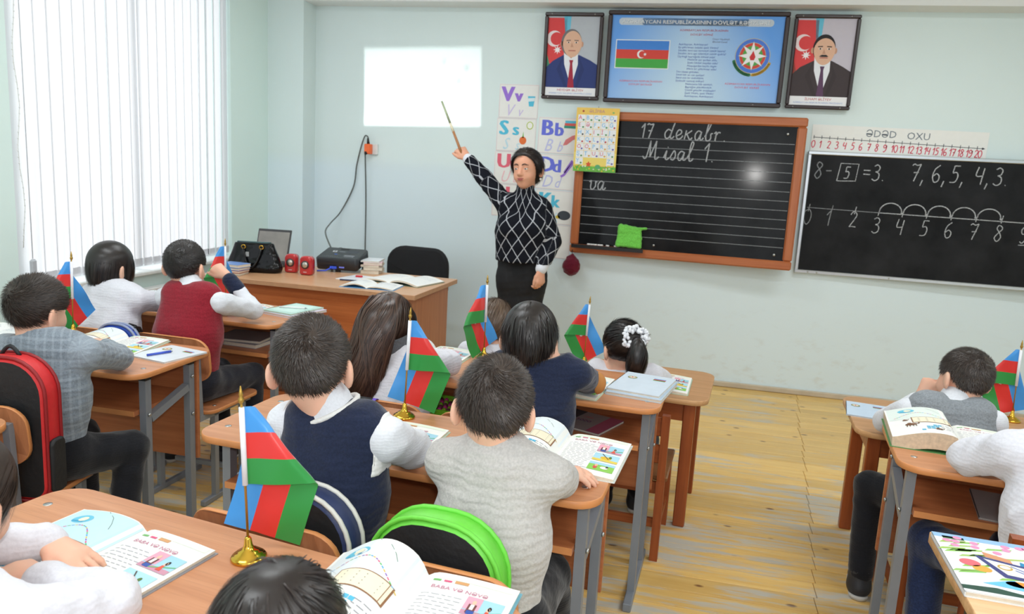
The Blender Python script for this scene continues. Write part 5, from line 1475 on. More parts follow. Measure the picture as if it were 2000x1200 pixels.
def open_book(c, rz, label, W=0.178, H=0.285, tl=0.014, tr=0.010, al=0.020, ar=0.004, cover=RGB(200, 220, 200), left=lesson_left, right=lesson_right, seed=0, group='open textbooks', name='open_book', edge=None, sc=1.0):
    """two leaves of pages that rise from the spine; al and ar arch the left and right leaf"""
    r = empty(name, c, rz, label, 'book', group)
    W *= sc; H *= sc
    def zf(u, t, a):
        return 0.003 + t * (1 - (1 - min(u / 0.16, 1)) ** 2) * (1 - 0.45 * u) + a * sin(pi * min(1, u * 1.02)) ** 1.0 * (1 - 0.35 * u)
    for sgn, t, a, fn, nm in ((-1, tl, al, left, 'left_pages'), (1, tr, ar, right, 'right_pages')):
        k = 16
        b = MB()
        tops = [(sgn * W * i / k, zf(i / k, t, a)) for i in range(k + 1)]
        bots = [(sgn * W * (i / k) * (1.0 - 0.010), max(0.002, zf(i / k, t, a) - t * (0.35 + 0.65 * min(1, 4 * i / k)) - 0.0005)) for i in range(k + 1)]
        V = []
        for yv in (-H / 2, H / 2):
            V += [(x, yv, z) for x, z in tops] + [(x, yv, z) for x, z in bots]
        n = k + 1; F = []; mi = []
        for i in range(k):
            q = (i, i + 1, 2 * n + i + 1, 2 * n + i); F.append(q if sgn > 0 else q[::-1])
            q = (n + i, 2 * n + n + i, 2 * n + n + i + 1, n + i + 1); F.append(q if sgn > 0 else q[::-1])
        b.add(V, F, 0, True)
        F2 = []
        for i in range(k):
            F2.append((i, n + i, n + i + 1, i + 1)); F2.append((2 * n + i, 2 * n + i + 1, 3 * n + i + 1, 3 * n + i))
        F2.append((k, n + k, 3 * n + k, 2 * n + k)); F2.append((0, 2 * n, 3 * n, n))
        b.add(V, F2, 1, False)
        pg = b.build(nm, [M_PAPER, edge or M_PAGES], r)
        if fn is not None:
            pr = fn(W, H, seed)
            if sgn > 0: mpf = lambda x, yv, zz: (x, yv - H / 2, zf(min(1, max(0, x / W)), t, a) + zz * 0.6 + 0.0003)
            else: mpf = lambda x, yv, zz: (x - W, yv - H / 2, zf(min(1, max(0, (W - x) / W)), t, a) + zz * 0.6 + 0.0003)
            pr.build('printed_page', pg, mpf)
    cv = MB(); cv.box((0, 0, 0.001), (2 * W + 0.008, H + 0.006, 0.002)); cv.build('cover', plain('cover_%d_%d' % (int(cover[0] * 999), int(cover[2] * 999)), cover, 0.4), r)
    return r

OB = open_book
OB((-1.025, 1.110, 0.74), radians(-10), 'open textbook under the hand of the girl in white with tied-back hair', al=0.012, left=lambda W, H, s: lesson_left(W, H, s, pcol(196, 226, 242)), cover=RGB(150, 150, 156), seed=1)
OB((-0.418, 1.130, 0.74), radians(-3), 'open textbook with a high curling leaf beside the wavy haired child', al=0.052, tl=0.018, cover=RGB(120, 180, 200), seed=2)
OB((-0.285, 2.000, 0.74), radians(-5), 'open textbook in front of the boy in pale grey sweater', al=0.040, tl=0.016, cover=RGB(226, 232, 228), seed=3)
OB((-0.800, 1.910, 0.74), radians(-3), 'open textbook under the hand of the boy in navy vest', al=0.003, tl=0.008, tr=0.010, seed=4)
OB((-0.990, 2.880, 0.74), radians(-3), 'open textbook in front of the long haired girl', al=0.035, seed=5)
OB((-0.392, 2.700, 0.74), radians(-8), 'open textbook under the arms of the boy with elbow patch', W=0.165, al=0.004, tl=0.009, seed=6)
OB((-0.085, 3.425, 0.59), radians(-4), 'open textbook on the low wooden table under the scrunchie girl', W=0.165, al=0.006, tl=0.010, seed=7)
OB((-0.680, 3.480, 0.59), radians(-2), 'open textbook in front of the child with a braid', al=0.006, tl=0.010, seed=8, W=0.16)
OB((-2.145, 2.510, 0.74), radians(8), 'open textbook beside the boy in the checked sweater', al=0.032, W=0.17, H=0.25, tl=0.016, seed=9)
OB((-2.112, 3.385, 0.74), radians(-2), 'open textbook under the elbow of the boy in dark red vest', W=0.095, H=0.24, seed=10)
OB((-2.640, 3.380, 0.74), radians(0), 'open textbook in front of the girl in white by the window', W=0.15, H=0.24, seed=12)
OB((-2.660, 2.470, 0.74), radians(0), 'open workbook on the far end of the checked sweater boy\'s desk', left=blank_page, right=blank_page, W=0.15, H=0.22, al=0.01, seed=13)
def camel_left(W, H, s):
    p = lesson_left(W, H, s, pcol(228, 238, 232)); br = pcol(122, 84, 58)
    for cx, cy, k in ((W * .30, H * .33, 1.0), (W * .66, H * .16, .6), (W * .24, H * .50, .45)):
        p.L(4).oval(cx, cy, .016 * k, .009 * k, br); p.oval(cx - .004 * k, cy + .009 * k, .006 * k, .007 * k, br); p.line([(cx + .013 * k, cy), (cx + .022 * k, cy + .004 * k), (cx + .022 * k, cy + .014 * k)], .004 * k, br)
        for dx in (-.011, -.004, .005, .012): p.line([(cx + dx * k, cy), (cx + dx * k * 1.1, cy - .022 * k)], .0025 * k, br)
    return p
OB((0.878, 2.545, 0.74), radians(-8), 'thick worn open textbook with brown camels printed on its page', W=0.195, H=0.29, tl=0.050, tr=0.016, al=0.022, ar=0.002, left=camel_left, cover=RGB(90, 150, 90), edge=plain('worn_page_edges', RGB(226, 206, 178), 0.8, var=0.2, scale=90), seed=11)
OB((-1.770, 4.185, 0.78), radians(4), 'open exercise book with blue cover on the teacher desk', W=0.16, H=0.20, al=0.022, ar=0.010, tl=0.006, tr=0.006, left=blank_page, right=blank_page, cover=RGB(96, 176, 236), seed=14)
OB((-1.690, 4.480, 0.78), radians(-14), 'open white register book lying on the teacher desk', W=0.21, H=0.30, al=0.012, ar=0.022, tl=0.008, tr=0.010, left=blank_page, right=blank_page, cover=RGB(110, 130, 110), seed=15)

def closed_book(c, rz, label, w, h, t, cover, fn=None, name='exercise_book', group='closed exercise books', tilt=(0, 0)):
    r = empty(name, c, rz, label, 'book', group); r.rotation_euler = (tilt[0], tilt[1], rz)
    b = MB(); b.box((0.001, 0, t / 2), (w - 0.004, h - 0.005, t - 0.003)); b.build('pages', M_PAGES, r)
    cm = plain('cover_%d_%d' % (int(cover[0] * 999), int(cover[2] * 999)), cover, 0.35, var=0.04)
    b = MB(); b.box((0, 0, t - 0.001), (w, h, 0.002)); b.box((0, 0, 0.001), (w, h, 0.002)); b.box((-w / 2 + 0.001, 0, t / 2), (0.002, h, t)); b.build('cover', cm, r)
    for nm, f_ in (fn if isinstance(fn, (list, tuple)) else (('cover_print', fn),)):
        if f_ is None: continue
        p = Print(); f_(p, w, h); p.build(nm, r, lambda x, yv, zz: (x, yv, t + zz * .6 + .0003))
    return r
def state_emblem(p, w, h):
    p.oval(-w * .28, h * .22, .018, .018, pcol(120, 130, 90)); p.L(1).oval(-w * .28, h * .22, .014, .014, pcol(214, 196, 150)); p.L(2).star(-w * .28, h * .22, .012, .006, 8, pcol(246, 246, 246)); p.L(3).oval(-w * .28, h * .22, .004, .005, pcol(214, 60, 50))
def state_flag(p, w, h):
    for k, c in enumerate((pcol(70, 150, 210), pcol(214, 60, 60), pcol(60, 150, 80))): p.rect(w * .12, h * (.30 - .035 * k), .045, h * .035, c)
state_cover = (('emblem_print', state_emblem), ('flag_print', state_flag))
closed_book((-0.102, 2.745, 0.74), radians(-11), 'pale blue exercise book with emblem, under its twin on the patch boy\'s desk', 0.20, 0.27, 0.012, RGB(196, 214, 230))
closed_book((-0.104, 2.755, 0.7522), radians(-12), 'pale blue exercise book with printed emblem and flag, topmost on the patch boy\'s desk', 0.19, 0.265, 0.010, RGB(216, 228, 240), state_cover)
closed_book((0.808, 3.345, 0.59), radians(-10), 'pale blue exercise book with emblem on the corner of the low wooden table', 0.17, 0.215, 0.006, RGB(206, 224, 242), state_cover)
closed_book((0.975, 3.375, 0.59), radians(-16), 'clear plastic folder lying by the elbow of the grey vest boy', 0.16, 0.215, 0.004, RGB(196, 206, 214), None)
closed_book((-1.868, 2.478, 0.74), radians(-12), 'white covered exercise book with a blue pen on the checked boy\'s desk', 0.19, 0.20, 0.006, RGB(226, 234, 240), state_cover)
def mint(p, w, h): p.rect(-w * .4, -h * .4, w * .8, h * .8, pcol(206, 234, 226))
closed_book((-1.866, 3.440, 0.74), radians(-16), 'lilac edged exercise book under the mint folder', 0.20, 0.25, 0.012, RGB(222, 206, 226))
closed_book((-1.872, 3.445, 0.7522), radians(-13), 'mint green folder with a white marker on top', 0.18, 0.24, 0.008, RGB(188, 226, 214), mint)
def art(p, w, h):
    rng = random.Random(8)
    p.rect(-w / 2, -h / 2, w, h, pcol(240, 244, 246), 1, 1)
    p.L(1).rect(-w / 2, h * .42, w, h * .08, pcol(150, 190, 226)); p.rect(-w * .42, h * .40, w * .2, h * .05, pcol(90, 130, 90))
    for k in range(26):
        x, yv = rng.uniform(-.4, .4) * w, rng.uniform(-.36, .36) * h; p.L(1).poly([(x - .03, yv - .004), (x + .025, yv + .012), (x + .03, yv + .02), (x - .02, yv + .008)], pcol(140 + rng.randint(0, 50), 200, 80 + rng.randint(0, 40)))
    for k in range(12): p.L(2).oval(rng.uniform(-.45, .45) * w, rng.uniform(.22, .46) * h, .009, .008, pcol(232, 150, 190))
    p.L(2).oval(-w * .3, 0, .02, .016, pcol(226, 110, 120)); p.oval(-w * .22, -h * .08, .018, .014, pcol(240, 170, 70)); p.oval(w * .05, -h * .26, .03, .013, pcol(240, 150, 50)); p.poly([(-w * .3, -h * .32), (w * .1, -h * .36), (0, -h * .2)], pcol(110, 196, 236))
    p.L(3).poly([(-w * .22, h * .16), (w * .30, h * .05), (w * .40, -h * .22), (-w * .06, -h * .17)], pcol(62, 66, 128)); p.L(4).poly([(-w * .15, h * .11), (w * .25, h * .02), (w * .32, -h * .16), (-w * .02, -h * .12)], pcol(236, 240, 230)); p.L(5).oval(w * .0, 0, .014, .012, pcol(206, 170, 80)); p.L(6).oval(0, 0, .010, .008, pcol(236, 240, 230)); p.L(5).line([(w * .06, .01), (w * .2, -.014)], .004, pcol(110, 120, 190)); p.line([(w * .08, -.006), (w * .22, -.03)], .004, pcol(110, 120, 190))
    p.L(3).poly([(-w * .12, h * .24), (w * .10, h * .16), (w * .10, h * .09), (-w * .12, h * .15)], pcol(214, 150, 110)); p.poly([(w * .18, h * .15), (w * .36, h * .05), (w * .34, h * .0), (w * .16, h * .08)], pcol(40, 140, 190))
    p.L(1).poly([(-w / 2, -h * .40), (-w * .2, -h * .37), (w * .1, -h * .43), (w / 2, -h * .43), (w / 2, -h / 2 + .01), (-w / 2, -h * .46)], pcol(40, 76, 62))
closed_book((0.700, 1.655, 0.74), radians(-3), 'large workbook with a colourful painted cover on the pale plywood desk', 0.215, 0.265, 0.012, RGB(232, 236, 240), art, name='workbook')
closed_book((0.855, 1.600, 0.752), radians(14), 'turquoise plastic covered booklet overlapping the colourful workbook', 0.15, 0.21, 0.008, RGB(170, 206, 216), None)
# things on the shelves under the tabletops
def mag(p, w, h): p.rect(-w / 2, -h / 2, w * .3, h, pcol(70, 72, 80)); p.rect(w * .25, -h / 2, w * .25, h, pcol(176, 92, 120)); p.L(1).text('3000', -w * .18, -.01, .032, pcol(214, 90, 96)); p.L(2).text('3000', -w * .176, -.0125, .032, pcol(70, 80, 130)); p.L(1).text('1000', -w * .15, .035, .022, pcol(214, 110, 110))
closed_book((-0.300, 2.745, 0.589), radians(-22), 'grey and pink magazine with large digits on the shelf under the desk', 0.22, 0.20, 0.008, RGB(150, 148, 152), mag, name='magazine')
closed_book((-2.075, 3.350, 0.589), radians(-5), 'grey album with purple edge on the shelf under the folder desk', 0.26, 0.22, 0.02, RGB(150, 148, 158))
closed_book((-2.070, 3.345, 0.6095), radians(4), 'dark grey drawing pad lying on the album on the shelf', 0.24, 0.21, 0.014, RGB(136, 136, 142))
closed_book((1.000, 2.420, 0.589), radians(-12), 'transparent file folder on the shelf under the thick textbook\'s desk', 0.17, 0.24, 0.006, RGB(150, 148, 150))
# abacus on the long haired girl's shelf
ab = empty('counting_frame', (-0.800, 2.700, 0.589), radians(-4), 'bright green counting frame with coloured beads on the shelf', 'counting frame')
for yy in (-0.09, 0.09):
    b = MB(); b.box((0, yy, 0.012), (0.24, 0.014, 0.024), bev=0.003); b.build('rail', plain('lime_plastic', RGB(130, 206, 50), 0.35), ab)
for sx in (-1, 1):
    b = MB(); b.box((sx * 0.113, 0, 0.012), (0.014, 0.166, 0.024), bev=0.003); b.build('side_rail', plain('lime_plastic', RGB(130, 206, 50), 0.35), ab)
for k in range(5):
    b = MB(); b.tube([(-0.108, -0.06 + k * 0.03, 0.012), (0.108, -0.06 + k * 0.03, 0.012)], 0.0015, 6); wr = b.build('wire', M_STEEL, ab)
    for j in range(7):
        q = MB(); q.ball((-0.09 + j * 0.019 + 0.03 * (k % 2), -0.06 + k * 0.03, 0.013), (0.009, 0.011, 0.011), 0, 10, 6); q.build('bead', [plain('bead_pink', RGB(206, 60, 140), .35), plain('bead_lime', RGB(150, 200, 50), .35), plain('bead_brown', RGB(110, 60, 70), .35)][(j + k) % 3], wr)
def pen(c, rz, col, label, L=0.14):
    r = empty('pen', c, rz, label, 'pen', 'pens on the desks')
    b = MB(); b.tube([(-L / 2, 0, 0.005), (L * 0.42, 0, 0.005)], 0.0045, 8); b.build('barrel', plain('pen_%d' % int(col[2] * 999), col, 0.3), r)
    b = MB(); b.tube([(L * 0.42, 0, 0.005), (L / 2, 0, 0.005)], [0.004, 0.001], 8); b.build('tip', M_STEEL, r)
pen((-1.880, 2.45, 0.7465), radians(65), RGB(60, 90, 200), 'blue pen on the white covered exercise book', 0.10)
pen((-1.872, 3.44, 0.7605), radians(12), RGB(238, 240, 240), 'white marker on the mint green folder')
pen((-1.960, 4.310, 0.78), radians(8), RGB(50, 60, 90), 'dark blue pen beside the open exercise book on teacher desk')

# ================================================================== things on the front wall
def at_wall(x, z, off=0.0): return (x, WALL_Y - off, z)
def wallmap(x0, z0, sc=1.0):
    """print space (u right, v up) to the front wall, facing the class"""
    return lambda u, v, zz: (x0 + u * sc, -zz * 1.5, z0 + v * sc)
def board_part(root, name, x0, x1, z0, z1, y0, y1, mat, bev=0.0):
    b = MB(); b.box(((x0 + x1) / 2, (y0 + y1) / 2, (z0 + z1) / 2), (x1 - x0, abs(y1 - y0), z1 - z0), bev=bev); return b.build(name, mat, root)

# ---- stroke letters for chalk and marker
def smooth_line(P, n=6):
    if len(P) < 3: return P
    out = []
    for i in range(len(P) - 1):
        a = P[max(i - 1, 0)]; b = P[i]; c = P[i + 1]; d = P[min(i + 2, len(P) - 1)]
        for k in range(n):
            t = k / n
            out.append(tuple(0.5 * (2 * b[j] + (c[j] - a[j]) * t + (2 * a[j] - 5 * b[j] + 4 * c[j] - d[j]) * t * t + (3 * b[j] - a[j] - 3 * c[j] + d[j]) * t ** 3) for j in (0, 1)))
    return out + [P[-1]]
GL = {
 '0': (.55, [[(.3, 1), (.08, .8), (.05, .4), (.22, 0), (.42, .2), (.5, .6), (.42, .9), (.3, 1)]]),
 '1': (.35, [[(.05, .68), (.28, 1)], [(.28, 1), (.18, 0)]]),
 '2': (.5, [[(.08, .8), (.22, 1), (.42, .9), (.4, .65), (.05, .02)], [(.05, .02), (.2, .05), (.45, .02)]]),
 '3': (.5, [[(.1, .9), (.28, 1), (.43, .85), (.36, .62), (.2, .55)], [(.2, .55), (.4, .45), (.4, .15), (.2, 0), (.02, .1)]]),
 '4': (.5, [[(.15, 1), (.06, .5), (.4, .5)], [(.45, .95), (.33, 0)]]),
 '5': (.5, [[(.5, 1), (.2, 1)], [(.2, 1), (.14, .58)], [(.14, .58), (.34, .62), (.42, .4), (.3, .08), (.02, .05)]]),
 '6': (.5, [[(.4, 1), (.15, .75), (.05, .35), (.15, .02), (.35, .08), (.4, .35), (.25, .5), (.08, .35)]]),
 '7': (.5, [[(.05, .9), (.15, 1), (.3, .93), (.5, 1)], [(.5, 1), (.2, 0)], [(.15, .5), (.42, .52)]]),
 '8': (.5, [[(.4, .9), (.22, 1), (.12, .8), (.28, .55), (.38, .25), (.2, 0), (.04, .2), (.2, .5), (.4, .75), (.4, .9)]]),
 '9': (.5, [[(.42, .75), (.25, 1), (.08, .8), (.15, .55), (.4, .65), (.45, .9)], [(.45, .9), (.42, .4), (.2, 0), (.05, .08)]]),
 '-': (.5, [[(.05, .5), (.45, .52)]]), '=': (.5, [[(.05, .62), (.45, .62)], [(.05, .38), (.45, .36)]]), '.': (.25, [[(.08, .02), (.12, .05)]]), ',': (.25, [[(.12, .1), (.02, -.25)]]), ' ': (.45, []),
 'd': (.55, [[(.4, .42), (.22, .5), (.06, .3), (.1, .04), (.28, .06), (.42, .4)], [(.62, 1.02), (.5, .7), (.36, .1), (.46, .03), (.56, .15)]]),
 'e': (.42, [[(.02, .15), (.3, .3), (.32, .46), (.18, .5), (.06, .28), (.12, .03), (.3, .05), (.42, .2)]]),
 'k': (.5, [[(.12, .5), (.04, .02)], [(.42, .5), (.1, .26)], [(.16, .3), (.32, .02), (.46, .12)]]),
 'a': (.48, [[(.36, .44), (.2, .5), (.05, .3), (.08, .04), (.22, .05), (.38, .46)], [(.38, .46), (.32, .08), (.42, .04), (.5, .15)]]),
 'b': (.45, [[(.02, .2), (.2, .6), (.32, .95), (.24, 1.02), (.14, .7), (.08, .12), (.2, .0), (.34, .12), (.34, .36), (.44, .4)]]),
 'r': (.42, [[(.02, .4), (.12, .48), (.08, .02)], [(.08, .25), (.22, .47), (.34, .45)]]),
 'M': (.95, [[(-.1, .15), (0, .02), (.12, .15), (.3, 1)], [(.3, 1), (.3, .1)], [(.3, .1), (.62, 1)], [(.62, 1), (.58, .1), (.68, .02), (.8, .15)]]),
 'i': (.3, [[(.0, .1), (.15, .5), (.1, .08), (.2, .02), (.3, .12)], [(.2, .68), (.21, .71)]]),
 's': (.36, [[(.0, .1), (.22, .52), (.3, .25), (.2, .02), (.04, .06)]]),
 'l': (.32, [[(.0, .15), (.2, .6), (.3, .95), (.2, 1.02), (.12, .6), (.12, .05), (.24, .02), (.34, .15)]]),
 'v': (.42, [[(.0, .42), (.1, .5), (.08, .1), (.2, .0), (.36, .2), (.36, .46), (.46, .42)]]),
}
def write(p, txt, x, z, size, w, col, slope=0.0, gap=1.0):
    x0 = x
    for ch in txt:
        wd, st = GL[ch]
        for s in st: p.line([(x + a * size, z + (x - x0) * slope + b_ * size) for a, b_ in smooth_line(s, 5)], w, col)
        x += wd * size * 1.12 * gap
    return x

def slate_mat(name, col, rough, spec=0.22, coat=0.0):
    m, nt, bs = new_mat(name)
    v = coords(nt, 'Object')
    f = noise(nt, v, 3.0, 5, 0.65)
    c = mixc(nt, ramp(nt, f, 0.35, 0.8), col, tuple(min(1, x * 1.9 + 0.012) for x in col[:3]) + (1,))
    nt.links.new(c, bs.inputs['Base Color'])
    bs.inputs['Roughness'].default_value = rough
    bs.inputs['Specular IOR Level'].default_value = spec
    if coat: bs.inputs['Coat Weight'].default_value = coat; bs.inputs['Coat Roughness'].default_value = 0.115
    bump(nt, bs, noise(nt, v, 420, 2), 0.10, 0.001)
    return m
CHALK = (0.62, 0.64, 0.66, 1); CHALK2 = (0.36, 0.38, 0.40, 1)
def chalk_mat():
    m, nt, bs = new_mat('chalk_marks')
    a = nt.nodes.new('ShaderNodeAttribute'); a.attribute_name = 'Col'
    f = noise(nt, coords(nt, 'Object'), 300, 2)
    c = mixc(nt, ramp(nt, f, 0.35, 0.6), (0.09, 0.095, 0.10, 1), a.outputs['Color'])
    nt.links.new(c, bs.inputs['Base Color']); bs.inputs['Roughness'].default_value = 0.95; bs.inputs['Specular IOR Level'].default_value = 0.05
    return m
M_CHALK = chalk_mat()

# ---- ruled blackboard, hung with its right end standing off the wall
BW, BH = 1.575, 1.035
BY = radians(-4.2)
bb = empty('blackboard', (-0.838, WALL_Y - 0.035, 0.918), BY, 'ruled black chalkboard in brown wooden frame with the date written on it', 'chalkboard')
fw_ = 0.062
board_part(bb, 'slate', fw_ - .005, BW - fw_ + .005, fw_ - .005, BH - fw_ + .005, -0.012, 0.010, slate_mat('black_slate', (0.005, 0.0055, 0.0065, 1), 0.45, 0.04, 0.30))
M_BFR = laminate('board_frame_wood', RGB(188, 112, 68), RGB(170, 94, 54), 'x', 0.35); M_BFRZ = laminate('board_frame_wood_upright', RGB(188, 112, 68), RGB(170, 94, 54), 'z', 0.35)
board_part(bb, 'frame_rail', 0, BW, 0, fw_, -0.03, 0.012, M_BFR, 0.01); board_part(bb, 'frame_rail', 0, BW, BH - fw_, BH, -0.03, 0.012, M_BFR, 0.01)
board_part(bb, 'frame_stile', 0, fw_, fw_, BH - fw_, -0.03, 0.012, M_BFRZ, 0.01); board_part(bb, 'frame_stile', BW - fw_, BW, fw_, BH - fw_, -0.03, 0.012, M_BFRZ, 0.01)
board_part(bb, 'support_block', BW - 0.09, BW - 0.03, 0.40, 0.62, 0.012, 0.105, M_BFRZ)
for (x, z) in ((BW - .12, BH - .11), (BW - .12, .10), (.62, .10), (.09, BH - .1)):
    b = MB(); b.lathe([(0.009, 0), (0.009, 0.002), (0.004, 0.004)], (x, -0.012, z), 10, R=Matrix.Rotation(pi / 2, 3, 'X')); b.build('screw', M_BOLT, bb)
p = Print()
for k in range(12): p.rect(fw_ + .005, 0.855 - 0.0640 * k, BW - 2 * fw_ - .01, 0.0042, CHALK2, 12, 1)
p.L(1); write(p, '17', 0.46, 0.862, 0.100, 0.0085, CHALK, -0.02); write(p, 'dekabr.', 0.625, 0.862, 0.128, 0.0085, CHALK, -0.015)
write(p, 'Misal 1.', 0.50, 0.715, 0.128, 0.0085, CHALK, -0.005); write(p, 'va', 0.115, 0.475, 0.125, 0.0085, CHALK)
pm = p.mesh('chalk_writing', lambda u, v, zz: (u, -0.0125 - zz * 1.2, v), mats=M_CHALK); link('chalk_writing', pm, bb)
b = MB(); b.box((0.29, -0.055, 0.060), (0.52, 0.055, 0.014), bev=0.003); tray = b.build('chalk_tray', M_BFR, bb)
b = MB(); b.box((0.29, -0.0845, 0.056), (0.53, 0.006, 0.026)); b.build('tray_lip', M_CAP, tray)
rz = random.Random(3)
def on_board(x, y, z): q = Matrix.Rotation(BY, 3, 'Z') @ Vector((x, y, z)); return (q.x - 0.838, q.y + WALL_Y - 0.035, q.z + 0.918)
for k, xx in enumerate((0.15, 0.175, 0.20, 0.228, 0.245, 0.29, 0.35)):
    b = MB(); b.tube([(-0.012, 0, 0.006), (0.012, 0.002, 0.006)], 0.006, 8)
    o = b.build('chalk_stick', plain('white_chalk', RGB(240, 240, 238), 0.9)); o.location = on_board(xx, -0.055, 0.0668); o.rotation_euler = (0, 0, BY + rz.uniform(-.5, .9)); tag(o, 'short stick of white chalk on the blackboard tray', 'chalk', 'chalk sticks on the tray')
# green cloth leaning on the tray
S = Soft()
for k in range(5): S.rc((-0.075 + k * 0.0375, -0.010, 0.02), (-0.070 + k * 0.034, 0.018, 0.155 - 0.005 * k), 0.022, 0.020, 0.02)
S.rc((0.07, 0.01, 0.14), (0.115, 0.005, 0.150), 0.014, 0.010, 0.01)
V, F = S.mesh(0.006, 0.006, 0.8, 9); V[:, 2] -= V[:, 2].min()
o = link('cleaning_cloth', np_mesh('cleaning_cloth', V, F, knit('green_microfibre', RGB(118, 206, 84), 300, 0.8, var=0.15), True)); o.location = on_board(0.445, -0.052, 0.0668); o.rotation_euler = (0, 0, BY)
tag(o, 'bright green cleaning cloth standing on the chalk tray', 'cloth')
# velvet pouch hanging from the board corner
S = Soft(); S.el((0, 0, 0), (0.068, 0.048, 0.075), 0.02); S.el((0, 0, 0.07), (0.022, 0.02, 0.022), 0.03)
V, F = S.mesh(0.006, 0.007, 0.6, 3)
po = empty('velvet_pouch', (-0.815, WALL_Y - 0.075, 0.815), 0, 'dark red velvet pouch hanging below the blackboard corner', 'pouch')
link('bag', np_mesh('bag', V, F, knit('maroon_velvet', RGB(104, 14, 40), 500, 0.3, rough=0.6), True), po)
b = MB(); b.tube([(0, 0, 0.08), (0, 0.01, 0.125)], 0.003, 6); b.build('cord', M_CAP, po)

# ---- right blackboard with aluminium frame
b2 = empty('blackboard', (0.775, WALL_Y - 0.004, 0.895), radians(-1.6), 'black chalkboard in thin aluminium frame with a chalk number line', 'chalkboard')
W2, H2, f2 = 1.95, 0.85, 0.024
M_ALU = plain('aluminium', RGB(206, 210, 214), 0.3, 0.85, var=0.04)
board_part(b2, 'slate', f2 - .003, W2 - f2, f2 - .003, H2 - f2 + .003, -0.020, -0.004, slate_mat('dark_slate', (0.008, 0.0085, 0.010, 1), 0.6, 0.15))
board_part(b2, 'frame_rail', 0, W2, 0, f2, -0.03, 0, M_ALU, 0.004); board_part(b2, 'frame_rail', 0, W2, H2 - f2, H2, -0.03, 0, M_ALU, 0.004)
board_part(b2, 'frame_stile', 0, f2, f2, H2 - f2, -0.03, 0, M_ALU, 0.004); board_part(b2, 'frame_stile', W2 - f2, W2, f2, H2 - f2, -0.03, 0, M_ALU, 0.004)
p = Print(); s2 = 0.112
write(p, '8', 0.055, 0.665, s2, 0.007, CHALK2); write(p, '-', 0.125, 0.675, s2 * .8, 0.007, CHALK2)
p.line([(0.205, 0.655), (0.325, 0.66), (0.335, 0.775), (0.22, 0.775), (0.205, 0.655)], 0.006, CHALK); write(p, '5', 0.245, 0.672, s2 * .72, 0.007, CHALK)
write(p, '=3.', 0.365, 0.67, s2 * .95, 0.007, CHALK)
for t, x in (('7,', .665), ('6,', .795), ('5,', .905), ('4,', 1.055), ('3.', 1.165)): write(p, t, x, 0.68, s2 * 1.02, 0.007, CHALK)
nx = lambda k: 0.045 + 0.151 * k
p.line([(nx(0) - .01, 0.462), (nx(3), 0.455)], 0.0045, CHALK2); p.line([(nx(3), 0.455), (nx(12), 0.442)], 0.006, CHALK)
for k in range(10):
    p.line([(nx(k), 0.435), (nx(k) + .008, 0.487)], 0.0055, CHALK if k > 1 else CHALK2)
    write(p, str(k), nx(k) - 0.030, 0.315 + (0.03 if k < 3 else 0), s2 * .95, 0.0062, CHALK if k > 1 else CHALK2)
for k in range(3, 8):
    p.line([(nx(k) + .075 - .070 * cos(pi * t / 14), 0.463 + 0.062 * sin(pi * t / 14)) for t in range(15)], 0.007, CHALK); p.oval(nx(k) + .146, .462, .007, .007, CHALK)
p.line([(nx(9) - .03, .30), (nx(9) + .05, .305)], .006, CHALK)
link('chalk_writing', p.mesh('chalk_writing', lambda u, v, zz: (u, -0.0203 - zz * 1.2, v), mats=M_CHALK), b2)
for x in (0.09, 0.15, 0.62):
    b = MB(); b.lathe([(0.006, 0), (0.006, 0.002)], (x, -0.03, 0.012), 8, R=Matrix.Rotation(pi / 2, 3, 'X')); b.build('rivet', M_BOLT, b2)

# ---- number strip
ns = empty('number_strip', (0.785, WALL_Y, 1.742), 0, 'white paper strip with red numbers from zero to twenty above the right chalkboard', 'poster'); ns.rotation_euler = (0, radians(0.5), 0)
b = MB(); b.box((0.553, -0.003, 0.092), (1.106, 0.002, 0.184)); b.build('paper', M_PAPER, ns)
p = Print(); gy = pcol(120, 130, 140); rd = pcol(222, 84, 104)
p.text('ƏDƏD', 0.345, 0.118, 0.066, gy); p.text('OXU', 0.605, 0.115, 0.066, gy)
p.line([(0.012, 0.098), (1.075, 0.078)], 0.004, pcol(70, 74, 80)); p.poly([(1.075, .070), (1.095, .0775), (1.075, .086)], pcol(50, 54, 60))
for k in range(21):
    x = 0.016 + k * 0.0515; p.line([(x, .088 - .019 * x), (x, .112 - .019 * x)], 0.004, pcol(70, 74, 80))
    xx = x - 0.012
    for ch in str(k): write(p, ch, xx, 0.028 - .010 * x, 0.048, 0.0060, rd); xx += 0.021 if ch != '1' else 0.016
p.build('printed_numbers', ns, lambda u, v, zz: (u, -0.0042 - zz, v))

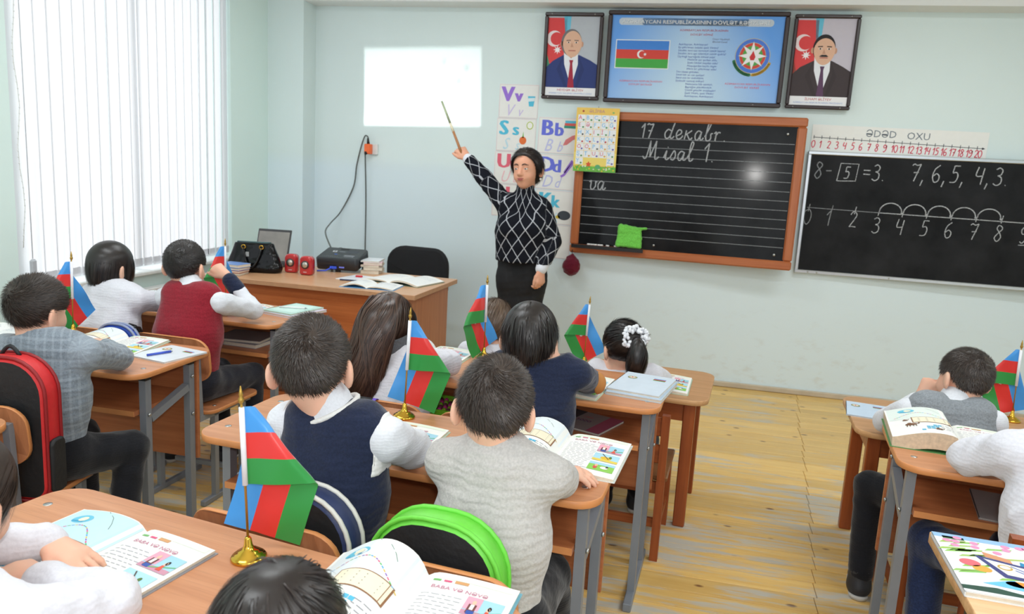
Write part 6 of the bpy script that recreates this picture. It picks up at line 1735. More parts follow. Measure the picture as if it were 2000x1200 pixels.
# ---- framed pictures
M_FRAME = plain('dark_brown_frame', RGB(48, 32, 32), 0.3, var=0.1)
def framed(name, x0, x1, z0, z1, label, cat, prn, fw=0.030, tilt=0.0, bgmat=None):
    r = empty(name, (x0, WALL_Y, z0), 0, label, cat, 'framed pictures high on the front wall'); r.rotation_euler = (radians(2.0), tilt, 0); r.location = (x0, WALL_Y - 0.03, z0)
    W, H = x1 - x0, z1 - z0
    board_part(r, 'backing', fw * .5, W - fw * .5, fw * .5, H - fw * .5, -0.010, 0.0, bgmat or M_PAPER)
    for a in ((0, W, 0, fw), (0, W, H - fw, H)): board_part(r, 'frame_rail', *a, -0.028, 0.004, M_FRAME, 0.006)
    for a in ((0, fw, fw, H - fw), (W - fw, W, fw, H - fw)): board_part(r, 'frame_stile', *a, -0.028, 0.004, M_FRAME, 0.006)
    for a in ((W * .12, fw / 2), (W * .85, fw / 2), (W * .12, H - fw / 2), (W * .85, H - fw / 2)):
        b = MB(); b.lathe([(0.0045, 0), (0.003, 0.003)], (a[0], -0.028, a[1]), 8, R=Matrix.Rotation(pi / 2, 3, 'X')); b.build('nail', M_BOLT, r)
    p = Print(); prn(p, W - 2 * fw, H - 2 * fw)
    p.build('printed_picture', r, lambda u, v, zz: (u + fw, -0.0105 - zz, v + fw))
    return r
SK, SKD = pcol(232, 186, 158), pcol(208, 156, 130)
def portrait(p, W, H, suit, tie, hairc, cx, hy, bald, name, sub, tash, bgc, tw):
    p.rect(0, 0, W, H, bgc)
    p.L(1).poly([(0, H * .98), (W * .36, H * .98), (W * .40, H * .5), (W * .30, H * .25), (0, H * .25)], pcol(226, 72, 74)); p.poly([(W * .30, H), (W * .44, H), (W * .42, H * .62), (W * .36, H * .62)], pcol(110, 198, 226)); p.poly([(0, H * .52), (W * .10, H * .3), (W * .08, H * .2), (0, H * .2)], pcol(70, 176, 140))
    p.L(2).crescent(W * .13, H * .72, W * .15, pcol(246, 230, 232)); p.star(W * .20, H * .58, W * .085, W * .035, 8, pcol(250, 244, 246))
    # shoulders, shirt, tie
    p.L(3).poly([(0, 0), (W, 0), (W, H * .40), (W * .86, H * .455), (cx + W * .16, H * .52), (cx - W * .15, H * .52), (W * .12, H * .44), (0, H * .36)], suit)
    p.L(4).poly([(cx - W * .15, H * .56), (cx + W * .13, H * .54), (cx + W * .14, H * .40), (cx + W * .04, H * .14), (cx - W * .02, H * .20), (cx - W * .13, H * .40)], pcol(240, 242, 248))
    p.L(5).poly([(cx - W * .035, H * .455), (cx + W * .045, H * .455), (cx + W * .03, H * .41), (cx + W * .085, H * .10), (cx + W * .03, 0), (cx - W * .045, H * .12), (cx - W * .015, H * .41)], tie)
    p.L(4).poly([(cx - W * .15, H * .52), (cx - W * .20, H * .36), (cx - W * .04, H * .10), (cx - W * .10, H * .10), (cx - W * .28, H * .34)], tuple(c * .8 for c in suit[:3]) + (1,)); p.poly([(cx + W * .15, H * .51), (cx + W * .19, H * .36), (cx + W * .10, H * .10), (cx + W * .15, H * .10), (cx + W * .27, H * .34)], tuple(c * .8 for c in suit[:3]) + (1,))
    # neck and head
    p.L(5).poly([(cx - W * .11, hy), (cx + W * .10, hy), (cx + W * .10, H * .54), (cx, H * .475), (cx - W * .11, H * .54)], SKD)
    a, b_ = W * .195, H * .165
    p.L(6).oval(cx - (W * .012 if bald else 0), hy + H * (.008 if bald else .016), a * (1.03 if bald else 0.99), b_ * (1.03 if bald else .97), hairc, 28); p.L(7).poly([(cx + W * .01 + a * .95 * cos(t) * (1.0 - .10 * max(0, -sin(t))), hy - H * .010 + (b_ * 1.0 if sin(t) < 0 else b_ * (1.0 if bald else .86)) * sin(t)) for t in [2 * pi * k / 32 for k in range(32)]], SK)
    p.L(6).oval(cx - a * 1.0, hy - H * .01, W * .03, H * .035, SKD, 12); p.oval(cx + a * 1.02, hy - H * .01, W * .028, H * .035, SKD, 12)
    p.L(8)
    for sx in (-1, 1):
        p.line([(cx + W * .01 + sx * W * .035, hy + H * .038), (cx + W * .01 + sx * W * .12, hy + H * .034)], H * .011, hairc if not bald else pcol(120, 104, 98))
        p.oval(cx + W * .01 + sx * W * .075, hy + H * .010, W * .032, H * .009, pcol(244, 238, 234), 12); p.L(9).oval(cx + W * .01 + sx * W * .075, hy + H * .010, W * .015, H * .010, pcol(52, 38, 32), 10); p.L(8)
    p.poly([(cx + W * .0, hy + H * .01), (cx + W * .035, hy - H * .048), (cx - W * .025, hy - H * .048)], SKD)
    p.line([(cx - W * .06, hy - H * .092), (cx + W * .08, hy - H * .092)], H * .012, pcol(190, 110, 100))
    if tash: p.L(9).poly([(cx - W * .075, hy - H * .078), (cx - W * .03, hy - H * .058), (cx + W * .05, hy - H * .058), (cx + W * .09, hy - H * .078), (cx + W * .05, hy - H * .082), (cx - W * .03, hy - H * .082)], pcol(44, 38, 40))
    p.L(10).rect(0, 0, W, H * .105, pcol(244, 244, 246)); p.L(11).fit(name, W * .5, H * .060, W * tw, H * .040, pcol(196, 70, 70)); p.fit(sub, W * .5, H * .025, W * .86, H * .022, pcol(120, 150, 206))
framed('portrait_picture', -1.127, -0.705, 2.030, 2.632, 'framed portrait of a grey haired man in blue suit and red tie', 'picture',
    lambda p, W, H: portrait(p, W, H, pcol(46, 62, 122), pcol(170, 44, 66), pcol(120, 118, 120), W * .48, H * .665, True, 'HEYDƏR ƏLİYEV', 'AZƏRBAYCAN XALQININ ÜMUMMİLLİ LİDERİ', False, pcol(190, 196, 204), .52), 0.026)
framed('portrait_picture', 0.582, 1.000, 2.024, 2.636, 'framed portrait of a man with a moustache in dark suit', 'picture',
    lambda p, W, H: portrait(p, W, H, pcol(66, 56, 58), pcol(96, 66, 96), pcol(40, 34, 36), W * .50, H * .645, False, 'İLHAM ƏLİYEV', 'AZƏRBAYCAN RESPUBLİKASININ PREZİDENTİ', True, pcol(206, 200, 212), .46), 0.024)
def poster_bg():
    m, nt, bs = new_mat('blue_poster_print')
    tc = nt.nodes.new('ShaderNodeTexCoord'); sp = nt.nodes.new('ShaderNodeSeparateXYZ'); nt.links.new(tc.outputs['Generated'], sp.inputs[0])
    d = N(nt, 'ShaderNodeMath', operation='SUBTRACT'); nt.links.new(sp.outputs[0], d.inputs[0]); d.inputs[1].default_value = 0.48
    ab_ = N(nt, 'ShaderNodeMath', operation='ABSOLUTE'); nt.links.new(d.outputs[0], ab_.inputs[0])
    z = N(nt, 'ShaderNodeMath', operation='MULTIPLY_ADD'); nt.links.new(sp.outputs[2], z.inputs[0]); z.inputs[1].default_value = 0.30; nt.links.new(ab_.outputs[0], z.inputs[2])
    c = mixc(nt, ramp(nt, z.outputs[0], 0.08, 0.66), RGB(206, 232, 246), RGB(92, 160, 240))
    nt.links.new(c, bs.inputs['Base Color']); bs.inputs['Roughness'].default_value = 0.35
    return m
HYMN = [('Azərbaycan, Azərbaycan!', 0), ('Ey qəhrəman övladın şanlı Vətəni!', 0), ('Səndən ötrü can verməyə cümlə hazırız!', 0), ('Səndən ötrü qan tökməyə cümlə qadiriz!', 0), ('Üçrəngli bayrağınla məsud yaşa!', 0),
    ('Minlərlə can qurban oldu,', 1), ('Sinən hərbə meydan oldu!', 1), ('Hüququndan keçən əsgər', 1), ('Hərə bir qəhrəman oldu!', 1), ('Sən olasan gülüstan,', 0), ('Sənə hər an can qurban!', 0), ('Sənə min bir məhəbbət', 0), ('Sinəmdə tutmuş məkan!', 0),
    ('Namusunu hifz etməyə,', 1), ('Bayrağını yüksəltməyə,', 1), ('Cümlə gənclər müştaqdır!', 1), ('Şanlı Vətən, şanlı Vətən!', 1), ('Azərbaycan, Azərbaycan!', 1)]
need_text([h for h, _ in HYMN])
def state_poster(p, W, H):
    p.L(1).poly(rrect(W * .90, H * .085, H * .04, 5, W * .49, H * .925), pcol(206, 218, 230)); p.poly(rrect(W * .62, H * .085, H * .02, 3, W * .49, H * .925), pcol(120, 176, 236))
    p.L(2).fit('AZƏRBAYCAN RESPUBLİKASININ DÖVLƏT RƏMZLƏRİ', W * .49, H * .900, W * .86, H * .060, pcol(150, 160, 176)); p.L(3).fit('AZƏRBAYCAN RESPUBLİKASININ DÖVLƏT RƏMZLƏRİ', W * .488, H * .903, W * .86, H * .060, pcol(244, 248, 252))
    p.L(1); x, z, w, h = W * .035, H * .375, W * .315, H * .325
    p.rect(x - .006, z - .006, w + .012, h + .012, pcol(240, 246, 250)); p.L(2).rect(x, z + h * 2 / 3, w, h / 3, pcol(74, 140, 226)); p.rect(x, z + h / 3, w, h / 3, pcol(222, 76, 66)); p.rect(x, z, w, h / 3, pcol(76, 176, 80))
    p.L(3).crescent(x + w * .48, z + h * .5, h * .15, pcol(248, 248, 250)); p.star(x + w * .555, z + h * .5, h * .065, h * .03, 8, pcol(248, 248, 250))
    for xx, t in ((W * .195, 'DÖVLƏT BAYRAĞI'), (W * .825, 'DÖVLƏT GERBİ')):
        p.L(1).fit('AZƏRBAYCAN RESPUBLİKASININ', xx, H * .205, W * .26, H * .030, pcol(232, 110, 140)); p.fit(t, xx, H * .165, W * .14, H * .030, pcol(232, 110, 140))
    p.fit('AZƏRBAYCAN RESPUBLİKASININ', W * .545, H * .820, W * .28, H * .032, pcol(196, 74, 90)); p.fit('DÖVLƏT HİMNİ', W * .535, H * .770, W * .13, H * .032, pcol(196, 74, 90))
    p.text('Üzeyir Hacıbəyli', W * .60, H * .722, H * .030, pcol(120, 120, 150)); p.text('Əhməd Cavad', W * .60, H * .690, H * .030, pcol(120, 120, 150))
    for k, (t, ind) in enumerate(HYMN): p.text(t, W * (.405 + .06 * ind), H * (.655 - .036 * k), H * .034, pcol(84, 112, 186))
    # emblem
    cx, cz, r = W * .838, H * .545, H * .205
    p.L(1).poly([(cx + r * 1.1 * cos(a), cz + r * 1.12 * sin(a)) for a in [radians(200 + 140 * k / 16) for k in range(17)]] + [(cx + r * .8 * cos(a), cz + r * .75 * sin(a)) for a in [radians(340 - 140 * k / 16) for k in range(17)]], pcol(236, 240, 240))
    for k in range(16):
        a = radians(198 + 70 * k / 16); p.L(2).oval(cx + r * 1.05 * cos(a), cz + r * 1.08 * sin(a), r * .13, r * .10, pcol(64, 134, 92), 8, k)
        a = radians(276 + 66 * k / 16); p.oval(cx + r * 1.05 * cos(a), cz + r * 1.08 * sin(a), r * .11, r * .08, pcol(206, 164, 66), 8, k)
    for k, (q, c) in enumerate(((1.0, pcol(206, 196, 160)), (.965, pcol(84, 130, 226)), (.76, pcol(206, 196, 160)), (.735, pcol(222, 80, 72)), (.58, pcol(90, 176, 90)))): p.L(3 + k).oval(cx, cz, r * q, r * q, c, 32)
    p.L(8).star(cx, cz, r * .84, r * .36, 8, pcol(214, 196, 150)); p.L(9).star(cx, cz, r * .80, r * .34, 8, pcol(248, 248, 250)); p.L(10).poly([(cx - r * .17, cz - r * .06), (cx - r * .1, cz - r * .24), (cx + r * .1, cz - r * .24), (cx + r * .17, cz - r * .04), (cx + r * .1, cz + r * .12), (cx + r * .02, cz + r * .30), (cx - r * .06, cz + r * .12)], pcol(214, 60, 66))
framed('state_symbols_poster', -0.672, 0.552, 2.022, 2.650, 'large framed blue poster of state symbols with flag, anthem and emblem', 'poster', state_poster, 0.030, 0.0, poster_bg())

# ---- alphabet poster hanging over the board frame
al = empty('alphabet_poster', (-0.848, WALL_Y - 0.100, 1.520), radians(-4), 'yellow alphabet poster with red and blue letters on the blackboard corner', 'poster')
AW, AH = 0.312, 0.452
b = MB(); b.box((AW / 2, 0, AH / 2), (AW, 0.003, AH)); b.build('sheet', plain('yellow_poster', RGB(240, 200, 90), 0.4, var=0.03), al)
p = Print(); L5 = ['ABCÇD', 'EƏFGĞ', 'HXIİJ', 'KQLMN', 'OÖPRS', 'ŞTUÜV', 'Y   Z']
p.rect(0, AH * .10, AW, AH * .2, pcol(246, 222, 120)); p.rect(0, 0, AW, AH * .085, pcol(116, 190, 80))
rr = random.Random(6); p.L(1)
for k in range(40): p.oval(rr.uniform(.01, AW - .01), rr.uniform(.006, AH * .10), .006, .006, [pcol(90, 170, 70), pcol(240, 236, 220), pcol(232, 196, 60), pcol(150, 206, 90)][k % 4], 8)
p.L(1).fit('ƏLİFBA', AW * .48, AH * .925, AW * .36, .030, pcol(196, 140, 150)); p.oval(AW * .16, AH * .945, .008, .007, pcol(170, 60, 60)); p.oval(AW * .86, AH * .93, .008, .006, pcol(120, 180, 110))
cw, chh = AW * .175, AH * .110
for j, row in enumerate(L5):
    for i, ch in enumerate(row):
        if ch == ' ': continue
        x, z = AW * .045 + i * cw * 1.045, AH * .895 - (j + 1) * chh * 1.02
        p.L(2).rect(x, z, cw, chh * .97, pcol(242, 244, 246)); vow = ch in 'AEƏIİOÖUÜ'
        p.L(3).text(ch, x + cw * .06, z + chh * .30, chh * .80, pcol(222, 70, 106) if vow else pcol(96, 182, 232)); p.oval(x + cw * .74, z + chh * .24, cw * .14, chh * .13, [pcol(196, 70, 60), pcol(96, 90, 80), pcol(226, 170, 60), pcol(90, 150, 80), pcol(110, 90, 170)][rr.randrange(5)], 10)
p.L(2).star(AW * .36, AH * .115, .022, .012, 5, pcol(226, 96, 60)); p.oval(AW * .58, AH * .08, .02, .016, pcol(100, 176, 120))
p.build('printed_letters', al, lambda u, v, zz: (u, -0.0017 - zz * .5, v))
b = MB(); b.tube([(AW / 2, 0.001, AH - .004), (AW / 2, 0.012, AH + .012)], 0.002, 6); b.build('hanger', M_STEEL, al)

# ---- letter cards
VIO, CY, PK, BL = pcol(160, 120, 220), pcol(90, 196, 226), pcol(236, 110, 130), pcol(110, 120, 226)
def card(x0, z0, w, h, L1, col, what, draw, slant=0.0, border=pcol(226, 196, 204)):
    r = empty('letter_card', (x0, WALL_Y, z0), 0, what, 'card', 'hand drawn letter cards on the wall'); r.rotation_euler = (0, slant, 0)
    b = MB(); b.box((w / 2, -0.002, h / 2), (w, 0.002, h)); b.build('paper', M_PAPER, r)
    p = Print(); p.line([(.004, .004), (w - .004, .004), (w - .004, h - .004), (.004, h - .004), (.004, .004)], .0025, border)
    p.L(1)
    if L1:
        for dx in (-.008, -.004, 0, .004, .008): p.L(1 + abs(dx + .009) * 25).text(L1[0], w * .07 + dx, h * .50, h * .62, col); p.text(L1[1], w * .41 + dx * .8, h * .50, h * .52, col)
        p.text(L1[0], w * .16, h * .06, h * .50, tuple(.5 + .5 * c for c in col[:3]) + (1,), slant=.35, sx=.8); p.text(L1[1], w * .48, h * .06, h * .42, tuple(.5 + .5 * c for c in col[:3]) + (1,), slant=.35, sx=.8)
    p.L(2); draw(p, w, h)
    p.build('drawing', r, lambda u, v, zz: (u, -0.0032 - zz, v))
def d_cup(p, w, h): p.L(2).poly([(w * .73, h * .66), (w * .92, h * .66), (w * .88, h * .36), (w * .77, h * .36)], CY); p.L(3).poly([(w * .74, h * .60), (w * .91, h * .62), (w * .905, h * .52), (w * .75, h * .5)], pcol(220, 240, 246))
def d_onion(p, w, h): p.L(2).oval(w * .68, h * .34, w * .09, h * .12, pcol(236, 120, 60)); p.poly([(w * .66, h * .42), (w * .70, h * .42), (w * .685, h * .62)], pcol(120, 190, 80)); p.oval(w * .84, h * .80, w * .085, h * .12, pcol(186, 206, 80)); p.L(3).oval(w * .84, h * .80, w * .065, h * .095, pcol(246, 246, 240))
def d_fish(p, w, h):
    for k, c in enumerate((pcol(90, 190, 220), pcol(222, 96, 90), pcol(60, 150, 130))): p.L(2).rect(w * .64 + w * .01 * (2 - k), h * (.86 - .07 * k), w * .30, h * .07, c)
    p.poly([(w * .64, h * .24), (w * .74, h * .26), (w * .88, h * .40), (w * .97, h * .44), (w * .93, h * .50), (w * .97, h * .56), (w * .86, h * .52), (w * .70, h * .40)], pcol(226, 130, 130))
def d_comb(p, w, h): p.L(2).line([(w * .64, h * .38), (w * .72, h * .44), (w * .84, h * .66), (w * .94, h * .82)], w * .06, VIO); p.line([(w * .72, h * .5), (w * .90, h * .86)], w * .05, VIO)
def d_hog(p, w, h): p.L(2).oval(w * .78, h * .28, w * .17, h * .14, pcol(70, 76, 84)); p.oval(w * .62, h * .22, w * .06, h * .05, pcol(214, 186, 70))
def d_candle(p, w, h): p.L(2).rect(w * .40, h * .36, w * .10, h * .34, pcol(236, 190, 60)); p.oval(w * .45, h * .80, w * .04, h * .09, pcol(232, 110, 60)); p.oval(w * .45, h * .34, w * .15, h * .06, pcol(150, 90, 60))
def d_none(p, w, h): p.L(2).oval(w * .8, h * .6, w * .07, h * .1, pcol(230, 150, 150))
card(-1.455, 1.885, 0.300, 0.245, 'Vv', VIO, 'letter card with violet V and a turquoise cup', d_cup)
card(-1.462, 1.640, 0.302, 0.243, 'Ss', CY, 'letter card with turquoise S and an orange onion', d_onion)
card(-1.468, 1.395, 0.302, 0.243, 'Uu', PK, 'letter card with pink U behind the teacher\'s shoulder', d_none)
card(-1.472, 1.150, 0.302, 0.243, 'Nn', PK, 'letter card with pink letters below the pink U', d_none)
card(-1.143, 1.640, 0.300, 0.262, 'Bb', BL, 'letter card with blue B, a flag and a fish', d_fish, 0.01)
card(-1.145, 1.376, 0.300, 0.258, 'Dd', BL, 'letter card with blue D and a violet comb', d_comb, 0.015)
card(-1.135, 1.118, 0.290, 0.252, 'Kk', CY, 'letter card with turquoise K and a grey hedgehog', d_hog, 0.02)
card(-1.045, 0.860, 0.195, 0.252, None, PK, 'drawing card with a yellow burning candle', d_candle, 0.02)

# ---- wall socket with orange adapter and leads
so_ = empty('wall_socket', (-2.455, WALL_Y, 1.60), 0, 'white wall socket with an orange adapter plugged in', 'socket')
b = MB(); b.box((0, -0.012, 0), (0.085, 0.024, 0.085), bev=0.006); b.build('plate', M_WHITEPL, so_)
b = MB(); b.box((-0.022, -0.050, 0), (0.052, 0.052, 0.078), bev=0.006); b.build('adapter', plain('orange_plastic', RGB(255, 112, 52), 0.4), so_)
for k, (px, pz) in enumerate(((-0.022, 0.055), (-0.03, -0.022))):
    b = MB(); b.tube([(px, -0.052 - 0.024 * k, pz - 0.018), (px - 0.002, -0.056 - 0.03 * k, pz + 0.03 * (1 - k))], [0.013, 0.007], 8); b.build('plug', M_CAP, so_)
def lead(pts, r, label):
    P = [Vector(p) for p in pts]; S2 = []
    for i in range(len(P) - 1):
        a = P[max(i - 1, 0)]; b_ = P[i]; c = P[i + 1]; d = P[min(i + 2, len(P) - 1)]
        for k in range(8):
            t = k / 8; S2.append(0.5 * (2 * b_ + (c - a) * t + (2 * a - 5 * b_ + 4 * c - d) * t * t + (3 * b_ - a - 3 * c + d) * t ** 3))
    S2.append(P[-1]); m = MB(); m.tube(S2, r, 7); o = m.build('power_lead', plain('grey_cable', RGB(96, 100, 98), 0.5)); tag(o, label, 'cable', 'cables on the front wall'); return o
lead([(-2.478, WALL_Y - .056, 1.690), (-2.51, WALL_Y - .04, 1.70), (-2.545, WALL_Y - .03, 1.62), (-2.585, WALL_Y - .02, 1.47), (-2.61, WALL_Y - .02, 1.30), (-2.70, WALL_Y - .05, 1.10), (-2.66, 5.45, 1.02), (-2.50, 5.05, 0.99), (-2.36, 4.86, 0.90)], 0.0055, 'grey power lead looping from the socket down to the projector')
lead([(-2.488, WALL_Y - .085, 1.575), (-2.50, WALL_Y - .05, 1.50), (-2.497, WALL_Y - .03, 1.2), (-2.495, WALL_Y - .03, 0.85), (-2.49, WALL_Y - .03, 0.15), (-2.49, WALL_Y - .06, 0.006)], 0.0055, 'grey power lead hanging straight down from the orange adapter')

# ================================================================== teacher's desk things
DZ = 0.78
# ---- projector
pj = empty('projector', (-2.205, 4.720, DZ), radians(4), 'black data projector with blue plug on the teacher desk', 'projector')
PT = Matrix.Rotation(radians(12), 3, 'X')
M_PROJ = plain('projector_shell', RGB(40, 42, 46), 0.38, var=0.1, bmp=0.1, bscale=500)
q = lambda x, y_, z: PT @ Vector((x, y_ + 0.115, z)) + Vector((0, -0.115, 0.012))
b = MB(); b.prism(rrect(0.285, 0.23, 0.022, 5), 0.0, 0.082, 0, 0, bev=0.008, T=q); b.build('case', M_PROJ, pj)
b = MB(); b.lathe([(0.034, 0), (0.034, 0.012), (0.026, 0.014)], q(-0.06, 0.115, 0.045), 20, R=PT @ Matrix.Rotation(-pi / 2, 3, 'X')); b.build('lens_ring', M_CAP, pj)
b = MB(); b.ball(q(-0.06, 0.122, 0.045), (0.024, 0.010, 0.024), 0, 16, 8); b.build('lens', plain('lens_glass', RGB(60, 66, 90), 0.05, spec=0.8), pj)
p = Print(); g = pcol(150, 154, 160)
p.rect(-.075, .015, .028, .028, pcol(206, 208, 210)); p.rect(.02, .010, .08, .05, pcol(70, 74, 80)); p.rect(-.03, .025, .04, .008, g); p.L(1).rect(-.068, .022, .014, .014, pcol(96, 98, 104)); p.L(0).rect(-.045, -.030, .02, .006, pcol(60, 120, 250)); p.rect(.03, -.05, .07, .012, g); p.rect(.035, -.07, .05, .008, g); p.oval(.094, -.066, .007, .007, g)
for k in range(8): p.rect(-.11 + k * .014, -.075, .006, .004, g)
p.rect(-.04, .068, .06, .03, pcol(20, 20, 22))
p.build('printed_legend', pj, lambda u, v, zz: q(u, v, 0.0822 + zz * .4))['kind'] = 'stuff'
b = MB(); b.box((-0.02, -0.122, 0.030), (0.045, 0.028, 0.018), bev=0.004); b.tube([(-0.03, -0.135, 0.03), (-0.06, -0.16, 0.012), (-0.12, -0.15, 0.006)], 0.005, 7); b.build('video_plug', plain('blue_plug', RGB(60, 90, 220), 0.4), pj)
b = MB(); b.box((0.035, -0.118, 0.035), (0.035, 0.006, 0.010)); b.build('port', plain('port_blue', RGB(120, 130, 230), 0.4), pj)
for sx in (-1, 1):
    b = MB(); b.tube([(sx * 0.11, 0.075, 0.0), (sx * 0.11, 0.080, 0.055)], 0.008, 8); b.build('front_foot', M_CAP, pj)
b = MB(); b.box((0, -0.09, 0.008), (0.03, 0.02, 0.016)); b.build('rear_foot', M_CAP, pj)
# its beam: a point source at the lens whose light is cut to the projected picture
LP = Vector((-2.273, 4.880, 0.925))
pl = bpy.data.lights.new('projector_beam', 'POINT'); pl.energy = 1.0; pl.shadow_soft_size = 0.012; pl.use_nodes = True
nt = pl.node_tree; em = nt.nodes['Emission']
tc = nt.nodes.new('ShaderNodeTexCoord'); sp = nt.nodes.new('ShaderNodeSeparateXYZ'); nt.links.new(tc.outputs['Normal'], sp.inputs[0])
def lm(op, a, b_=None):
    n = N(nt, 'ShaderNodeMath', operation=op)
    for i, v in enumerate((a, b_)):
        if v is None: continue
        if isinstance(v, (int, float)): n.inputs[i].default_value = v
        else: nt.links.new(v, n.inputs[i])
    return n.outputs[0]
dist = WALL_Y - LP.y
X = lm('ADD', lm('MULTIPLY', lm('DIVIDE', sp.outputs[0], sp.outputs[1]), dist), LP.x)
Zc = lm('ADD', lm('MULTIPLY', lm('DIVIDE', sp.outputs[2], sp.outputs[1]), dist), LP.z)
def inside(edges):
    """product of half-plane tests a*X + b*Z + c > 0"""
    out = None
    for a, b_, c in edges:
        v = lm('GREATER_THAN', lm('ADD', lm('ADD', lm('MULTIPLY', X, a), lm('MULTIPLY', Zc, b_)), c), 0.0)
        out = v if out is None else lm('MULTIPLY', out, v)
    return out
def edges_of(quad):
    E_ = []; n = len(quad); cx = sum(p[0] for p in quad) / n; cz = sum(p[1] for p in quad) / n
    for i in range(n):
        (x0, z0), (x1, z1) = quad[i], quad[(i + 1) % n]
        a, b_ = -(z1 - z0), (x1 - x0); c = -(a * x0 + b_ * z0)
        if a * cx + b_ * cz + c < 0: a, b_, c = -a, -b_, -c
        E_.append((a, b_, c))
    return E_
core = inside(edges_of([(-2.548, 2.361), (-1.614, 2.390), (-1.593, 1.813), (-2.535, 1.786)]))
spill = inside(edges_of([(-2.60, 2.56), (-1.52, 2.56), (-1.45, 1.50), (-2.56, 1.50)]))
front = lm('GREATER_THAN', sp.outputs[1], 0.05)
def blob(x, z, r):
    dx = lm('SUBTRACT', X, x); dz = lm('SUBTRACT', Zc, z)
    return lm('LESS_THAN', lm('ADD', lm('MULTIPLY', dx, dx), lm('MULTIPLY', dz, dz)), r * r)
dim = lm('ADD', lm('ADD', blob(-1.90, 2.28, .018), blob(-1.78, 2.14, .02)), lm('ADD', blob(-1.72, 2.24, .022), blob(-1.81, 1.97, .015)))
dim = lm('SUBTRACT', 1.0, lm('MULTIPLY', lm('MINIMUM', dim, 1.0), 0.5))
st = lm('MULTIPLY', front, lm('ADD', lm('MULTIPLY', lm('MULTIPLY', core, dim), 150.0), lm('MULTIPLY', spill, 2.0)))
nt.links.new(st, em.inputs['Strength'])
em.inputs['Color'].default_value = (0.98, 1.0, 0.99, 1)
plo = bpy.data.objects.new('projector_beam', pl); COL.objects.link(plo); plo.location = LP

# ---- loudspeakers
for (x, y_, rz_, lb) in ((-2.428, 4.445, 8, 'small red loudspeaker beside the black handbag'), (-2.298, 4.400, 2, 'small red loudspeaker beside the projector')):
    s = empty('desk_speaker', (x, y_, DZ), radians(rz_), lb, 'speaker', 'red desk speakers')
    b = MB(); b.prism(rrect(0.078, 0.118, (0.014, 0.026, 0.026, 0.014), 5), -0.030, 0.034, 0, 0, bev=0.008, T=lambda u, v, zz: (u, -zz - 0.10 * (v + .06) * 0 + 0.0, v + 0.060)); b.build('cabinet', plain('red_gloss', RGB(190, 36, 40), 0.22, coat=0.6), s)
    b = MB(); b.lathe([(0.026, 0), (0.026, 0.004), (0.021, 0.006)], (0, -0.034, 0.066), 20, R=Matrix.Rotation(pi / 2, 3, 'X')); b.build('cone_ring', plain('dark_ring', RGB(60, 50, 50), 0.4), s)
    b = MB(); b.ball((0, -0.038, 0.066), (0.019, 0.008, 0.019), 0, 16, 8); b.build('cone', plain('silver_cone', RGB(196, 190, 180), 0.25, 0.8), s)
    b = MB(); b.box((0, -0.0345, 0.020), (0.022, 0.002, 0.006)); b.build('badge', plain('badge_grey', RGB(214, 170, 170), 0.4), s)
# ---- black patent handbag
hb_ = empty('handbag', (-2.625, 4.330, DZ), radians(14), 'glossy black patent handbag on the teacher desk', 'handbag')
M_PAT = plain('black_patent', RGB(12, 13, 15), 0.12, var=0.1, spec=0.3)
S = Soft()
for k in range(7):
    x = -0.125 + k * 0.0417
    S.rc((x, 0, 0.032), (x * 0.80, 0, 0.165 + 0.004 * (k % 2)), 0.052, 0.026, 0.03)
S.half((0, 0, 0.001), (0, 0, -1)); S.half((0, 0, 0.185), (0, 0, 1))
V, F = S.mesh(0.0065, 0.003, 1.2, 6); link('bag_body', np_mesh('bag_body', V, F, M_PAT, True), hb_)
for sy in (-1, 1):
    b = MB(); b.tube([(-0.055 + 0.11 * t, sy * (0.045 + 0.030 * sin(pi * t)), 0.150 - 0.115 * sin(pi * t) ** .8) for t in [i / 14 for i in range(15)]], 0.0075, 8); b.build('handle', M_PAT, hb_)
    for sx in (-1, 1):
        b = MB(); b.tube(arc_ring((sx * 0.055, sy * 0.040, 0.160), (0, 1, 0.2), 0.012, 14), 0.003, 6); b.build('ring', M_GOLD, hb_)
b = MB(); b.tube([(-0.105 + 0.21 * t, 0, 0.186) for t in (0, .5, 1)], 0.006, 8); b.build('zip', plain('zip_teal', RGB(70, 96, 98), 0.3, 0.5), hb_)
b = MB(); b.box((-0.03, -0.048, 0.115), (0.022, 0.004, 0.030), bev=0.003); b.build('clasp', M_BOLT, hb_)
# ---- laptop behind the bag, its lid up
lp = empty('laptop', (-2.695, 4.565, DZ), radians(6), 'open laptop with grey lid standing behind the handbag', 'laptop')
b = MB(); b.box((0, -0.03, 0.011), (0.235, 0.20, 0.022), bev=0.004); b.build('base', M_CAP, lp)
b = MB(); RL = Matrix.Rotation(radians(-62), 3, 'X'); b.box((0, 0.135, 0.125), (0.235, 0.235, 0.009), R=Matrix.Rotation(radians(70), 3, 'X'), bev=0.003); lid = b.build('lid', plain('lid_shell', RGB(60, 60, 62), 0.3), lp)
b = MB(); b.box((0, 0.1298, 0.1270), (0.215, 0.20, 0.001), R=Matrix.Rotation(radians(70), 3, 'X')); b.build('screen', plain('grey_screen', RGB(150, 146, 140), 0.15, var=0.3, scale=6), lid)
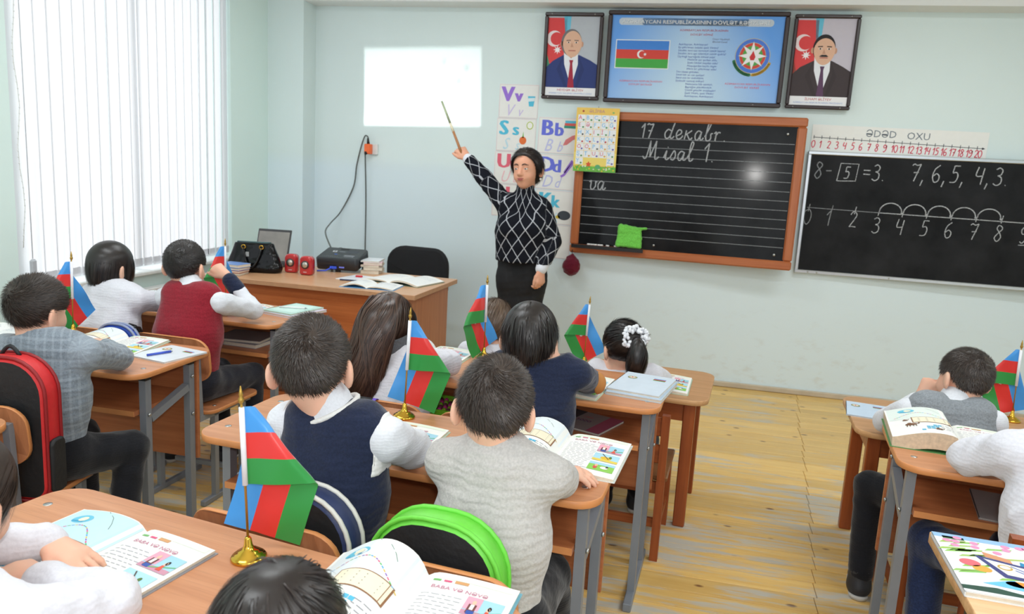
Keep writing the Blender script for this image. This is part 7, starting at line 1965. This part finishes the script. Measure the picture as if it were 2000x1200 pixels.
# ---- stacks of books, each book its own thing
st_cols = [RGB(196, 186, 170), RGB(210, 200, 186), RGB(224, 208, 190), RGB(232, 190, 200), RGB(228, 232, 236)]
z = DZ
for k, cc_ in enumerate(st_cols):
    t = (0.024, 0.020, 0.014, 0.016, 0.010)[k]
    closed_book((-2.005 + 0.006 * (k % 2), 4.745, z), radians(10 + 9 * (k % 2)), ['tan notebook at the bottom of the pile beside the projector', 'beige notebook second in the pile beside the projector', 'cream notebook in the middle of the pile beside the projector', 'pink notebook near the top of the pile beside the projector', 'white booklet topping the pile beside the projector'][k], 0.12, 0.18, t, cc_, name='notebook', group='pile beside the projector'); z += t + 0.0005
z = DZ
for k, (cc_, t, lb) in enumerate(((RGB(110, 100, 96), .016, 'brown book at the bottom of the pile behind the small flag'), (RGB(206, 88, 52), .014, 'orange red book in the pile behind the small flag'), (RGB(60, 96, 190), .016, 'blue book in the pile behind the small flag'), (RGB(130, 166, 226), .020, 'pale blue book topping the pile behind the small flag'))):
    closed_book((-2.68 + .004 * k, 4.175 - .0 * k, z), radians(6 - 4 * k), lb, 0.15, 0.12, t, cc_, name='notebook', group='pile behind the small flag'); z += t + .0005
closed_book((-1.985, 4.435, DZ), radians(-10), 'white sheet of paper on the teacher desk left of the register', 0.15, 0.22, 0.004, RGB(238, 240, 244), blank_like := (lambda p, w, h: [p.rect(-w * .4, h * (.35 - .08 * k), w * .7, .0012, pcol(190, 204, 226)) for k in range(8)]), name='paper_sheet')
b = MB(); b.box((0, 0, 0.006), (0.045, 0.014, 0.012), bev=0.003); o = b.build('red_marker', plain('red_plastic', RGB(206, 50, 60), .35)); o.location = (-1.975, 4.46, DZ + .004); o.rotation_euler = (0, 0, .1); tag(o, 'short red marker lying on the white paper on teacher desk', 'marker')

# ================================================================== school bags
def backpack(c, rz_, label, w, h, d, mats, tilt=0.0, pocket=True, loop=True, group='school backpacks'):
    r = empty('backpack', c, rz_, label, 'backpack', group); r.rotation_euler = (tilt, 0, rz_)
    body, piping, pock = mats
    o = rrect(w, h, (0.05, w * .42, w * .42, 0.05), 7)
    b = MB(); b.prism(o, -d / 2, d / 2, 0, 1, bev=0.012, T=lambda u, v, zz: (u, zz, v + h / 2)); b.build('main_compartment', [body, pock], r)
    for zz in (-d / 2 + .006, d / 2 - .006):
        b = MB(); b.tube([(u * 1.005, zz, v * 1.005 + h / 2) for u, v in o] + [(o[0][0] * 1.005, zz, o[0][1] * 1.005 + h / 2)], 0.0055, 6); b.build('piping', piping, r)
    if pocket:
        o2 = rrect(w * .82, h * .55, (0.04, w * .2, w * .2, 0.04), 5)
        b = MB(); b.prism(o2, 0, d * .35, 0, 0, bev=0.015, T=lambda u, v, zz: (u, -d / 2 - zz, v + h * .32)); b.build('front_pocket', body, r)
    if loop: b = MB(); b.tube([(-0.03 + .06 * t, d * .2, h + 0.028 * sin(pi * t) - .004) for t in [i / 8 for i in range(9)]], 0.006, 7); b.build('top_loop', NYL, r)
    return r
NYL = plain('black_nylon', RGB(28, 29, 32), 0.6, var=0.2, scale=25, bmp=0.5, bscale=60)
RED = plain('red_nylon', RGB(214, 40, 44), 0.55, var=0.08, bmp=0.3, bscale=90)
LIME = plain('lime_nylon', RGB(112, 214, 70), 0.45, var=0.08, bmp=0.4, bscale=50)
NAVY = plain('navy_nylon', RGB(44, 58, 100), 0.5, var=0.1, bmp=0.3, bscale=80)
GRYB = plain('grey_blue_nylon', RGB(140, 160, 172), 0.5, var=0.1, bmp=0.3, bscale=60)
backpack((-0.428, 1.386, 0.437), radians(-6), 'black backpack with bright green rim on the chair of the grey sweater boy', 0.285, 0.372, 0.068, (NYL, LIME, LIME), pocket=False, loop=False)
backpack((-0.765, 1.442, 0.437), radians(-6), 'navy and grey backpack with white piping on the chair of the navy vest boy', 0.28, 0.36, 0.068, (NYL, plain('white_piping', RGB(226, 226, 220), .5), NAVY), pocket=False)
rp = backpack((-1.930, 1.836, 0.437), radians(8), 'red and black backpack standing on the chair behind the checked sweater boy', 0.27, 0.44, 0.074, (NYL, plain('dark_red_piping', RGB(150, 24, 30), .5), RED), pocket=False)
b = MB(); b.prism(rrect(0.062, 0.17, 0.02, 4), 0.0, 0.018, 0, 0, bev=0.006, T=lambda u, v, zz: (0.134 + zz, u, 0.11 + v)); b.build('side_pocket', NYL, rp)
bp = backpack((-2.250, 2.676, 0.455), radians(-1), 'blue backpack hanging by its loop on the red vest boy\'s chair', 0.20, 0.33, 0.034, (plain('blue_nylon', RGB(38, 80, 190), .5, bmp=.3), plain('sand_piping', RGB(150, 160, 190), .5), plain('blue_nylon', RGB(38, 80, 190), .5, bmp=.3)), pocket=False, loop=False)
b = MB(); b.tube([(0.030, 0.0, 0.318), (0.040, 0.020, 0.330), (0.044, 0.050, 0.317), (0.046, 0.068, 0.290), (0.052, 0.072, 0.245), (0.060, 0.068, 0.290), (0.064, 0.050, 0.312), (0.066, 0.020, 0.322), (0.070, 0.0, 0.300)], 0.005, 7); b.build('hanging_loop', NYL, bp)
# bag straps over two chair backs
for (x, y_, ec, lb) in ((-0.955, 2.244, RGB(112, 84, 200), 'black bag strap with purple edges over a chair back'), (-0.600, 2.219, RGB(70, 92, 210), 'black bag strap with blue edges over a chair back')):
    s = empty('bag_strap', (x, y_, 0.745), radians(-4), lb, 'strap', 'bag straps over chair backs')
    prof = [(-0.020, -0.10), (-0.017, -0.02), (-0.013, 0.003), (0.0, 0.007), (0.013, 0.003), (0.030, -0.02), (0.048, -0.10)]
    for nm, x0, x1, m_ in (('webbing', -0.026, 0.026, NYL), ('edge_trim', -0.038, -0.026, plain('strap_%d' % int(ec[0] * 999), ec, .5)), ('edge_trim', 0.026, 0.038, plain('strap_%d' % int(ec[0] * 999), ec, .5))):
        b = MB(); b.add([(xx, yy - .012, zz + d_) for d_ in (0.0015, -0.0015) for xx in (x0, x1) for yy, zz in prof], [(i, i + 1, 7 + i + 1, 7 + i) for i in range(6)] + [(14 + i, 21 + i, 21 + i + 1, 14 + i + 1) for i in range(6)] + [(i, 14 + i, 15 + i, i + 1) for i in range(6)] + [(7 + i, 8 + i, 22 + i, 21 + i) for i in range(6)], 0, True); b.build(nm, m_, s)
